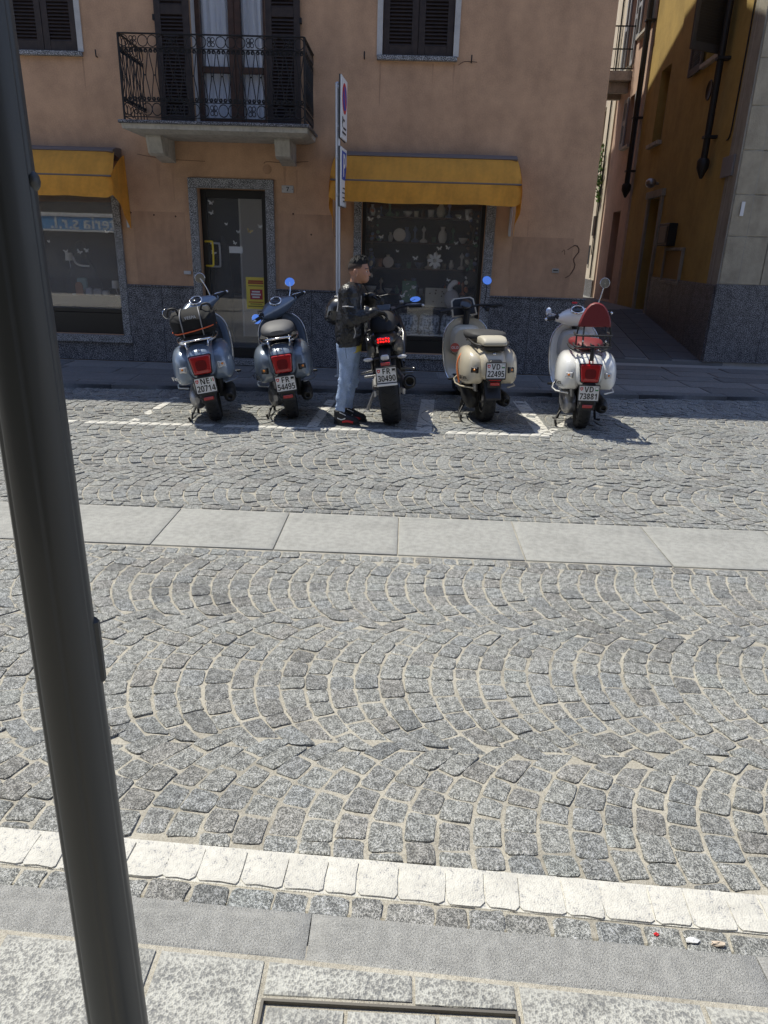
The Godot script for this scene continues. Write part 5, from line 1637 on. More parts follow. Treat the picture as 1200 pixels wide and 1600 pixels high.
	for s in [-1.0, 1.0]:
		var g := part("grip", Sh.new().tube([H.call(Vector3(s * 0.24, 0.055 if c.get("headset", true) else 0.1, 0.05 if c.get("headset", true) else 0.095)), H.call(Vector3(s * 0.35, 0.058 if c.get("headset", true) else 0.1, 0.09 if c.get("headset", true) else 0.14))], [0.019, 0.017], 12), M.rubber, o)
		part("bar_end", Sh.new().ball(H.call(Vector3(s * 0.355, 0.058 if c.get("headset", true) else 0.1, 0.092 if c.get("headset", true) else 0.142)), Vector3(0.018, 0.018, 0.018), Basis.IDENTITY, 10, 6), c.get("bar_end", M.chrome), g)
		part("brake_lever", Sh.new().tube(arc([H.call(Vector3(s * 0.21, 0.075, -0.005)), H.call(Vector3(s * 0.28, 0.08, -0.01)), H.call(Vector3(s * 0.36, 0.062, 0.04))], 10), [0.01, 0.01, 0.009, 0.009, 0.008, 0.008, 0.008, 0.007, 0.007, 0.007, 0.006], 7), c.get("lever", M.chrome), g)
		part("switch_box", Sh.new().box(H.call(Vector3(s * 0.225, 0.065, 0.05)), Vector3(0.05, 0.055, 0.06), 0.012), M.black_plastic, g)
		part("cable", Sh.new().tube(arc([H.call(Vector3(s * 0.22, 0.06, 0.0)), H.call(Vector3(s * 0.16, 0.1, -0.1)), H.call(Vector3(s * 0.05, 0.02, -0.1))], 12), 0.005, 5), M.black, g)
	for q in c.mirrors:
		# side, head place, yaw, tilt
		mirror(o, H.call(Vector3(signf(q[0]) * 0.19, 0.075, 0.02)), H.call(Vector3(q[0], q[1], q[2])), q[3], q[4], c.get("mirror_m", M.chrome), 0.055, 1.0, c.get("mirror_glass", M.mirror))

func rack(o: Node3D, m: Material, back := 0.42, wide := 0.13, y := 0.84) -> void:
	var s := Sh.new()
	var loop := [Vector3(-wide, y, 0.1), Vector3(-wide, y, back - 0.03), Vector3(-wide + 0.03, y, back), Vector3(wide - 0.03, y, back), Vector3(wide, y, back - 0.03), Vector3(wide, y, 0.1), Vector3(-wide, y, 0.1)]
	s.tube(loop, 0.009, 8, false)
	for x in [-0.06, 0.0, 0.06]:
		s.tube([Vector3(x, y + 0.001, 0.1), Vector3(x, y + 0.001, back)], 0.007, 6)
	for x in [-1.0, 1.0]:
		s.tube(arc([Vector3(x * 0.1, y, 0.2), Vector3(x * 0.1, y - 0.04, 0.26), Vector3(x * 0.09, 0.73, 0.27)], 8), 0.008, 6)
	part("rear_rack", s, m, o)

func build_vehicles() -> void:
	var grey_blue := paint(lin(0.18, 0.235, 0.32), 0.28, 1.0, 0.2)
	var grey_blue2 := paint(lin(0.165, 0.205, 0.265), 0.3, 1.0, 0.2)
	var beige := paint(lin(0.6, 0.54, 0.42), 0.3, 0.8)
	var white := paint(lin(0.8, 0.8, 0.78), 0.28, 0.9)
	var red_leather := plain(lin(0.17, 0.016, 0.02), 0.55)
	# 1: blue-grey scooter with a bag strapped to its seat
	var a := thing("scooter", "blue grey scooter at the left end with a black bag strapped on its seat", "scooter", Vector3(-1.8, 0.012, 3.08), deg_to_rad(13), "parked scooters", deg_to_rad(10))
	scooter(a, {"body": grey_blue, "canton": "NE", "digits": "20714", "glove": M.black_plastic, "steer": 0.6, "mirrors": [[0.2, 0.29, -0.02, -0.1, 0.0], [-0.34, 0.14, 0.02, 0.4, 0.2]], "ind_rim": M.white, "indicator": M.clear_lens})
	rack(a, M.chrome, 0.3, 0.14, 0.8)
	# 2: the same kind, silver grey cover on the seat
	var b := thing("scooter", "blue grey scooter beside the man with a pale grey seat cover", "scooter", Vector3(-1.09, 0.012, 2.87), deg_to_rad(9), "parked scooters", deg_to_rad(9))
	scooter(b, {"body": grey_blue2, "canton": "FR", "digits": "54495", "glove": M.black_plastic, "mirror_glass": M.blue_mirror, "steer": 0.65, "mirrors": [[0.31, 0.21, -0.02, 0.0, 0.5], [-0.3, 0.06, 0.04, 0.5, 0.2]], "ind_rim": M.black_plastic, "indicator": M.black_gloss, "ind_y": 0.53, "hump": 0.02})
	rack(b, M.chrome, 0.33, 0.13, 0.815)
	var cv := []
	for q in [[-0.3, 0.13, 0.835, 0.87], [-0.27, 0.165, 0.81, 0.9], [-0.15, 0.175, 0.8, 0.935], [0.0, 0.175, 0.8, 0.945], [0.1, 0.165, 0.805, 0.93], [0.17, 0.14, 0.815, 0.9], [0.2, 0.08, 0.83, 0.87]]:
		cv.append(oval(q[1], q[2], q[3], q[0], 2.6, 26, 0.0, 0.82))
	part("seat_cover", Sh.new().loft(cv), plain(lin(0.11, 0.11, 0.115), 0.6), b)
	part("seat_band", Sh.new().box(Vector3(0, 0.81, 0.02), Vector3(0.345, 0.05, 0.35), 0.02), M.seat, b)
	# 4: beige scooter with bare bars
	var d := thing("scooter", "beige scooter with black handlebars, an orange stripe and a flat black saddle", "scooter", Vector3(0.82, 0.004, 2.7), deg_to_rad(7), "parked scooters", deg_to_rad(1.0))
	scooter(d, {"body": beige, "canton": "VD", "digits": "22495", "mirror_glass": M.blue_mirror, "steer": 0.2, "headset": false, "lamp": "slim", "plate_y": 0.565, "plate_z": 0.372, "plate_tilt": -0.06, "mirrors": [[0.25, 0.36, 0.0, 0.0, 0.55]], "mirror_m": M.black_plastic, "rail": M.black_plastic, "edge": M.chrome, "indicator": M.black_gloss, "ind_rim": M.black_plastic, "case": M.black_plastic, "bar_end": M.black_plastic, "lever": M.black_plastic, "centre_stand": true})
	for s in [-1.0]:
		part("orange_stripe", Sh.new().tube(arc([Vector3(-0.232, 0.70, -0.05), Vector3(-0.287, 0.62, -0.02), Vector3(-0.297, 0.52, 0.0), Vector3(-0.28, 0.4, 0.04)], 16), 0.012, 5, true, 0.4), plain(lin(0.7, 0.2, 0.06), 0.4), d)
	var sticker := part("round_sticker", Sh.new().lathe([Vector2(0.0, 0.0), Vector2(0.05, 0.0), Vector2(0.05, 0.002), Vector2(0.0, 0.002)], Vector3(-0.14, 0.6, -0.992), Basis(Vector3.RIGHT, PI / 2), 24, true, false), plain(lin(0.62, 0.12, 0.08), 0.5), d)
	put("lettering", text_mesh("OLD", 0.03, true), M.white, sticker, Transform3D(Basis.IDENTITY, Vector3(-0.14, 0.6, -0.989)))
	# 5: white scooter with red leather
	var e := thing("scooter", "white scooter at the right end with red seat and red leather backrest", "scooter", Vector3(1.76, 0.004, 2.83), deg_to_rad(-6), "parked scooters", deg_to_rad(1.5))
	scooter(e, {"body": white, "canton": "VD", "digits": "73881", "steer": 0.2, "seat": red_leather, "mirrors": [[0.31, 0.37, 0.0, 0.1, 0.15], [-0.3, 0.12, 0.0, 0.9, 0.1]], "glove": plain(lin(0.45, 0.43, 0.4), 0.5), "rail": M.black_plastic, "centre_stand": true})
	var rk := Sh.new()
	for y in [0.83, 0.93]:
		rk.tube(arc([Vector3(-0.15, y, 0.1), Vector3(-0.16, y, 0.34), Vector3(-0.1, y, 0.4), Vector3(0.1, y, 0.4), Vector3(0.16, y, 0.34), Vector3(0.15, y, 0.1)], 22), 0.0095, 7)
	for x in [-0.15, -0.1, 0.1, 0.15]:
		rk.tube([Vector3(x, 0.83, 0.37 if absf(x) < 0.12 else 0.3), Vector3(x, 0.93, 0.37 if absf(x) < 0.12 else 0.3), Vector3(x * 0.9, 1.03, 0.3)], 0.008, 7)
	for x in [-0.07, 0.0, 0.07]:
		rk.tube([Vector3(x, 0.83, 0.1), Vector3(x, 0.83, 0.4)], 0.007, 6)
	rk.tube(arc([Vector3(0, 0.83, 0.3), Vector3(0, 0.78, 0.33), Vector3(0, 0.7, 0.325)], 8), 0.02, 8)
	part("rear_rack", rk, M.black_plastic, e)
	var br := PackedVector2Array()
	for q in [[-0.165, 0.0], [-0.168, 0.03], [-0.14, 0.1], [-0.105, 0.16], [-0.065, 0.2], [-0.02, 0.215], [0.025, 0.213], [0.07, 0.195], [0.115, 0.15], [0.15, 0.09], [0.168, 0.03], [0.165, 0.0]]:
		br.append(Vector2(q[0] * 0.86, q[1]))
	var cu := []
	for q in [[0.0, 0.88], [-0.012, 0.97], [-0.03, 1.0], [-0.05, 0.97], [-0.062, 0.88]]:
		var r := PackedVector3Array()
		for v in br:
			r.append(Vector3(v.x * q[1], (v.y - 0.1) * q[1] + 0.1, q[0]))
		cu.append(r)
	part("backrest", Sh.new().loft(cu), red_leather, e, Vector3(0.0, 1.0, 0.335), Basis(Vector3.RIGHT, -0.08))
	part("bolt", Sh.new().ball(Vector3(-0.1, 0.88, 0.385), Vector3(0.01, 0.01, 0.006), Basis.IDENTITY, 8, 5), M.chrome, e)
	part("bolt", Sh.new().ball(Vector3(0.1, 0.88, 0.385), Vector3(0.01, 0.01, 0.006), Basis.IDENTITY, 8, 5), M.chrome, e)
	part("flyscreen_stripe", Sh.new().box(Vector3(-0.03, 1.115, -1.13), Vector3(0.06, 0.02, 0.05), 0.008), M.red, e)
	part("red_stripe", Sh.new().box(Vector3(-0.016, 0.685, 0.318), Vector3(0.012, 0.06, 0.012), 0.003), M.red, e)
	part("red_stripe", Sh.new().box(Vector3(0.016, 0.685, 0.318), Vector3(0.012, 0.06, 0.012), 0.003), M.red, e)
	for q in [[a, M.chrome], [b, M.chrome], [d, M.ink], [e, M.ink]]:
		put("name_script", text_mesh("Vespa", 0.034, true, 0.004, true), q[1], q[0], Transform3D(Basis(Vector3.UP, -0.62), Vector3(-0.2435, 0.475, 0.193)))
	# bag on the first scooter, roll behind the seat of the beige one
	var bag := thing("seat_bag", "black holdall strapped with orange cord across the left scooter's seat", "bag", a.transform * Vector3(0, 0.82, -0.02), deg_to_rad(13), "", deg_to_rad(10))
	var bl := []
	for q in [[-0.2, 0.1, 0.02, 0.14], [-0.17, 0.18, 0.0, 0.21], [-0.06, 0.205, 0.0, 0.235], [0.08, 0.205, 0.0, 0.23], [0.17, 0.19, 0.005, 0.2], [0.2, 0.13, 0.03, 0.15]]:
		var r := oval(q[1], q[2], q[3], q[0], 4.0, 36)
		for k in r.size():
			r[k] += Vector3(0.006 * sin(k * 1.9 + q[0] * 30.0), 0.006 * cos(k * 2.3 + q[0] * 17.0), 0.0)
		bl.append(r)
	part("body", Sh.new().loft(bl), plain(lin(0.009, 0.009, 0.01), 0.85), bag)
	for x in [-0.1, 0.075]:
		part("strap", Sh.new().tube(arc([Vector3(x, 0.0, 0.19), Vector3(x, 0.1, 0.213), Vector3(x, 0.19, 0.195), Vector3(x * 0.9, 0.237, 0.07), Vector3(x * 0.9, 0.225, -0.1)], 20), 0.006, 6), plain(lin(0.25, 0.25, 0.26), 0.6), bag)
	part("orange_cord", Sh.new().tube(arc([Vector3(-0.2, 0.055, 0.1), Vector3(-0.15, 0.04, 0.198), Vector3(0.0, 0.05, 0.214), Vector3(0.15, 0.07, 0.2), Vector3(0.2, 0.08, 0.1)], 24), 0.006, 6), plain(lin(0.7, 0.12, 0.03), 0.5), bag)
	put("lettering", text_mesh("VESPA", 0.025, true, 0.003), plain(lin(0.5, 0.5, 0.5), 0.5), bag, Transform3D(Basis(Vector3.RIGHT, -0.25), Vector3(-0.01, 0.17, 0.211)))
	for x in [-0.16, 0.14]:
		part("handle", Sh.new().tube(arc([Vector3(x - 0.05, 0.2, 0.12), Vector3(x - 0.03, 0.255, 0.13), Vector3(x + 0.03, 0.255, 0.13), Vector3(x + 0.05, 0.2, 0.12)], 12), 0.011, 6), M.black_plastic, bag)
	# the beige one carries a boxy painted tail hump behind a broad flat saddle
	var th := []
	for q in [[0.02, 0.13, 0.775, 0.845], [0.1, 0.135, 0.775, 0.86], [0.2, 0.128, 0.775, 0.862], [0.27, 0.12, 0.778, 0.845], [0.3, 0.11, 0.785, 0.82], [0.305, 0.08, 0.79, 0.81]]:
		th.append(oval(q[1], q[2], q[3], q[0], 5.0, 28, 0.0, 0.94))
	part("tail_hump", Sh.new().loft(th), plain(lin(0.5, 0.46, 0.37), 0.55), d)
	part("hump_base", Sh.new().box(Vector3(0, 0.755, 0.16), Vector3(0.2, 0.05, 0.24), 0.015), M.black_plastic, d)
	var fs := []
	for q in [[-0.6, 0.08, 0.79, 0.83], [-0.56, 0.13, 0.785, 0.85], [-0.4, 0.17, 0.78, 0.865], [-0.2, 0.185, 0.785, 0.88], [-0.05, 0.185, 0.79, 0.888], [0.04, 0.165, 0.795, 0.88], [0.07, 0.1, 0.81, 0.86]]:
		fs.append(oval(q[1], q[2], q[3], q[0], 3.4, 26))
	part("saddle_pad", Sh.new().loft(fs), plain(lin(0.045, 0.045, 0.047), 0.7), d)
	motorcycle()

func motorcycle() -> void:
	var o := thing("motorcycle", "black naked motorcycle with lit red tail lamp, beside the standing man", "motorcycle", Vector3(-0.1, 0.008, 2.93), deg_to_rad(1.0), "", deg_to_rad(7.5))
	var R := 0.315
	var wr := Node3D.new()
	wr.name = "rear_wheel"
	o.add_child(wr)
	wheel(wr, Vector3(0, R, 0), R, 0.18, M.black_plastic)
	var wf := Node3D.new()
	wf.name = "front_wheel"
	o.add_child(wf)
	wheel(wf, Vector3(0, R - 0.01, -1.41), R - 0.01, 0.12, M.black_plastic)
	part("swing_arm", Sh.new().tube([Vector3(-0.13, R, 0.02), Vector3(-0.14, 0.36, -0.3), Vector3(-0.08, 0.42, -0.52)], 0.032, 8).tube([Vector3(0.13, R, 0.02), Vector3(0.14, 0.36, -0.3), Vector3(0.08, 0.42, -0.52)], 0.032, 8), M.dull_alu, o)
	part("chain", Sh.new().tube([Vector3(-0.105, R + 0.08, 0.0), Vector3(-0.105, 0.47, -0.5)], 0.013, 6).tube([Vector3(-0.105, R - 0.08, 0.0), Vector3(-0.105, 0.38, -0.5)], 0.013, 6), M.dull_alu, o)
	part("chain_adjuster", Sh.new().box(Vector3(-0.14, R, 0.04), Vector3(0.03, 0.07, 0.09), 0.01).box(Vector3(0.14, R, 0.04), Vector3(0.03, 0.07, 0.09), 0.01), M.alu, o)
	part("brake_disc", Sh.new().lathe([Vector2(0.06, 0), Vector2(0.11, 0), Vector2(0.11, 0.005), Vector2(0.06, 0.005)], Vector3(0.1, R, 0), Basis(Vector3.BACK, -PI / 2), 28, false, false), M.alu, o)
	part("engine", Sh.new().box(Vector3(0, 0.48, -0.78), Vector3(0.34, 0.36, 0.42), 0.05), M.black_plastic, o)
	part("radiator", Sh.new().box(Vector3(0, 0.62, -1.08), Vector3(0.36, 0.26, 0.05), 0.015), M.black_plastic, o)
	for s in [-1.0, 1.0]:
		part("frame_tube", Sh.new().tube([Vector3(s * 0.15, 0.9, -1.05), Vector3(s * 0.19, 0.75, -0.75), Vector3(s * 0.15, 0.5, -0.5)], 0.028, 8), M.black_gloss, o)
	# tail
	var tl := []
	for q in [[-0.55, 0.14, 0.66, 0.8], [-0.35, 0.15, 0.68, 0.85], [-0.1, 0.145, 0.72, 0.885], [0.1, 0.13, 0.755, 0.89], [0.2, 0.11, 0.775, 0.875], [0.26, 0.08, 0.785, 0.855], [0.275, 0.0, 0.82, 0.82]]:
		tl.append(oval(q[1], q[2], q[3], q[0], 2.8, 22, 0.0, 0.9))
	part("tail", Sh.new().loft(tl), M.black_gloss, o)
	for s in [-1.0, 1.0]:
		var pn := []
		for q in [[-0.5, 0.02, 0.6, 0.76, 0.13], [-0.3, 0.04, 0.6, 0.8, 0.14], [0.0, 0.045, 0.64, 0.82, 0.13], [0.16, 0.04, 0.68, 0.8, 0.115], [0.235, 0.015, 0.72, 0.78, 0.105]]:
			pn.append(oval(q[1], q[2], q[3], q[0], 2.4, 16, s * q[4]))
		part("side_panel", Sh.new().loft(pn), paint(lin(0.1, 0.095, 0.085), 0.35, 0.6), o)
		part("grab_handle", Sh.new().tube(arc([Vector3(s * 0.13, 0.88, -0.2), Vector3(s * 0.165, 0.875, 0.0), Vector3(s * 0.14, 0.86, 0.17)], 10), 0.013, 7), M.dull_alu, o)
	var lamp := part("tail_light", Sh.new().box(Vector3(0, 0.83, 0.272), Vector3(0.13, 0.062, 0.03), 0.012), M.red_deep, o)
	for r in 2:
		for k in 5:
			part("led", Sh.new().ball(Vector3(-0.048 + k * 0.024, 0.817 + r * 0.026 + 0.004 * (k % 2), 0.288), Vector3(0.009, 0.009, 0.004), Basis.IDENTITY, 8, 4), M.led, lamp)
	var hg := Sh.new()
	hg.loft([oval(0.06, 0.74, 0.78, 0.1, 3, 14), oval(0.055, 0.68, 0.75, 0.25, 3, 14), oval(0.05, 0.6, 0.68, 0.33, 3, 14), oval(0.06, 0.47, 0.6, 0.37, 3, 14)])
	part("plate_hanger", hg, M.black_plastic, o)
	part("plate_lamp", Sh.new().box(Vector3(0, 0.685, 0.345), Vector3(0.075, 0.05, 0.04), 0.012), M.clear_lens, o)
	part("reflector", Sh.new().box(Vector3(0, 0.632, 0.388), Vector3(0.085, 0.03, 0.012), 0.004), M.red_lens, o)
	plate(o, Vector3(0, 0.535, 0.405), 0.1, "FR", "30490")
	part("plate_strip", Sh.new().box(Vector3(0, 0.449, 0.415), Vector3(0.185, 0.02, 0.008), 0.002), M.white, o)
	for s in [-1.0, 1.0]:
		var il := part("indicator", Sh.new().ball(Vector3(s * 0.155, 0.675, 0.31), Vector3(0.045, 0.018, 0.02), Basis.IDENTITY, 12, 8), M.clear_lens, o)
		part("stalk", Sh.new().tube([Vector3(s * 0.05, 0.675, 0.3), Vector3(s * 0.12, 0.675, 0.305)], 0.012, 7), M.black_plastic, il)
	# saddle in two steps, and the tank beyond
	var ps := []
	for q in [[-0.36, 0.09, 0.85, 0.95], [-0.33, 0.115, 0.84, 1.02], [-0.22, 0.13, 0.85, 1.05], [-0.06, 0.132, 0.865, 1.04], [0.05, 0.124, 0.87, 1.005], [0.11, 0.1, 0.875, 0.95], [0.14, 0.05, 0.885, 0.91]]:
		ps.append(oval(q[1], q[2], q[3], q[0], 2.8, 22, 0.0, 0.85))
	part("pillion_seat", Sh.new().loft(ps), M.seat, o)
	var rsd := []
	for q in [[-0.8, 0.09, 0.78, 0.87], [-0.7, 0.13, 0.77, 0.875], [-0.5, 0.16, 0.78, 0.875], [-0.36, 0.14, 0.8, 0.9]]:
		rsd.append(oval(q[1], q[2], q[3], q[0], 2.8, 22))
	part("rider_seat", Sh.new().loft(rsd), M.seat, o)
	var tk := []
	for q in [[-0.72, 0.08, 0.8, 0.9], [-0.8, 0.13, 0.78, 1.0], [-0.92, 0.175, 0.78, 1.0], [-1.05, 0.18, 0.8, 1.0], [-1.15, 0.14, 0.84, 0.97], [-1.2, 0.06, 0.88, 0.94]]:
		tk.append(oval(q[1], q[2], q[3], q[0], 2.5, 24, 0.0, 0.75))
	part("tank", Sh.new().loft(tk), M.black_gloss, o)
	# forks, bars, lamp
	for s in [-1.0, 1.0]:
		part("fork_leg", Sh.new().tube([Vector3(s * 0.1, R, -1.4), Vector3(s * 0.1, 1.0, -1.17)], 0.027, 10), M.dull_alu, o)
	part("front_mudguard", Sh.new().loft([oval(0.07, 0.62, 0.65, -1.2, 3, 14), oval(0.075, 0.64, 0.67, -1.4, 3, 14), oval(0.06, 0.58, 0.62, -1.58, 3, 14)]), M.black_gloss, o)
	part("headlamp", Sh.new().ball(Vector3(0, 0.93, -1.32), Vector3(0.09, 0.1, 0.09)), M.black_gloss, o)
	var st := Basis(Vector3.UP, 0.12)
	var P := Vector3(0, 0.93, -1.12)
	var H := func(v: Vector3) -> Vector3: return P + st * v
	part("handlebar", Sh.new().tube(arc([H.call(Vector3(-0.36, 0.07, 0.12)), H.call(Vector3(-0.2, 0.075, 0.03)), H.call(Vector3(0, 0.02, 0)), H.call(Vector3(0.2, 0.075, 0.03)), H.call(Vector3(0.36, 0.07, 0.12))], 24), 0.013, 10), M.black_plastic, o)
	part("dashboard", Sh.new().box(H.call(Vector3(0, 0.07, -0.06)), Vector3(0.16, 0.1, 0.04), 0.015, Basis(Vector3.RIGHT, -0.5)), M.black_gloss, o)
	for s in [-1.0, 1.0]:
		var g := part("grip", Sh.new().tube([H.call(Vector3(s * 0.27, 0.073, 0.065)), H.call(Vector3(s * 0.4, 0.068, 0.14))], 0.019, 12), M.rubber, o)
		part("lever", Sh.new().tube(arc([H.call(Vector3(s * 0.22, 0.085, 0.0)), H.call(Vector3(s * 0.3, 0.085, 0.01)), H.call(Vector3(s * 0.41, 0.075, 0.075))], 8), 0.009, 7), M.alu, g)
		part("bar_end", Sh.new().ball(H.call(Vector3(s * 0.405, 0.068, 0.143)), Vector3(0.019, 0.019, 0.019), Basis.IDENTITY, 10, 6), M.alu, g)
		part("reservoir", Sh.new().lathe([Vector2(0.0, 0.0), Vector2(0.024, 0.0), Vector2(0.024, 0.035), Vector2(0.0, 0.038)], H.call(Vector3(s * 0.2, 0.1, 0.0)), Basis.IDENTITY, 12), M.dull_alu, g)
		mirror(o, H.call(Vector3(s * 0.21, 0.09, 0.02)), H.call(Vector3(s * 0.35, 0.13, 0.0)), 0.15 * s, 0.5, M.black_plastic, 0.062, 0.55, M.blue_mirror)
	# exhaust on the right, side stand and foot pegs
	var ex := part("exhaust", Sh.new().tube([Vector3(0.1, 0.3, -0.7), Vector3(0.17, 0.3, -0.3), Vector3(0.2, 0.38, 0.0), Vector3(0.205, 0.42, 0.18)], [0.035, 0.05, 0.066, 0.062], 16), M.black_plastic, o)
	part("exhaust_tip", Sh.new().lathe([Vector2(0.03, -0.02), Vector2(0.046, 0.0), Vector2(0.05, 0.04), Vector2(0.04, 0.045), Vector2(0.032, 0.0)], Vector3(0.205, 0.425, 0.185), Basis(Vector3.RIGHT, PI / 2), 16, false), M.black_gloss, ex)
	for s in [-1.0, 1.0]:
		part("foot_peg", Sh.new().tube([Vector3(s * 0.12, 0.4, -0.45), Vector3(s * 0.25, 0.4, -0.43)], 0.013, 7), M.alu, o)
		part("pillion_peg", Sh.new().tube([Vector3(s * 0.14, 0.5, -0.15), Vector3(s * 0.26, 0.49, -0.1)], 0.012, 7), M.alu, o)
		part("peg_hanger", Sh.new().tube([Vector3(s * 0.12, 0.68, -0.25), Vector3(s * 0.15, 0.5, -0.15)], 0.015, 7), M.black_plastic, o)
	part("side_stand", Sh.new().tube([Vector3(-0.12, 0.33, -0.55), Vector3(-0.26, 0.045, -0.48)], 0.016, 8).box(Vector3(-0.27, 0.04, -0.47), Vector3(0.07, 0.015, 0.06), 0.005, Basis(Vector3.BACK, -0.13)), M.dull_alu, o)

# ---------------------------------------------------------------- the person
class Field:
	# a distance field on a grid, filled bone by bone, meshed by surface nets
	var o: Vector3
	var c: float
	var n: Vector3i
	var d := PackedFloat32Array()

	func _init(lo: Vector3, hi: Vector3, cell: float) -> void:
		o = lo
		c = cell
		n = Vector3i(((hi - lo) / cell).ceil()) + Vector3i.ONE
		d.resize(n.x * n.y * n.z)
		d.fill(0.3)

	func _range(lo: Vector3, hi: Vector3) -> Array:
		var a := Vector3i(((lo - o) / c).floor())
		var b := Vector3i(((hi - o) / c).ceil())
		return [a.clamp(Vector3i.ZERO, n - Vector3i.ONE), b.clamp(Vector3i.ZERO, n - Vector3i.ONE)]

	func capsule(a: Vector3, b: Vector3, ra: float, rb: float, k := 0.02) -> void:
		var m := maxf(ra, rb) + k + 2.5 * c
		var r := _range(a.min(b) - Vector3.ONE * m, a.max(b) + Vector3.ONE * m)
		var ab := b - a
		var l2 := maxf(ab.length_squared(), 1e-9)
		for z in range(r[0].z, r[1].z + 1):
			for y in range(r[0].y, r[1].y + 1):
				var i: int = (z * n.y + y) * n.x + r[0].x
				for x in range(r[0].x, r[1].x + 1):
					var p := o + Vector3(x, y, z) * c
					var t := clampf((p - a).dot(ab) / l2, 0.0, 1.0)
					var v := p.distance_to(a + ab * t) - lerpf(ra, rb, t)
					var e := d[i]
					var h := maxf(k - absf(v - e), 0.0) / k
					d[i] = minf(v, e) - h * h * k * 0.25
					i += 1

	func blob(q: Vector3, s: Vector3, k := 0.015, cut := false, turn := Basis.IDENTITY) -> void:
		var big := maxf(s.x, maxf(s.y, s.z))
		var m := big + k + 2.5 * c
		var r := _range(q - Vector3.ONE * m, q + Vector3.ONE * m)
		var small := minf(s.x, minf(s.y, s.z))
		var inv := turn.inverse()
		for z in range(r[0].z, r[1].z + 1):
			for y in range(r[0].y, r[1].y + 1):
				var i: int = (z * n.y + y) * n.x + r[0].x
				for x in range(r[0].x, r[1].x + 1):
					var p := inv * (o + Vector3(x, y, z) * c - q)
					var k0 := (p / s).length()
					var k1 := (p / (s * s)).length()
					var v := k0 * (k0 - 1.0) / k1 if k1 > 1e-6 else -small
					var e := d[i]
					if cut:
						d[i] = maxf(e, -v)
					else:
						var h := maxf(k - absf(v - e), 0.0) / k
						d[i] = minf(v, e) - h * h * k * 0.25
					i += 1

	func keep(normal: Vector3, at: Vector3) -> void:
		# drop all that lies on the side the normal points to
		var i := 0
		for z in n.z:
			for y in n.y:
				for x in n.x:
					var v := (o + Vector3(x, y, z) * c - at).dot(normal)
					if v > d[i]:
						d[i] = v
					i += 1

	func at(p: Vector3) -> float:
		var q := (p - o) / c
		var a := Vector3i(q.floor()).clamp(Vector3i.ZERO, n - Vector3i(2, 2, 2))
		var f := q - Vector3(a)
		var i := (a.z * n.y + a.y) * n.x + a.x
		var sy := n.x
		var sz := n.x * n.y
		return lerpf(lerpf(lerpf(d[i], d[i + 1], f.x), lerpf(d[i + sy], d[i + sy + 1], f.x), f.y), lerpf(lerpf(d[i + sz], d[i + sz + 1], f.x), lerpf(d[i + sz + sy], d[i + sz + sy + 1], f.x), f.y), f.z)

	func grad(p: Vector3) -> Vector3:
		var h := c * 0.6
		return Vector3(at(p + Vector3(h, 0, 0)) - at(p - Vector3(h, 0, 0)), at(p + Vector3(0, h, 0)) - at(p - Vector3(0, h, 0)), at(p + Vector3(0, 0, h)) - at(p - Vector3(0, 0, h))).normalized()

	func snap(p: Vector3, lift := 0.0) -> Vector3:
		for k in 6:
			p -= grad(p) * (at(p) - lift)
		return p

	func mesh(into: ArrayMesh = null) -> ArrayMesh:
		var V := PackedVector3Array()
		var N := PackedVector3Array()
		var I := PackedInt32Array()
		var id := PackedInt32Array()
		id.resize(d.size())
		id.fill(-1)
		var sy := n.x
		var sz := n.x * n.y
		var off := [0, 1, sy, sy + 1, sz, sz + 1, sz + sy, sz + sy + 1]
		var edges := [[0, 1], [2, 3], [4, 5], [6, 7], [0, 2], [1, 3], [4, 6], [5, 7], [0, 4], [1, 5], [2, 6], [3, 7]]
		for z in n.z - 1:
			for y in n.y - 1:
				var i := (z * n.y + y) * n.x
				for x in n.x - 1:
					if absf(d[i]) < 2.0 * c:
						var neg := 0
						for k in 8:
							if d[i + off[k]] < 0.0:
								neg += 1
						if neg > 0 and neg < 8:
							var s := Vector3.ZERO
							var m := 0
							for e in edges:
								var a := d[i + off[e[0]]]
								var b := d[i + off[e[1]]]
								if (a < 0.0) != (b < 0.0):
									var t := a / (a - b)
									var u: int = e[0]
									var w: int = e[1]
									s += Vector3(u & 1, (u >> 1) & 1, u >> 2).lerp(Vector3(w & 1, (w >> 1) & 1, w >> 2), t)
									m += 1
							id[i] = V.size()
							var p := o + (Vector3(x, y, z) + s / m) * c
							V.append(p)
							N.append(grad(p))
					i += 1
		var q := PackedInt32Array([0, 0, 0, 0])
		for z in range(1, n.z - 1):
			for y in range(1, n.y - 1):
				var i := (z * n.y + y) * n.x + 1
				for x in range(1, n.x - 1):
					if id[i] >= 0 or absf(d[i]) < 2.0 * c:
						var a := d[i] < 0.0
						for ax in 3:
							var st: int = [1, sy, sz][ax]
							if (d[i + st] < 0.0) == a:
								continue
							var s1: int = [sy, sz, 1][ax]
							var s2: int = [sz, 1, sy][ax]
							q[0] = id[i]
							q[1] = id[i - s1]
							q[2] = id[i - s1 - s2]
							q[3] = id[i - s2]
							if q[0] < 0 or q[1] < 0 or q[2] < 0 or q[3] < 0:
								continue
							if a:
								I.append_array([q[0], q[2], q[1], q[0], q[3], q[2]])
							else:
								I.append_array([q[0], q[1], q[2], q[0], q[2], q[3]])
					i += 1
		for k in range(0, I.size(), 3):
			# front faces run clockwise
			var g := (V[I[k + 2]] - V[I[k]]).cross(V[I[k + 1]] - V[I[k]])
			if g.dot(N[I[k]] + N[I[k + 1]] + N[I[k + 2]]) < 0.0:
				var t := I[k + 1]
				I[k + 1] = I[k + 2]
				I[k + 2] = t
		var arr := []
		arr.resize(Mesh.ARRAY_MAX)
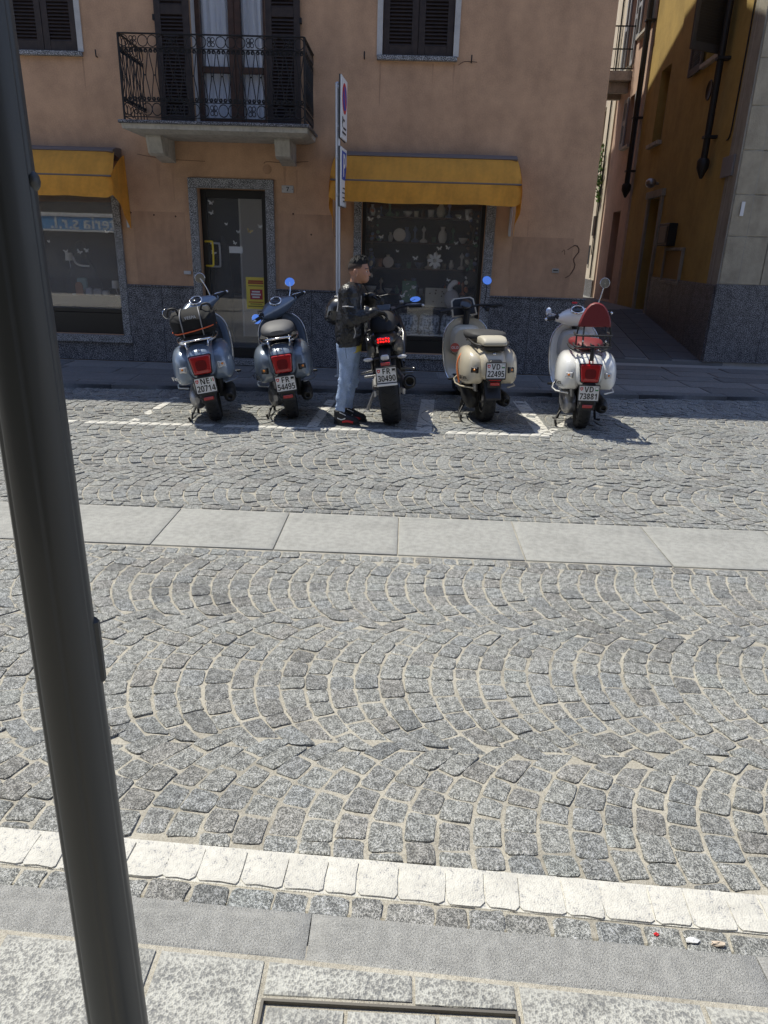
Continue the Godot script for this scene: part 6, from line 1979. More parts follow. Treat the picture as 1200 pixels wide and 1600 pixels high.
		arr[Mesh.ARRAY_VERTEX] = V
		arr[Mesh.ARRAY_NORMAL] = N
		arr[Mesh.ARRAY_INDEX] = I
		var am: ArrayMesh = into if into else ArrayMesh.new()
		am.add_surface_from_arrays(Mesh.PRIMITIVE_TRIANGLES, arr)
		return am

func build_person() -> void:
	# he stands facing +x (to the right), his right side towards the street
	var o := thing("person", "young man in black riding jacket, light blue jeans and black red shoes, beside the motorcycle", "person", Vector3(-0.55, 0.012, 3.0), deg_to_rad(-6))
	o.scale = Vector3.ONE * 0.96
	var ank := [Vector3(-0.045, 0.09, 0.085), Vector3(0.0, 0.09, -0.09)]
	var knee := [Vector3(-0.004, 0.43, 0.088), Vector3(0.04, 0.43, -0.088)]
	var hip := [Vector3(0.02, 0.8, 0.075), Vector3(0.025, 0.8, -0.075)]
	var sho := [Vector3(0.035, 1.262, 0.15), Vector3(0.06, 1.262, -0.15)]
	var elb := [Vector3(0.075, 1.03, 0.205), Vector3(0.17, 1.07, -0.21)]
	var wri := [Vector3(0.285, 1.105, 0.13), Vector3(0.22, 1.225, -0.06)]
	# the body itself, continuous from head to ankles
	var f := Field.new(Vector3(-0.2, 0.02, -0.33), Vector3(0.42, 1.42, 0.33), 0.016)
	for s in 2:
		f.capsule(hip[s], knee[s], 0.078, 0.05)
		f.capsule(knee[s], ank[s], 0.048, 0.034)
		f.capsule(ank[s], ank[s] + Vector3(0.13, -0.045, 0.01), 0.034, 0.026)
		f.capsule(sho[s], elb[s], 0.048, 0.04)
		f.capsule(elb[s], wri[s], 0.04, 0.029)
		var z: float = [0.065, -0.065][s]
		f.capsule(Vector3(0.025, 0.84, z), Vector3(0.03, 1.0, z), 0.09, 0.085, 0.04)
		f.capsule(Vector3(0.03, 1.0, z), Vector3(0.045, 1.22, z), 0.085, 0.09, 0.04)
	f.capsule(Vector3(0.05, 1.26, -0.1), Vector3(0.05, 1.26, 0.1), 0.06, 0.06, 0.04)
	f.capsule(Vector3(0.06, 1.28, 0), Vector3(0.09, 1.42, 0), 0.055, 0.055, 0.03)
	var h := Field.new(Vector3(-0.03, 1.27, -0.12), Vector3(0.25, 1.6, 0.12), 0.0042)
	h.capsule(Vector3(0.062, 1.29, 0), Vector3(0.088, 1.42, 0), 0.053, 0.052, 0.02)
	h.blob(Vector3(0.1, 1.487, 0), Vector3(0.097, 0.088, 0.075), 0.02)
	h.blob(Vector3(0.135, 1.43, 0), Vector3(0.064, 0.07, 0.06), 0.03)
	h.blob(Vector3(0.165, 1.385, 0), Vector3(0.033, 0.026, 0.035), 0.03)
	h.blob(Vector3(0.172, 1.477, 0), Vector3(0.024, 0.016, 0.052), 0.015)
	h.capsule(Vector3(0.192, 1.462, 0), Vector3(0.209, 1.432, 0), 0.008, 0.0115, 0.012)
	for s in [-1.0, 1.0]:
		h.blob(Vector3(0.203, 1.428, s * 0.009), Vector3(0.009, 0.007, 0.008), 0.006)
		h.blob(Vector3(0.17, 1.432, s * 0.038), Vector3(0.02, 0.02, 0.018), 0.02)
		h.blob(Vector3(0.192, 1.46, s * 0.03), Vector3(0.012, 0.009, 0.015), 0.004, true)
		h.blob(Vector3(0.088, 1.448, s * 0.075), Vector3(0.021, 0.033, 0.012), 0.006, false, Basis(Vector3.UP, s * 0.35) * Basis(Vector3.BACK, 0.2))
		h.blob(Vector3(0.092, 1.45, s * 0.088), Vector3(0.012, 0.02, 0.006), 0.004, true)
	h.blob(Vector3(0.192, 1.404, 0), Vector3(0.012, 0.0065, 0.022), 0.006)
	h.blob(Vector3(0.19, 1.392, 0), Vector3(0.012, 0.0065, 0.02), 0.006)
	var body := f.mesh()
	h.mesh(body)
	put("body", body, M.skin, o)
	for s in [-1.0, 1.0]:
		var e := part("eye", Sh.new().ball(Vector3(0.181, 1.461, s * 0.03), Vector3(0.011, 0.011, 0.012), Basis.IDENTITY, 12, 8), plain(lin(0.6, 0.57, 0.54), 0.2), o)
		part("iris", Sh.new().ball(Vector3(0.188, 1.461, s * 0.0305), Vector3(0.0052, 0.006, 0.006), Basis.IDENTITY, 10, 6), plain(lin(0.02, 0.012, 0.008), 0.2), e)
		part("eyebrow", Sh.new().tube([h.snap(Vector3(0.19, 1.481, s * 0.014), 0.001), h.snap(Vector3(0.187, 1.485, s * 0.032), 0.001), h.snap(Vector3(0.172, 1.481, s * 0.05), 0.001)], 0.0035, 6), M.hair, o)
	part("mouth", Sh.new().tube([h.snap(Vector3(0.2, 1.398, -0.017), 0.0), h.snap(Vector3(0.21, 1.3985, 0.0), 0.0), h.snap(Vector3(0.2, 1.398, 0.017), 0.0)], 0.0028, 6), plain(lin(0.2, 0.07, 0.055), 0.5), o)
	part("earring", Sh.new().ball(Vector3(0.093, 1.418, 0.083), Vector3(0.004, 0.004, 0.004), Basis.IDENTITY, 8, 6), M.chrome, o)
	# hair: thick and black on top, faded at the sides
	var hr := Field.new(Vector3(-0.03, 1.42, -0.11), Vector3(0.24, 1.65, 0.11), 0.004)
	hr.blob(Vector3(0.102, 1.519, 0), Vector3(0.091, 0.073, 0.07), 0.01)
	for k in 170:
		var a := rng.randf() * TAU
		var q := sqrt(rng.randf())
		var p := Vector3(0.108 + cos(a) * q * 0.085, 0, sin(a) * q * 0.062)
		p.y = 1.512 + 0.078 * sqrt(maxf(0.0, 1.0 - q * q * 0.85))
		hr.capsule(p - Vector3(0.006, 0.012, 0), p + Vector3(rng.randf_range(-0.004, 0.02), rng.randf_range(0.004, 0.022), rng.randf_range(-0.009, 0.009)), 0.0075, 0.0035, 0.004)
	hr.keep(Vector3(0.2, -0.98, 0).normalized(), Vector3(0.1, 1.512, 0))
	hr.keep(Vector3(0.9, -0.42, 0).normalized(), Vector3(0.183, 1.515, 0))
	put("hair", hr.mesh(), M.hair, o)
	for q in [[1.498, 0.0, lin(0.035, 0.024, 0.02)], [1.486, -0.0007, lin(0.085, 0.053, 0.04)], [1.472, -0.0013, lin(0.2, 0.115, 0.08)]]:
		var fade := Field.new(Vector3(-0.03, 1.38, -0.1), Vector3(0.24, 1.6, 0.1), 0.0055)
		fade.blob(Vector3(0.099, 1.487, 0), Vector3(0.0988 + q[1], 0.0895 + q[1], 0.0768 + q[1]), 0.01)
		fade.keep(Vector3(0.25, -0.97, 0).normalized(), Vector3(0.1, q[0], 0))
		fade.keep(Vector3(1, 0.15, 0).normalized(), Vector3(0.152 + q[1] * 6.0, 1.5, 0))
		put("faded_hair", fade.mesh(), plain(q[2], 0.85), o)
	# jacket
	var j := Field.new(Vector3(-0.2, 0.7, -0.33), Vector3(0.36, 1.42, 0.33), 0.0105)
	for s in 2:
		var z: float = [0.07, -0.07][s]
		j.capsule(Vector3(0.03, 0.72, z), Vector3(0.025, 0.9, z), 0.118, 0.118, 0.05)
		j.capsule(Vector3(0.025, 0.9, z), Vector3(0.03, 1.05, z), 0.118, 0.117, 0.05)
		j.capsule(Vector3(0.03, 1.05, z), Vector3(0.04, 1.21, z), 0.117, 0.115, 0.05)
		j.capsule(sho[s] - Vector3(0, 0, sho[s].z * 0.35), sho[s], 0.084, 0.082, 0.05)
		j.capsule(sho[s], sho[s].lerp(elb[s], 0.55), 0.084, 0.077, 0.04)
		j.capsule(sho[s].lerp(elb[s], 0.5), elb[s], 0.073, 0.069, 0.02)
		j.capsule(elb[s], elb[s].lerp(wri[s], 0.5), 0.068, 0.06, 0.025)
		j.capsule(elb[s].lerp(wri[s], 0.45), wri[s], 0.06, 0.05, 0.02)
		# folds round the sleeve
		for k in 4:
			var t := 0.55 + k * 0.13
			var q: Vector3 = sho[s].lerp(elb[s], t)
			var w := Vector3(0.05, 0.02 * (1 if k % 2 else -1), 0.03 * signf(q.z))
			j.capsule(q - w, q + w, 0.028, 0.024, 0.016)
			q = elb[s].lerp(wri[s], 0.08 + k * 0.2)
			j.capsule(q + Vector3(-0.015, 0.045, 0.02 * signf(q.z)), q + Vector3(0.02, -0.04, 0.025 * signf(q.z)), 0.02, 0.02, 0.014)
	j.capsule(Vector3(0.05, 1.3, -0.02), Vector3(0.055, 1.3, 0.02), 0.075, 0.075, 0.03)
	j.capsule(Vector3(0.06, 1.3, 0), Vector3(0.075, 1.352, 0), 0.068, 0.064, 0.015)
	for k in 5:
		j.capsule(Vector3(-0.05 + 0.03 * k, 0.83 + 0.07 * k, 0.165), Vector3(0.06 + 0.02 * k, 0.86 + 0.06 * k, 0.17), 0.016, 0.012, 0.02)
	j.keep(Vector3(0.12, -1, 0).normalized(), Vector3(0.03, 0.768, 0))
	j.keep(Vector3(0.12, 1, 0).normalized(), Vector3(0.07, 1.36, 0))
	put("jacket", j.mesh(), M.jacket, o)
	var pipe := plain(lin(0.5, 0.5, 0.52), 0.4)
	for line in [[Vector3(-0.08, 1.25, 0.1), Vector3(-0.09, 1.17, 0.14), Vector3(-0.09, 1.1, 0.16)], [Vector3(0.0, 1.15, 0.24), Vector3(0.05, 1.155, 0.26), Vector3(0.1, 1.15, 0.24)], [Vector3(0.13, 1.24, 0.1), Vector3(0.14, 1.18, 0.11), Vector3(0.15, 1.1, 0.1)], [Vector3(0.1, 0.97, 0.19), Vector3(0.12, 0.92, 0.18), Vector3(0.1, 0.86, 0.18)]]:
		var pts := []
		for p in arc(line, 12):
			pts.append(j.snap(p, 0.001))
		part("piping", Sh.new().tube(pts, 0.005, 6), pipe, o)
	# shirt hem, jeans
	var sh := []
	for y in [0.725, 0.74, 0.765, 0.8]:
		var r := PackedVector3Array()
		for k in 32:
			var a := TAU * k / 32.0
			r.append(Vector3(0.028 + cos(a) * 0.112, y + 0.006 * sin(a * 5.0) * (1.0 if y < 0.745 else 0.0) - 0.01 * cos(a), sin(a) * 0.172))
		sh.append(r)
	part("shirt_hem", Sh.new().loft(sh, false), plain(lin(0.62, 0.5, 0.1), 0.85), o)
	var t := Field.new(Vector3(-0.15, 0.05, -0.22), Vector3(0.2, 0.9, 0.22), 0.0095)
	for s in 2:
		t.capsule(hip[s] + Vector3(0, 0.05, 0), hip[s] - Vector3(0, 0.06, 0), 0.098, 0.098, 0.03)
		t.capsule(hip[s] + Vector3(-0.012, -0.02, 0), hip[s].lerp(knee[s], 0.35), 0.097, 0.08, 0.03)
		t.capsule(hip[s].lerp(knee[s], 0.3) + Vector3(0.008, 0, 0), knee[s], 0.081, 0.055, 0.02)
		t.capsule(knee[s], ank[s].lerp(knee[s], 0.5) + Vector3(-0.012, 0, 0), 0.054, 0.052, 0.02)
		t.capsule(ank[s].lerp(knee[s], 0.5) + Vector3(-0.012, 0, 0), ank[s] + Vector3(0, 0.015, 0), 0.05, 0.042, 0.02)
		for k in 5:
			var y := 0.37 + k * 0.035
			var q: Vector3 = ank[s].lerp(knee[s], clampf((y - 0.09) / 0.34, 0.0, 1.0))
			t.capsule(q + Vector3(-0.05, 0.012, 0.015), q + Vector3(0.055, -0.012, 0.012), 0.012, 0.016, 0.012)
		for k in 3:
			var q: Vector3 = ank[s] + Vector3(0, 0.03 + k * 0.028, 0)
			t.capsule(q + Vector3(-0.035, 0.004, 0.02), q + Vector3(0.035, -0.006, 0.02), 0.014, 0.016, 0.01)
	t.keep(Vector3.UP, Vector3(0, 0.86, 0))
	t.keep(Vector3.DOWN, Vector3(0, 0.088, 0))
	put("jeans", t.mesh(), M.denim, o)
	var pk := []
	for p in arc([Vector3(0.02, 0.76, 0.2), Vector3(0.025, 0.7, 0.2), Vector3(0.03, 0.66, 0.19)], 8):
		pk.append(t.snap(p, 0.0005))
	part("seam", Sh.new().tube(pk, 0.003, 5), plain(lin(0.16, 0.22, 0.36), 0.9), o)
	# shoes
	for s in 2:
		var a: Vector3 = ank[s]
		var g := Field.new(a + Vector3(-0.09, -0.1, -0.07), a + Vector3(0.24, 0.08, 0.08), 0.006)
		g.capsule(a + Vector3(-0.012, 0.03, 0), a + Vector3(-0.012, -0.03, 0), 0.053, 0.05, 0.02)
		g.capsule(a + Vector3(-0.01, -0.045, 0), a + Vector3(0.15, -0.055, 0.012), 0.046, 0.043, 0.03)
		g.capsule(a + Vector3(0.02, 0.0, 0), a + Vector3(0.11, -0.045, 0.01), 0.046, 0.042, 0.03)
		g.keep(Vector3.DOWN, a + Vector3(0, -0.078, 0))
		g.keep(Vector3.UP, a + Vector3(0, 0.05, 0))
		var shoe := put("shoe", g.mesh(), M.black_plastic, o)
		var so := PackedVector2Array()
		for k in 28:
			var u := TAU * k / 28.0
			so.append(Vector2(0.068 + cos(u) * 0.135, sin(u) * (0.05 + 0.006 * cos(u))))
		part("sole", Sh.new().prism(so, 0.02, Transform3D(Basis(Vector3.RIGHT, Vector3.FORWARD, Vector3.UP) * Basis(Vector3.BACK, -0.07), a + Vector3(0, -0.07, 0))), plain(lin(0.05, 0.05, 0.05), 0.7), shoe)
		for q in [[[Vector3(0.03, -0.06, 0.05), Vector3(0.08, -0.045, 0.055), Vector3(0.14, -0.055, 0.055)], 0.012, M.red], [[Vector3(-0.02, -0.02, 0.05), Vector3(0.02, -0.035, 0.055), Vector3(0.06, -0.02, 0.05)], 0.006, M.white], [[Vector3(0.0, 0.035, 0.05), Vector3(0.04, 0.02, 0.045), Vector3(0.06, 0.0, 0.03)], 0.005, M.white]]:
			var pts := []
			for p in arc(q[0], 8):
				pts.append(g.snap(a + Vector3(p.x, p.y, p.z), -0.002))
			part("accent", Sh.new().tube(pts, q[1], 6), q[2], shoe)
	# gloved hands: palm, four fingers of their own lengths, thumb from the side
	for s in 2:
		var w: Vector3 = wri[s]
		var dirn := Vector3(0.98, -0.12, -0.16).normalized() if s == 0 else Vector3(0.96, 0.05, 0.25).normalized()
		var across := Vector3(0.1, 0.35, 1.0).normalized() if s == 0 else Vector3(-0.2, 0.3, 1.0).normalized()
		across = (across - dirn * across.dot(dirn)).normalized()
		var down := dirn.cross(across)
		if down.y > 0.0:
			down = -down
		var g := Field.new(w - Vector3.ONE * 0.09, w + Vector3(0.24, 0.12, 0.12), 0.0048)
		g.capsule(w - dirn * 0.05, w + dirn * 0.012, 0.04, 0.032, 0.02)
		for k in 4:
			var u := (k - 1.5) * 0.0195
			var len: float = [0.034, 0.038, 0.036, 0.028][k] if s == 0 else [0.028, 0.036, 0.038, 0.034][k]
			var kn := w + dirn * 0.085 + across * u
			g.capsule(w + dirn * 0.01 + across * u * 0.7, kn, 0.017, 0.0125, 0.012)
			var m := kn + dirn * len * 0.85 + down * len * 0.5
			var m2 := m + dirn * len * 0.3 + down * len * 0.75
			g.capsule(kn, m, 0.0112, 0.0102, 0.004)
			g.capsule(m, m2, 0.0102, 0.009, 0.004)
			g.capsule(m2, m2 + down * len * 0.55 - dirn * len * 0.2, 0.009, 0.0085, 0.004)
		var ts := -1.0 if s == 0 else 1.0
		var tb := w + dirn * 0.02 + across * ts * 0.024
		var t1 := tb + dirn * 0.032 + across * ts * 0.022 + down * 0.012
		g.capsule(tb, t1, 0.0145, 0.012, 0.008)
		g.capsule(t1, t1 + dirn * 0.03 + down * 0.018 + across * ts * 0.002, 0.012, 0.0095, 0.004)
		var gl := put("glove", g.mesh(), M.glove, o)
		part("cuff", Sh.new().lathe([Vector2(0.036, 0.0), Vector2(0.044, 0.005), Vector2(0.048, 0.05), Vector2(0.043, 0.055)], w - dirn * 0.05, Basis(across, -dirn, across.cross(-dirn)), 18, true), M.black_gloss, gl)
	# the phone-like dark thing in his left hand
	var ph := thing("phone", "dark flat phone held up in the young man's far hand", "phone", o.transform * Vector3(0.335, 1.17, -0.045), deg_to_rad(-20))
	part("case", Sh.new().box(Vector3(0, 0.07, 0), Vector3(0.14, 0.011, 0.072), 0.004, Basis(Vector3.BACK, 0.25)), M.black_gloss, ph)
	# his helmet
	var he := thing("helmet", "black full face helmet hanging from the young man's far arm", "helmet", o.transform * Vector3(-0.115, 0.935, -0.2), deg_to_rad(170))
	var hf := Field.new(Vector3(-0.18, -0.02, -0.16), Vector3(0.2, 0.3, 0.16), 0.007)
	hf.blob(Vector3(0, 0.135, 0), Vector3(0.135, 0.128, 0.118), 0.02)
	hf.blob(Vector3(0.055, 0.07, 0), Vector3(0.095, 0.065, 0.095), 0.03)
	hf.keep(Vector3.DOWN, Vector3(0, 0.012, 0))
	put("shell", hf.mesh(), M.black_gloss, he)
	var vr := []
	for y in [0.1, 0.13, 0.165, 0.185]:
		var r := PackedVector3Array()
		for k in 19:
			var a := lerpf(-1.2, 1.2, k / 18.0)
			r.append(hf.snap(Vector3(cos(a) * 0.15, y, sin(a) * 0.13), 0.004))
		vr.append(r)
	part("visor", Sh.new().loft(vr, false, true, false), paint(lin(0.02, 0.022, 0.025), 0.08, 1.0), he)
	part("lining", Sh.new().ball(Vector3(0.01, 0.013, 0), Vector3(0.085, 0.012, 0.075), Basis.IDENTITY, 16, 6), M.rubber, he)
	part("vent", Sh.new().box(hf.snap(Vector3(0.03, 0.27, 0), 0.003), Vector3(0.05, 0.012, 0.03), 0.005), M.white_plaster, he)
	part("strap", Sh.new().tube(arc([Vector3(-0.06, 0.02, -0.07), Vector3(-0.12, 0.08, -0.07), Vector3(-0.2, 0.17, -0.02), Vector3(-0.25, 0.2, 0.02)], 14), 0.007, 6), M.black_plastic, he)

# ---------------------------------------------------------------- what stands in the shop windows
func butterfly(at: Vector3, label: String, group: String, m: Material, size := 1.0) -> Node3D:
	var b := thing("paper_butterfly", label, "decoration", at, rng.randf_range(-0.5, 0.5), group, rng.randf_range(-0.5, 0.5))
	for s in [-1.0, 1.0]:
		var w := PackedVector2Array([Vector2(0, -0.006), Vector2(0.012, -0.02), Vector2(0.026, -0.016), Vector2(0.022, -0.002), Vector2(0.04, 0.012), Vector2(0.038, 0.028), Vector2(0.018, 0.02), Vector2(0, 0.006)])
		for k in w.size():
			w[k] *= size
		part("wing", Sh.new().prism(w, 0.001, Transform3D(Basis(Vector3.UP, -0.55) if s > 0 else Basis(Vector3.UP, PI + 0.55), Vector3.ZERO)), m, b)
	return b

const ORD := ["first", "second", "third", "fourth", "fifth", "sixth", "seventh", "eighth", "ninth", "tenth", "eleventh", "twelfth", "thirteenth", "fourteenth", "fifteenth", "sixteenth", "seventeenth"]

func flutter(spots: Array, z: float, where: String, group: String, m: Material) -> void:
	spots.sort_custom(func(a, b): return a[0] < b[0])
	for k in spots.size():
		butterfly(Vector3(spots[k][0], spots[k][1], z), "white paper butterfly, %s from the left %s" % [ORD[k], where], group, m, rng.randf_range(0.7, 1.2))

func build_goods() -> void:
	var paper := plain(lin(0.75, 0.75, 0.72), 0.8)
	var gold := plain(lin(0.55, 0.42, 0.15), 0.6)
	var G := "paper butterflies on the right shop window"
	flutter([[-0.37, 1.75], [-0.15, 1.58], [0.09, 1.5], [-0.52, 1.96], [0.64, 2.01], [0.75, 2.0], [0.61, 1.7], [0.51, 1.64], [0.53, 1.24], [0.84, 1.71], [-0.07, 1.02], [0.07, 1.13], [0.36, 1.4], [0.4, 1.63]], -0.17, "behind the right shop window", G, paper)
	G = "paper butterflies on the shop door"
	flutter([[-2.59, 2.1], [-2.4, 1.85], [-2.25, 1.76], [-1.96, 1.83], [-2.3, 1.62], [-2.6, 1.49], [-2.59, 1.98]], -0.165, "on the glass shop door", G, paper)
	butterfly(Vector3(-2.1, 1.77, -0.165), "yellow and white butterfly on the grey side of the shop door", "", gold, 1.2)
	G = "paper butterflies on the left shop window"
	flutter([[-4.58, 1.45], [-4.4, 1.45], [-4.29, 1.47], [-4.79, 1.57], [-4.01, 1.71]], -0.17, "behind the left shop window", G, paper)
	# notices on the door
	var p := thing("poster", "yellow poster with a red panel on the lower right of the shop door", "poster", Vector3(-2.035, 0.79, -0.137))
	part("sheet", Sh.new().box(Vector3(0, 0.205, 0), Vector3(0.27, 0.41, 0.003)), plain(lin(0.75, 0.6, 0.1), 0.6), p)
	part("panel", Sh.new().box(Vector3(0.0, 0.19, 0.002), Vector3(0.17, 0.13, 0.002)), plain(lin(0.42, 0.05, 0.06), 0.6), p)
	for r in [[0.36, 0.1, 0.2, 2], [0.335, 0.06, 0.21, 2], [0.3, 0.012, 0.2, 3], [0.225, 0.02, 0.11, 1], [0.19, 0.022, 0.13, 1], [0.155, 0.018, 0.1, 1], [0.09, 0.012, 0.2, 2], [0.065, 0.012, 0.16, 3], [0.035, 0.016, 0.22, 3]]:
		part("print", Sh.new().box(Vector3(-0.005, r[0], 0.0025 if r[3] != 1 else 0.0042), Vector3(r[2], minf(r[1], 0.022), 0.001)), [M.ink, paper, plain(lin(0.4, 0.08, 0.04), 0.6), plain(lin(0.25, 0.2, 0.05), 0.6)][r[3]], p)
	var n := thing("notice", "small white card on the glass at mid height of the shop door", "notice", Vector3(-2.29, 1.495, -0.15))
	part("card", Sh.new().box(Vector3(0, 0.042, 0), Vector3(0.18, 0.082, 0.002)), paper, n)
	var pn := thing("grey_panel", "tall grey board standing inside the glass door on its right", "board", Vector3(-2.14, 0.02, -0.6))
	part("board", Sh.new().box(Vector3(0, 1.3, 0), Vector3(0.36, 1.9, 0.02)), plain(lin(0.5, 0.48, 0.45), 0.8), pn)
	part("edge", Sh.new().box(Vector3(-0.18, 1.3, 0.012), Vector3(0.02, 1.9, 0.02)), paper, pn)
	var cb := thing("counter", "low grey counter seen through the shop door", "counter", Vector3(-2.28, 0.05, -0.9))
	part("top", Sh.new().box(Vector3(0, 0.86, 0), Vector3(0.62, 0.03, 0.4), 0.005), plain(lin(0.3, 0.29, 0.27), 0.7), cb)
	part("front", Sh.new().box(Vector3(0, 0.42, 0), Vector3(0.58, 0.84, 0.36)), plain(lin(0.2, 0.19, 0.18), 0.8), cb)
	var ct := thing("dark_coat", "dark long coat hanging inside the shop door on its left", "coat", Vector3(-2.55, 0.15, -0.45))
	part("cloth", Sh.new().loft([oval(0.02, -0.02, 0.02, 0.0), oval(0.1, -0.06, 0.06, 0.1), oval(0.13, -0.08, 0.08, 0.8), oval(0.09, -0.07, 0.07, 1.4), oval(0.02, -0.03, 0.03, 1.55)]), plain(lin(0.012, 0.012, 0.014), 0.9), ct, Vector3.ZERO, Basis(Vector3.RIGHT, -PI / 2))
	# crockery and trinkets on the shelves
	var tones := [plain(lin(0.5, 0.45, 0.34), 0.3), plain(lin(0.1, 0.2, 0.12), 0.3), plain(lin(0.42, 0.13, 0.03), 0.35), plain(lin(0.12, 0.16, 0.28), 0.3), plain(lin(0.62, 0.6, 0.56), 0.5), plain(lin(0.12, 0.07, 0.04), 0.5)]
	var shapes := [
		[Vector2(0.0, 0.0), Vector2(0.03, 0.0), Vector2(0.05, 0.05), Vector2(0.045, 0.1), Vector2(0.02, 0.14), Vector2(0.028, 0.17), Vector2(0.02, 0.17)],
		[Vector2(0.0, 0.0), Vector2(0.035, 0.0), Vector2(0.04, 0.07), Vector2(0.042, 0.1), Vector2(0.034, 0.1), Vector2(0.03, 0.02), Vector2(0.0, 0.015)],
		[Vector2(0.0, 0.0), Vector2(0.045, 0.0), Vector2(0.05, 0.02), Vector2(0.012, 0.05), Vector2(0.012, 0.12), Vector2(0.03, 0.15), Vector2(0.0, 0.2)],
		[Vector2(0.0, 0.0), Vector2(0.02, 0.0), Vector2(0.06, 0.05), Vector2(0.07, 0.08), Vector2(0.062, 0.08), Vector2(0.02, 0.02)]]
	var names := ["vase", "mug", "candlestick", "bowl"]
	var rows := {1.36: "lower shelf", 1.02: "bottom shelf", 1.7: "middle shelf", 2.02: "top shelf"}
	var meshes := []
	for s in shapes:
		meshes.append(Sh.new().lathe(s, Vector3.ZERO, Basis.IDENTITY, 14).done())
	for y in rows:
		var x := -0.52
		var at_row := 0
		while x < 0.88:
			var k := rng.randi() % 4
			var tone := rng.randi() % 6
			var m: Material = tones[tone]
			var t := thing(names[k], "%s %s, %s from the left on the %s of the right shop window" % [["cream", "dark green", "rust coloured", "dark blue", "off white", "dark brown"][tone], names[k], ORD[at_row], rows[y]], names[k], Vector3(x, y, -0.66 + rng.randf_range(-0.06, 0.04)), rng.randf() * TAU, "ornaments on the %s of the right shop window" % rows[y])
			var sc := rng.randf_range(0.55, 1.25)
			put("glazed_body", meshes[k], m, t, Transform3D(Basis.IDENTITY.scaled(Vector3.ONE * sc), Vector3.ZERO))
			x += rng.randf_range(0.095, 0.15)
			at_row += 1
	for q in [[-0.14, 1.7, 0.085, "round decorated plate standing on the middle shelf of the right window"], [-0.28, 1.36, 0.075, "dim round plate standing on the lower shelf of the right window"], [0.32, 0.86, 0.07, "wheel shaped white plate standing at the bottom of the right window"]]:
		var t := thing("plate", q[3], "plate", Vector3(q[0], q[1], -0.5))
		part("dish", Sh.new().lathe([Vector2(0.0, 0.0), Vector2(q[2] * 0.6, 0.002), Vector2(q[2], 0.016), Vector2(q[2] * 0.97, 0.02), Vector2(q[2] * 0.6, 0.008), Vector2(0, 0.006)], Vector3(0, q[2], 0), Basis(Vector3.RIGHT, PI / 2 - 0.25), 24), tones[4], t)
	var fl := thing("flower", "big white paper flower hanging in the middle of the right window", "decoration", Vector3(0.345, 1.48, -0.2))
	for k in 8:
		var a := TAU * k / 8.0
		part("petal", Sh.new().ball(Vector3(cos(a) * 0.062, sin(a) * 0.062, 0), Vector3(0.042, 0.021, 0.008), Basis(Vector3.BACK, a), 12, 6), paper, fl)
	part("heart", Sh.new().ball(Vector3(0, 0, 0.008), Vector3(0.02, 0.02, 0.012), Basis.IDENTITY, 10, 6), plain(lin(0.5, 0.48, 0.4), 0.8), fl)
	var fg := thing("figure", "pale bird like figure with a red tip at the right of the window", "figurine", Vector3(0.6, 0.86, -0.32))
	part("body", Sh.new().ball(Vector3(0, 0.13, 0), Vector3(0.1, 0.13, 0.08)), plain(lin(0.45, 0.43, 0.4), 0.8), fg)
	part("neck", Sh.new().tube(arc([Vector3(0.0, 0.2, 0), Vector3(-0.03, 0.28, 0.01), Vector3(0.02, 0.34, 0.02)], 10), 0.035, 10), paper, fg)
	part("head", Sh.new().ball(Vector3(0.03, 0.345, 0.02), Vector3(0.05, 0.035, 0.035)), paper, fg)
	part("beak", Sh.new().ball(Vector3(0.085, 0.34, 0.02), Vector3(0.022, 0.017, 0.017)), M.red, fg)
	for q in [[0.02, 0.5, 0.15, 0.34, "green patterned tin leaning at the left bottom of the window", 1, 0.92], [0.4, 0.5, 0.24, 0.3, "beige board leaning behind the pale figure in the window", 0, 0.87]]:
		var t := thing("panel", q[4], "panel", Vector3(q[0], q[6], -0.42))
		part("board", Sh.new().box(Vector3(0, q[3] * 0.42, 0), Vector3(q[2] * 1.3, q[3] * 0.84, 0.02), 0.004, Basis(Vector3.RIGHT, -0.12)), tones[q[5]], t)
		for k in 12:
			part("dot", Sh.new().ball(Vector3(rng.randf_range(-0.4, 0.4) * q[2], rng.randf_range(0.1, 0.75) * q[3], 0.012 - 0.0), Vector3(0.01, 0.01, 0.012), Basis.IDENTITY, 6, 4), tones[4] if q[5] == 1 else tones[5], t)
	var pat := textured(256, 301, [[0.03, 0.6], [0.1, 0.4]], [[0.0, Vector3(0.04, 0.05, 0.06)], [0.45, Vector3(0.1, 0.13, 0.15)], [0.52, Vector3(0.42, 0.46, 0.5)], [1.0, Vector3(0.62, 0.66, 0.68)]])
	var pm := stone(pat, 3.0, 0.8, 0.0)
	for q in [[0.02, 0.5, "left patterned grey cushion at the bottom of the right window"], [0.3, 0.5, "middle patterned grey cushion at the bottom of the right window"], [0.6, 0.5, "right patterned grey cushion at the bottom of the right window"]]:
		var t := thing("cushion", q[2], "cushion", Vector3(q[0], q[1], -0.33), rng.randf_range(-0.2, 0.2), "", rng.randf_range(-0.12, 0.12))
		var r := []
		for k in 7:
			var w := sin(PI * k / 6.0)
			r.append(oval(0.04 + 0.1 * sqrt(w), 0.15 - 0.14 * sqrt(w), 0.15 + 0.14 * sqrt(w), -0.05 + 0.1 * k / 6.0, 5.0, 24))
		part("cover", Sh.new().loft(r), pm, t, Vector3.ZERO, Basis(Vector3.RIGHT, -0.25))
	var cl := thing("folded_cloth", "striped folded cloth spread along the bottom of the right window", "cloth", Vector3(0.2, 0.5, -0.22))
	part("cloth", Sh.new().box(Vector3(0.05, 0.012, 0), Vector3(0.85, 0.02, 0.14), 0.008), plain(lin(0.4, 0.4, 0.38), 0.9), cl)
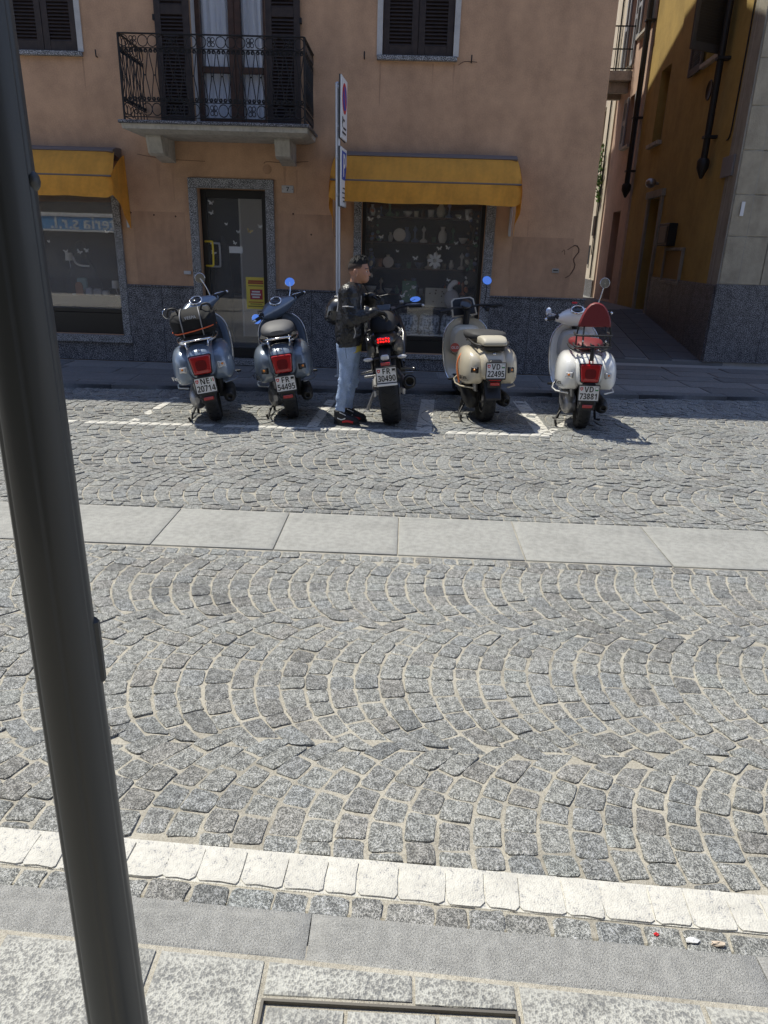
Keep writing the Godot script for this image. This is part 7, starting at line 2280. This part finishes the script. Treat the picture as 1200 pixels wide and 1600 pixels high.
	for k in 6:
		part("stripe", Sh.new().box(Vector3(-0.3 + k * 0.14, 0.0235, 0), Vector3(0.02, 0.002, 0.14)), tones[5], cl)
	# strings of trinkets hang down both sides of the right window
	for q in [[-0.5, 2.12, 1.25, "left"], [0.78, 2.12, 1.1, "right"], [-0.42, 2.1, 1.7, "inner left"], [0.88, 2.1, 1.35, "far right"]]:
		var t := thing("garland", "%s string of small trinkets hanging in the right shop window" % q[3], "garland", Vector3(q[0], q[2], -0.24))
		part("string", Sh.new().tube([Vector3(0, 0, 0), Vector3(0.01, q[1] - q[2], 0)], 0.002, 5), tones[5], t)
		var y := 0.02
		while y < q[1] - q[2]:
			var r := rng.randf_range(0.012, 0.03)
			part("trinket", Sh.new().ball(Vector3(rng.randf_range(-0.012, 0.012), y, 0.0), Vector3(r, r * rng.randf_range(0.6, 1.5), r * 0.6), Basis(Vector3.BACK, rng.randf() * 3.0), 8, 6), tones[rng.randi() % 6], t)
			y += rng.randf_range(0.05, 0.11)
	# left window: lamps, dark draped figure, small boards
	for q in [[-4.7, 0.88, 0.45, 0.055, "tall thin lamp with a white shade in the left window"], [-4.09, 0.88, 0.1, 0.05, "small white table lamp at the right of the left window"]]:
		var t := thing("lamp", q[4], "lamp", Vector3(q[0], q[1], -0.5))
		part("stem", Sh.new().tube([Vector3(0.03, 0, 0), Vector3(0, q[2], 0)], 0.007, 6), M.galv, t)
		part("shade", Sh.new().lathe([Vector2(q[3], 0.0), Vector2(q[3] * 0.85, 0.1)], Vector3(0, q[2], 0), Basis.IDENTITY, 18, false), paper, t)
		part("foot", Sh.new().lathe([Vector2(0.0, 0.0), Vector2(0.05, 0.0), Vector2(0.045, 0.012), Vector2(0.0, 0.016)], Vector3(0.03, 0, 0), Basis.IDENTITY, 14), M.galv, t)
	var dc := thing("draped_figure", "dark draped clothes stand with a pale scarf in the left window", "clothes stand", Vector3(-4.55, 0.88, -0.55))
	part("cloak", Sh.new().loft([oval(0.26, -0.09, 0.09, -0.1), oval(0.24, -0.1, 0.1, 0.05), oval(0.15, -0.09, 0.09, 0.3), oval(0.07, -0.06, 0.06, 0.42), oval(0.075, -0.07, 0.07, 0.5), oval(0.06, -0.06, 0.06, 0.58), oval(0.01, -0.01, 0.01, 0.61)]), plain(lin(0.012, 0.012, 0.013), 0.85), dc, Vector3(0, 0.1, 0), Basis(Vector3.RIGHT, -PI / 2))
	part("scarf", Sh.new().tube(arc([Vector3(-0.08, 0.5, 0.09), Vector3(-0.03, 0.42, 0.12), Vector3(0.05, 0.39, 0.13), Vector3(0.15, 0.385, 0.12)], 12), 0.014, 6), paper, dc)
	for q in [[-4.52, 0.13, 0.16, "teal box on the display of the left window", lin(0.3, 0.42, 0.42), 0.07], [-4.44, 0.09, 0.1, "blue white jar cloth on the display of the left window", lin(0.4, 0.43, 0.5), 0.0], [-4.32, 0.11, 0.09, "grey white bundle right of the dark figure in the left window", lin(0.45, 0.45, 0.46), 0.0], [-4.2, 0.1, 0.07, "pale bundle beside the small lamp in the left window", lin(0.5, 0.5, 0.5), 0.0]]:
		var t := thing("parcel", q[3], "parcel", Vector3(q[0], 0.88, -0.42), rng.randf_range(-0.4, 0.4))
		part("wrap", Sh.new().box(Vector3(0, q[2] * 0.5 + q[5], 0), Vector3(q[1], q[2], 0.07), 0.015), plain(q[4], 0.8), t)
		if q[5] > 0.0:
			part("stand", Sh.new().box(Vector3(0, q[5] * 0.5, 0), Vector3(0.06, q[5], 0.05), 0.004), M.dark_frame, t)
	var bo := thing("cutting_board", "rounded brown wooden board in front of the dark figure", "board", Vector3(-4.55, 0.88, -0.36))
	var bp := PackedVector2Array([Vector2(-0.05, 0), Vector2(0.05, 0), Vector2(0.052, 0.12), Vector2(0.035, 0.165), Vector2(0, 0.18), Vector2(-0.035, 0.165), Vector2(-0.052, 0.12)])
	part("board", Sh.new().prism(bp, 0.015), plain(lin(0.28, 0.12, 0.05), 0.6), bo)
